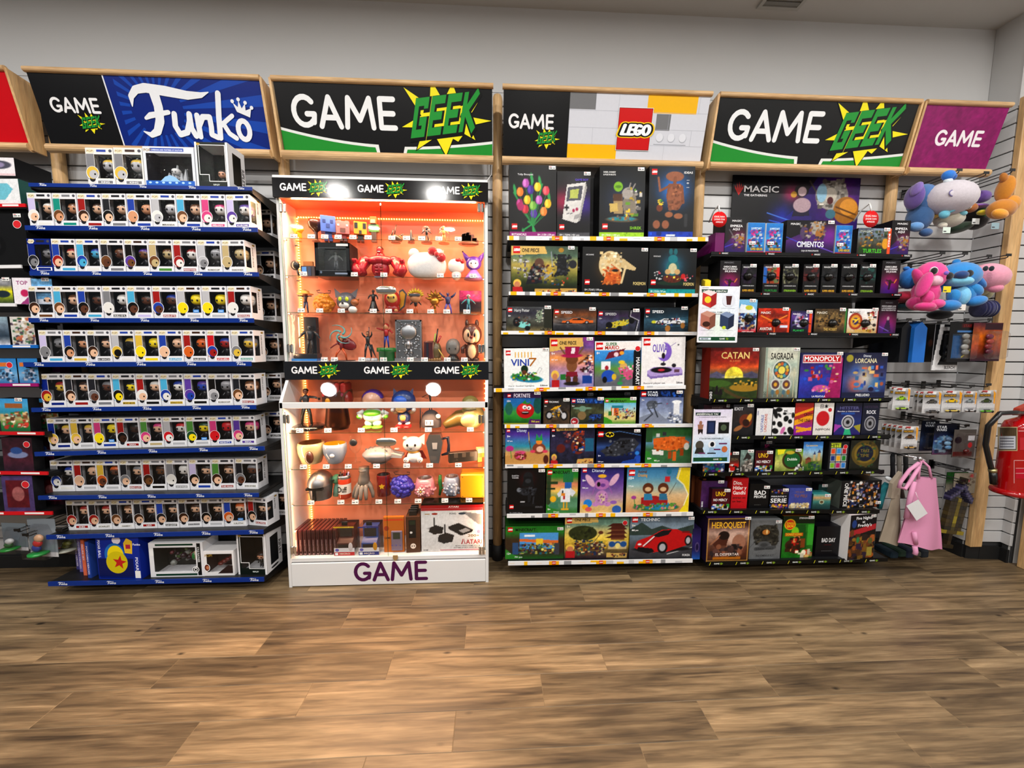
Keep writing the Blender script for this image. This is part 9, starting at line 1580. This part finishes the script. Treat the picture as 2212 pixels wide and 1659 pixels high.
def f_ship(P,w,h):
    b=P('hull');b.lathe([(0,.15*h),(.3*w,.15*h),(.40*w,.42*h),(.40*w,.50*h),(.28*w,.72*h),(0,.82*h)],(-.10*w,0,0),'#8f8f94','plastic',30,sx=1)
    for s_ in (-.5,.5): b.prism([(.1*w,.35*h),(.5*w,.30*h),(.5*w,.42*h),(.1*w,.62*h)],1,s_*.05-.014,s_*.05+.014,'#a4a4a8','plastic')
    r_=random.Random(9)
    for k in range(30): a=r_.uniform(0,2*pi);q=r_.uniform(.1,.34)*w;b.box(np.array([-.10*w+q*cos(a)-.004,q*sin(a)*.9-.003,.60*h]),np.array([-.10*w+q*cos(a)+.004,q*sin(a)*.9+.003,(.72+.1*(1-q/w/.34))*h]),r_.choice(['#7a7a80','#b0b0b4','#5a5a60']),'plastic')
    P('pod').ell((.32*w,.03,.62*h),(.07*w,.014,.05*h),'#c8c8cc','plastic',12,8);P('stand').lathe([(0,0),(.2*w,0),(.18*w,.05*h),(.05*w,.15*h),(0,.16*h)],(-.1*w,0,0),'#77777c','plastic',18)
fig('spaceship_model','grey disc-shaped spaceship model on the sixth glass shelf','model',785,871,957,5,f_ship,card=813,short='grey spaceship model')
def f_dog(P,w,h):
    c='#e2dede';P('head').ell((-.05*w,0,.64*h),(.40*w,.045,.26*h),c,'plastic',22,13,.9);P('ears').add([(.1*w,-.01,.82*h),(.45*w,-.01,.62*h),(.46*w,0,h),(.3*w,.02,.75*h)],[(0,1,2),(1,3,2),(3,0,2)],c,'plastic');P('ears').ell((-.34*w,-.01,.86*h),(.1*w,.02,.07*h),c,'plastic',12,7)
    for s_ in (-1,1): P('eyes').ell((-.05*w+s_*.16*w,-.044,.66*h),(.045*w,.004,.05*h),'#121214','glossy',10,7);P('paws').ell((s_*.28*w,-.03,.12*h),(.12*w,.022,.10*h),c,'plastic',14,8);[P('pads').ell((s_*.28*w+dx*w,-.052,(.12+dz)*h),.0028,'#1a1a1c','plastic',8,5) for dx,dz in ((0,-.02),(-.05,.03),(0,.05),(.05,.03))]
    P('eyes').ell((-.05*w,-.052,.55*h),(.05*w,.006,.03*h),'#121214','glossy',10,7);P('body').ell((0,0,.2*h),(.30*w,.04,.22*h),c,'plastic',18,10);P('collar').lathe([(.22*w,0),(.25*w,.02*h),(.22*w,.06*h)],(-.02*w,0,.36*h),'#c89a3a','plastic',18);P('cape').prism([(-.48*w,.06*h),(.48*w,.06*h),(.3*w,.36*h),(-.3*w,.36*h)],1,.03,.036,'#a82226','plastic')
fig('dog_figurine','white puppy figurine with gold collar and red cape','figurine',869,921,937,5,f_dog,card=878,short='white puppy figurine')
fig('coffin_mug','grey coffin-shaped mug with a dark blue handle','mug',922,972,937,5,lambda P,w,h: (P('cup').prism([(-.30*w,0),(.05*w,0),(.22*w,.72*h),(.12*w,h),(-.36*w,h),(-.48*w,.72*h)],1,-.03,.03,'#4c5056','glossy'),P('emblem').prism([(-.2*w,.5*h),(-.02*w,.5*h),(0,.72*h),(-.22*w,.72*h)],1,-.033,-.03,'#9a9ca0','plastic'),P('handle').tube([(.2*w,0,.82*h),(.42*w,0,.86*h),(.46*w,0,.6*h),(.44*w,0,.3*h),(.14*w,0,.24*h)],[.007,.011,.008,.012,.006],'#232a40','plastic',10)),card=928,short='grey coffin-shaped mug')
fig('torch_lamp','long dark block lamp with an orange and yellow checkered end','lamp',962,1048,968,5,lambda P,w,h: (P('rod').box((-.42*w,-.02,.12*h),(.30*w,.02,.78*h),'#2f2a26','plastic',.001),[P('rod').box(((-.3+.2*k)*w,-.0215,.45*h),((-.2+.2*k)*w,-.02,.75*h),'#5a5048') for k in range(3)],[P('tip').box(((.30+.1*i)*w,-.028,(.05+.3*j)*h),((.40+.1*i)*w,.02,(.35+.3*j)*h),[['#e8d84a','#e8862a','#f0e8b0'],['#d85a1e','#f0a83a','#e8d8a0']][i][j],'plastic') for i in (0,1) for j in (0,1,2)]),card=990,short='checkered-end block lamp',rz=.28,dy=-.02)
# lower case, shelf 3
def f_helm(P,w,h):
    P('dome').ell((0,0,.52*h),(.48*w,.085,.48*h),'#9c9ca0','steel',28,14,z0=0.0);P('sides').lathe([(.47*w,.52*h),(.46*w,.3*h),(.42*w,0)],(0,0,0),'#8f8f93','steel',28,sx=1)
    yf=-.49*w;P('visor').box((-.40*w,yf-.003,.40*h),(.28*w,yf+.03,.49*h),'#15161a','glossy',.002);P('visor').box((-.14*w,yf-.004,0),(-.02*w,yf+.02,.46*h),'#15161a','glossy',.002);P('ridge').tube([(-.08*w,yf*.9,.55*h),(-.08*w,yf*.6,.85*h),(-.06*w,0,.99*h)],.0035,'#6a6a70','steel',6)
fig('helmet_model','silver domed helmet with a black T-shaped visor','model',668,720,1016,6,f_helm,card=671,short='silver domed helmet')
fig('green_figurine','small pale green figurine behind the orange tin','figurine',716,742,1023,6,lambda P,w,h: (P('head').ell((0,0,.75*h),(.4*w,.03,.22*h),'#6fae84','plastic',16,10),P('eyes').ell((-.1*w,-.028,.76*h),(.1*w,.006,.05*h),'#121214','glossy',10,6),P('body').lathe([(0,0),(.36*w,0),(.3*w,.3*h),(.15*w,.56*h)],(0,0,0),'#8fb8a4','plastic',16)),dy=.03)
def f_tin(P,w,h):
    P('tin').lathe([(0,0),(.48*w,0),(.5*w,.02*h),(.5*w,.66*h),(.46*w,.68*h)],(0,0,0),'#c0451c','glossy',28);P('label').lathe([(.505*w,.16*h),(.505*w,.5*h)],(0,0,0),'#e4e0da','print',28);P('rim').lathe([(.46*w,.66*h),(.5*w,.69*h),(.5*w,.76*h),(.44*w,.78*h)],(0,0,0),'#b8b8ba','steel',28)
    A=Art(P('label'),(-.42*w,-.506*w,.18*h),layer=4);A.text('Duff',.06*w,.06*h,.2*h,'#141414',.72*w)
    for k,(x,c_) in enumerate(((-.3,'#4a3024'),(-.05,'#8a2a24'),(.1,'#a83a30'),(.35,'#b8b0d8'))): P('pens').tube([(x*.6*w,0,.5*h),(x*w,0,(.88+.06*(k % 3))*h)],.004,c_,'plastic',7)
fig('pencil_tin','orange tin with white lettered label and pens','tin',732,759,1012,6,f_tin,card=736,short='orange pencil tin')
def f_hand(P,w,h):
    b=P('hand');c='#8a8078';b.tube([(.05*w,0,h),(.05*w,0,.8*h),(.03*w,0,.62*h),(.0,0,.42*h)],[.030,.026,.032,.034],c,'plastic',16)
    for x0,x1,y in ((-.15,-.45,-.01),(-.08,-.25,-.04),(.02,-.02,-.05),(.12,.22,-.045),(.2,.45,-.01)): b.tube([(x0*w,0,.48*h),((x0+x1)*.55*w,y*.8,.34*h),(x1*w,y,.14*h),(x1*1.05*w,y-.004,.0)],[.016,.013,.011,.008],c,'plastic',10)
    P('stitches').tube([(-.12*w,-.03,.9*h),(.0,-.034,.88*h),(.2*w,-.028,.9*h)],.0016,'#4a423c')
fig('hand_ornament','grey severed hand ornament standing on its fingertips','ornament',764,809,1009,6,f_hand,card=767,short='grey hand ornament')
fig('red_mug','dark red cylindrical mug with a yellow star','mug',815,844,1024,6,lambda P,w,h: (P('cup').lathe([(0,0),(.5*w,0),(.5*w,.96*h),(.47*w,h),(.42*w,.96*h),(.42*w,.3*h),(0,.2*h)],(0,0,0),['#a01a1c']*4+['#2a1416']*3,'glossy',26),P('star').prism([(.22*w*(1 if k % 2 == 0 else .5)*sin(-radians(36*k)),.5*h+.22*w*(1 if k % 2 == 0 else .5)*cos(radians(36*k))) for k in range(10)],1,-.503*w-.003,-.5*w+.004,'#d8b02a','plastic'),P('handle').tube([(.48*w,0,.8*h),(.72*w,0,.75*h),(.74*w,0,.45*h),(.48*w,0,.3*h)],.006,'#a01a1c','glossy',9)),dy=.03,card=818,short='dark red mug')
fig('purple_fruit','deep purple round ornament with swirls and a bent stem','ornament',845,895,1019,6,f_fruit('#3a35a0','#4641b0',True,'#3a1f1c'),card=859,short='deep purple round ornament')
def swirlcup(col,c2):
    def f(P,w,h):
        P('cup').lathe([(0,0),(.24*w,0),(.42*w,.18*h),(.5*w,.45*h),(.44*w,.78*h),(.36*w,h),(.31*w,.98*h),(.36*w,.7*h),(0,.3*h)],(0,0,0),[col]*6+['#8a6a60']*3,'glossy',28);r_=random.Random(3)
        for k in range(26):
            a,e_=r_.uniform(-pi,0),r_.uniform(.12,.72);rr_=w*(.5-1.1*(e_-.45)**2);P('relief').ell((rr_*cos(a),rr_*sin(a),e_*h),(.07*w,.07*w,.07*h),c2,'glossy',9,6)
    return f
def f_pink(P,w,h):
    swirlcup('#d08a96','#d8949e')(P,w,h)
    for k in range(8): a=pi/4*k;P('flower').ell((-.12*w+.12*w*cos(a),-.50*w,.42*h+.15*h*sin(a)),(.075*w,.008,.05*h),'#e4c0bc','glossy',10,6,1,(0,-a,0))
    P('flower').ell((-.12*w,-.515*w,.42*h),(.05*w,.006,.05*h),'#d8b85a','glossy',12,7)
fig('pink_mug','rounded pink mug with a moulded flower','mug',896,941,1031,6,f_pink,card=903,short='rounded pink mug')
fig('blue_mug','rounded pale blue mug with moulded swirls and green handle','mug',957,996,1028,6,lambda P,w,h: (swirlcup('#9aa4b8','#a4aec0')(P,w,h),P('handle').tube([(-.45*w,0,.4*h),(-.68*w,0,.38*h)],.006,'#2f7a34','plastic',9),P('handle').tube([(-.68*w,0,.02*h),(-.62*w,0,.4*h),(-.66*w,0,.7*h),(-.64*w,0,1.05*h)],[.007,.010,.012,.009],'#2f7a34','plastic',10)),card=961,short='rounded pale blue mug')
fig('yellow_block','plain golden yellow cube with rounded edges and four rivets','ornament',996,1048,1017,6,lambda P,w,h: (P('body').box((-.5*w,-.05,0),(.5*w,.06,.96*h),'#e0a012','plastic',.006),[P('rivets').ell((sx*.4*w,-.051,sz*h),.0028,'#5a3a10','plastic',8,5) for sx in (-1,1) for sz in (.08,.86)]),dy=.0,card=1013,short='golden yellow cube')
# bottom deck
Yb=YL+.035
for k in range(10):
    p=at(641+9.2*k,1197-.3*k,Yb);d_=.15;b=MB();h=float(at(645,1146,Yb)[2])-ZD;b.box((-.0095,0,0),(.0095,d_,h),'#5a2226','glossy',.0015);A=Art(b,(-.0095,0,0));A.rect(.003,.012*0+.01,.016,h-.01,'#3f171b');A.up();A.vtext('COLLECTION',.007,h*.62,.006,'#b89a9a',h*.45);A.ell(.0095,.008,.005,.004,'#a88a8a',8)
    o=b.obj('slim_case',None,(float(p[0]),Yb,ZD+.0004),(0,0,radians(-3)));tag(o,'dark red slim case in the row at the bottom left of the display case','case','dark red slim cases in a row on the bottom deck')
def f_arc(c1,c2,foot):
    def f(P,w,h):
        b=P('blister');b.box((-.5*w,-.04,0),(.5*w,.06,h*.97),'#fff','clear_film',.004);b=P('card');b.box((-.48*w,-.036,.0),(.48*w,-.034,.25*h),'#e8e4e6','print');A=Art(b,(-.48*w,-.036,0));A.rect(0,0,.96*w,.12*h,foot);A.up();A.rect(.04*w,.02*h,.18*w,.10*h,'#f4f4f4');A.text('MICRO',.25*w,.04*h,.05*h,'#f4e8d8',.5*w);A.ell(.14*w,.19*h,.09*w,.05*h,'#7a74c0',14)
        b.box((-.48*w,-.036,.93*h),(.48*w,-.034,.97*h),c2,'print');b.box((-.48*w,.05,0),(.48*w,.052,.97*h),'#2a1c22','print')
        g=P('cabinet');g.prism([(-.03,.08*h),(.045,.08*h),(.045,.9*h),(.0,.9*h),(.005,.52*h),(-.03,.40*h)][::-1],0,-.36*w,.36*w,c1,'plastic');g.box((-.28*w,-.004,.56*h),(.28*w,.0,.84*h),'#1c2024','glossy');g.box((-.3*w,-.031,.14*h),(.3*w,-.030,.36*h),'#1a1418','plastic');P('figure_print').ell((.3*w,-.037,.3*h),(.1*w,.002,.14*h),'#d8a02a' if foot[1] == '2' else '#e0d8d8','print',12,8);P('hanger').box((-.14*w,-.02,.97*h),(.14*w,-.017,1.1*h),'#17171a','plastic',.001)
    return f
fig('arcade_pack','blister with a miniature dark red arcade machine','toy',727,772,1130,7,f_arc('#5a2420','#d8b81e','#c8303a'),dy=-.07,card=741,short='dark red arcade blister')
fig('arcade_pack','blister with a miniature blue and gold arcade machine','toy',779,824,1130,7,f_arc('#3a5a9a','#2a3a8a','#2f3f8c'),dy=-.07,card=792,short='blue arcade blister')
fig('handheld_pack','orange card pack with a small pale handheld game','toy',830,874,1117,7,lambda P,w,h: (P('card').box((-.5*w,.0,0),(.5*w,.02,h),'#c8762a','print',.001),Art(P('card'),(-.5*w,0,0)).rect(.04*w,.9*h,.96*w,.94*h,'#d84a2a'),Art(P('card'),(-.5*w,0,0)).text('GAME',.03*w,.38*h,.06*h,'#3a2414',.3*w),Art(P('card'),(-.5*w,0,0)).ell(.15*w,.68*h,.12*w,.07*h,'#a8442a'),P('handheld').box((-.12*w,-.01,.06*h),(.42*w,0,.62*h),'#8a7a8c','plastic',.003),P('handheld').box((-.02*w,-.0115,.4*h),(.32*w,-.01,.58*h),'#3a4438','glossy'),[P('handheld').ell((.2*w*dx+.12*w,-.011,.22*h),.003,'#4a4ab0','plastic',8,5) for dx in (-1,0,1)]),dy=-.08)
def f_hang(P,w,h):
    b=P('pack');b.box((-.5*w,0,0),(.5*w,.03,h*.93),'#5a3a26','print',.001);A=Art(b,(-.5*w,0,0));A.rect(.2*w,.38*h,.72*w,.84*h,'#1c1a1a');A.up();A.ell(.36*w,.52*h,.08*w,.03*h,'#e8e4e0',10);A.rect(.30*w,.5*h,.46*w,.54*h,'#e8e4e0');A.rect(.26*w,.72*h,.66*w,.82*h,'#2a3a2a');A.ell(.5*w,.17*h,.2*w,.07*h,'#ecdcd0',12);A.up();A.ell(.42*w,.17*h,.04*w,.02*h,'#2a1a14',8);A.ell(.58*w,.17*h,.04*w,.02*h,'#2a1a14',8)
    for k in range(4): P('hanger').box((-.28*w+.0*k,.01+.028*k,.93*h),(.28*w,.013+.028*k,1.06*h),'#141416','plastic',.001);P('pack').box((-.5*w,.03+.022*k,0),(.5*w,.05+.022*k,.92*h),'#4a2e20','print',.001)
fig('handheld_pack','brown pack with a black handheld and black hanging tabs behind','toy',878,908,1110,7,f_hang,dy=-.09,rz=.05)
def f_atari(P,w,h):
    t_ops=[('G','#c8c8ca','#dcdcde','#e2e2e4','#d8d8da'),('N',.04,14),('P','#8a8c90',66,92,98,86,98,60,92,62),('E',20,54,10,3,'#a0a0a4'),('P','#2a2a2c',14,56,24,62,36,56,34,42,20,40,12,46),('L',21,58,21,78,2.6,'#1c1c1e'),('P','#2c2c2e',28,38,40,44,53,38,50,22,36,18,26,24),('L',38,40,38,62,3,'#1c1c1e'),('P','#2c2a2a',44,58,60,66,84,50,82,44,64,36,44,52),('P','#a8a8aa',60,48,72,54,80,48,68,42),('R',0,95,100,100,'#a81a22')]
    b=P('carton');b.box((-.5*w,0,0),(.5*w,.11,h),'#7a1418','print');A=Art(b,(-.5*w,0,0));A.pic(.0005,.0005,w-.0005,h*.93,t_ops,.004);A.rect(0,.93*h,w,h,'#a81a22');A.up();A.text('ATARI',.44*w,.945*h,.035*h,'#f0e0dc',.25*w);A.text('ATARI',.72*w,.155*h,.10*h,'#a81a22',.26*w);A.text('200+',.75*w,.31*h,.055*h,'#8a6a1e',.2*w);A.text('RETRO VIDEO GAME SYSTEM',.55*w,.105*h,.025*h,'#3a3a3c',.4*w);A.text('SYSTEME DE JEUX VIDEO RETRO',.52*w,.065*h,.025*h,'#3a3a3c',.44*w);A.text('HDMI',.03*w,.025*h,.03*h,'#2a2a2c');A.text('PONG',.46*w,.80*h,.035*h,'#2a2a2c');A.rect(.3*w,.025*h,.95*w,.04*h,'#b8586a');A.ell(.22*w,.815*h,.05*w,.022*h,'#a83a2a',12);A.rect(.06*w,.805*h,.14*w,.82*h,'#a8843a');A.ell(.66*w,.815*h,.06*w,.025*h,'#3a4a5a',12)
    A.poly([(.64*w,.155*h),(.66*w,.155*h),(.675*w,.22*h),(.672*w,.26*h),(.685*w,.26*h),(.685*w,.22*h),(.70*w,.155*h),(.715*w,.155*h),(.695*w,.22*h),(.692*w,.265*h),(.665*w,.265*h),(.66*w,.22*h)],'#a81a22');A.ell(.93*w,.42*h,.028*w,.04*h,'#8a8cb0',14)
    P('top').add([(-.5*w,0,h),(.5*w,0,h),(.5*w,.11,h),(-.5*w,.11,h)],[(0,1,2,3)],'#8a161c','print');price_tag_mb(P('price_tag'),.42*w,-.001,.82*h)
def price_tag_mb(b,x,y,z): b.box((x-.014,y,z),(x+.014,y+.0006,z+.014),'#eeeeec','matte')
fig('console_box','large white console box with two black joysticks printed','box',911,1044,1091,7,f_atari,dy=-.085)
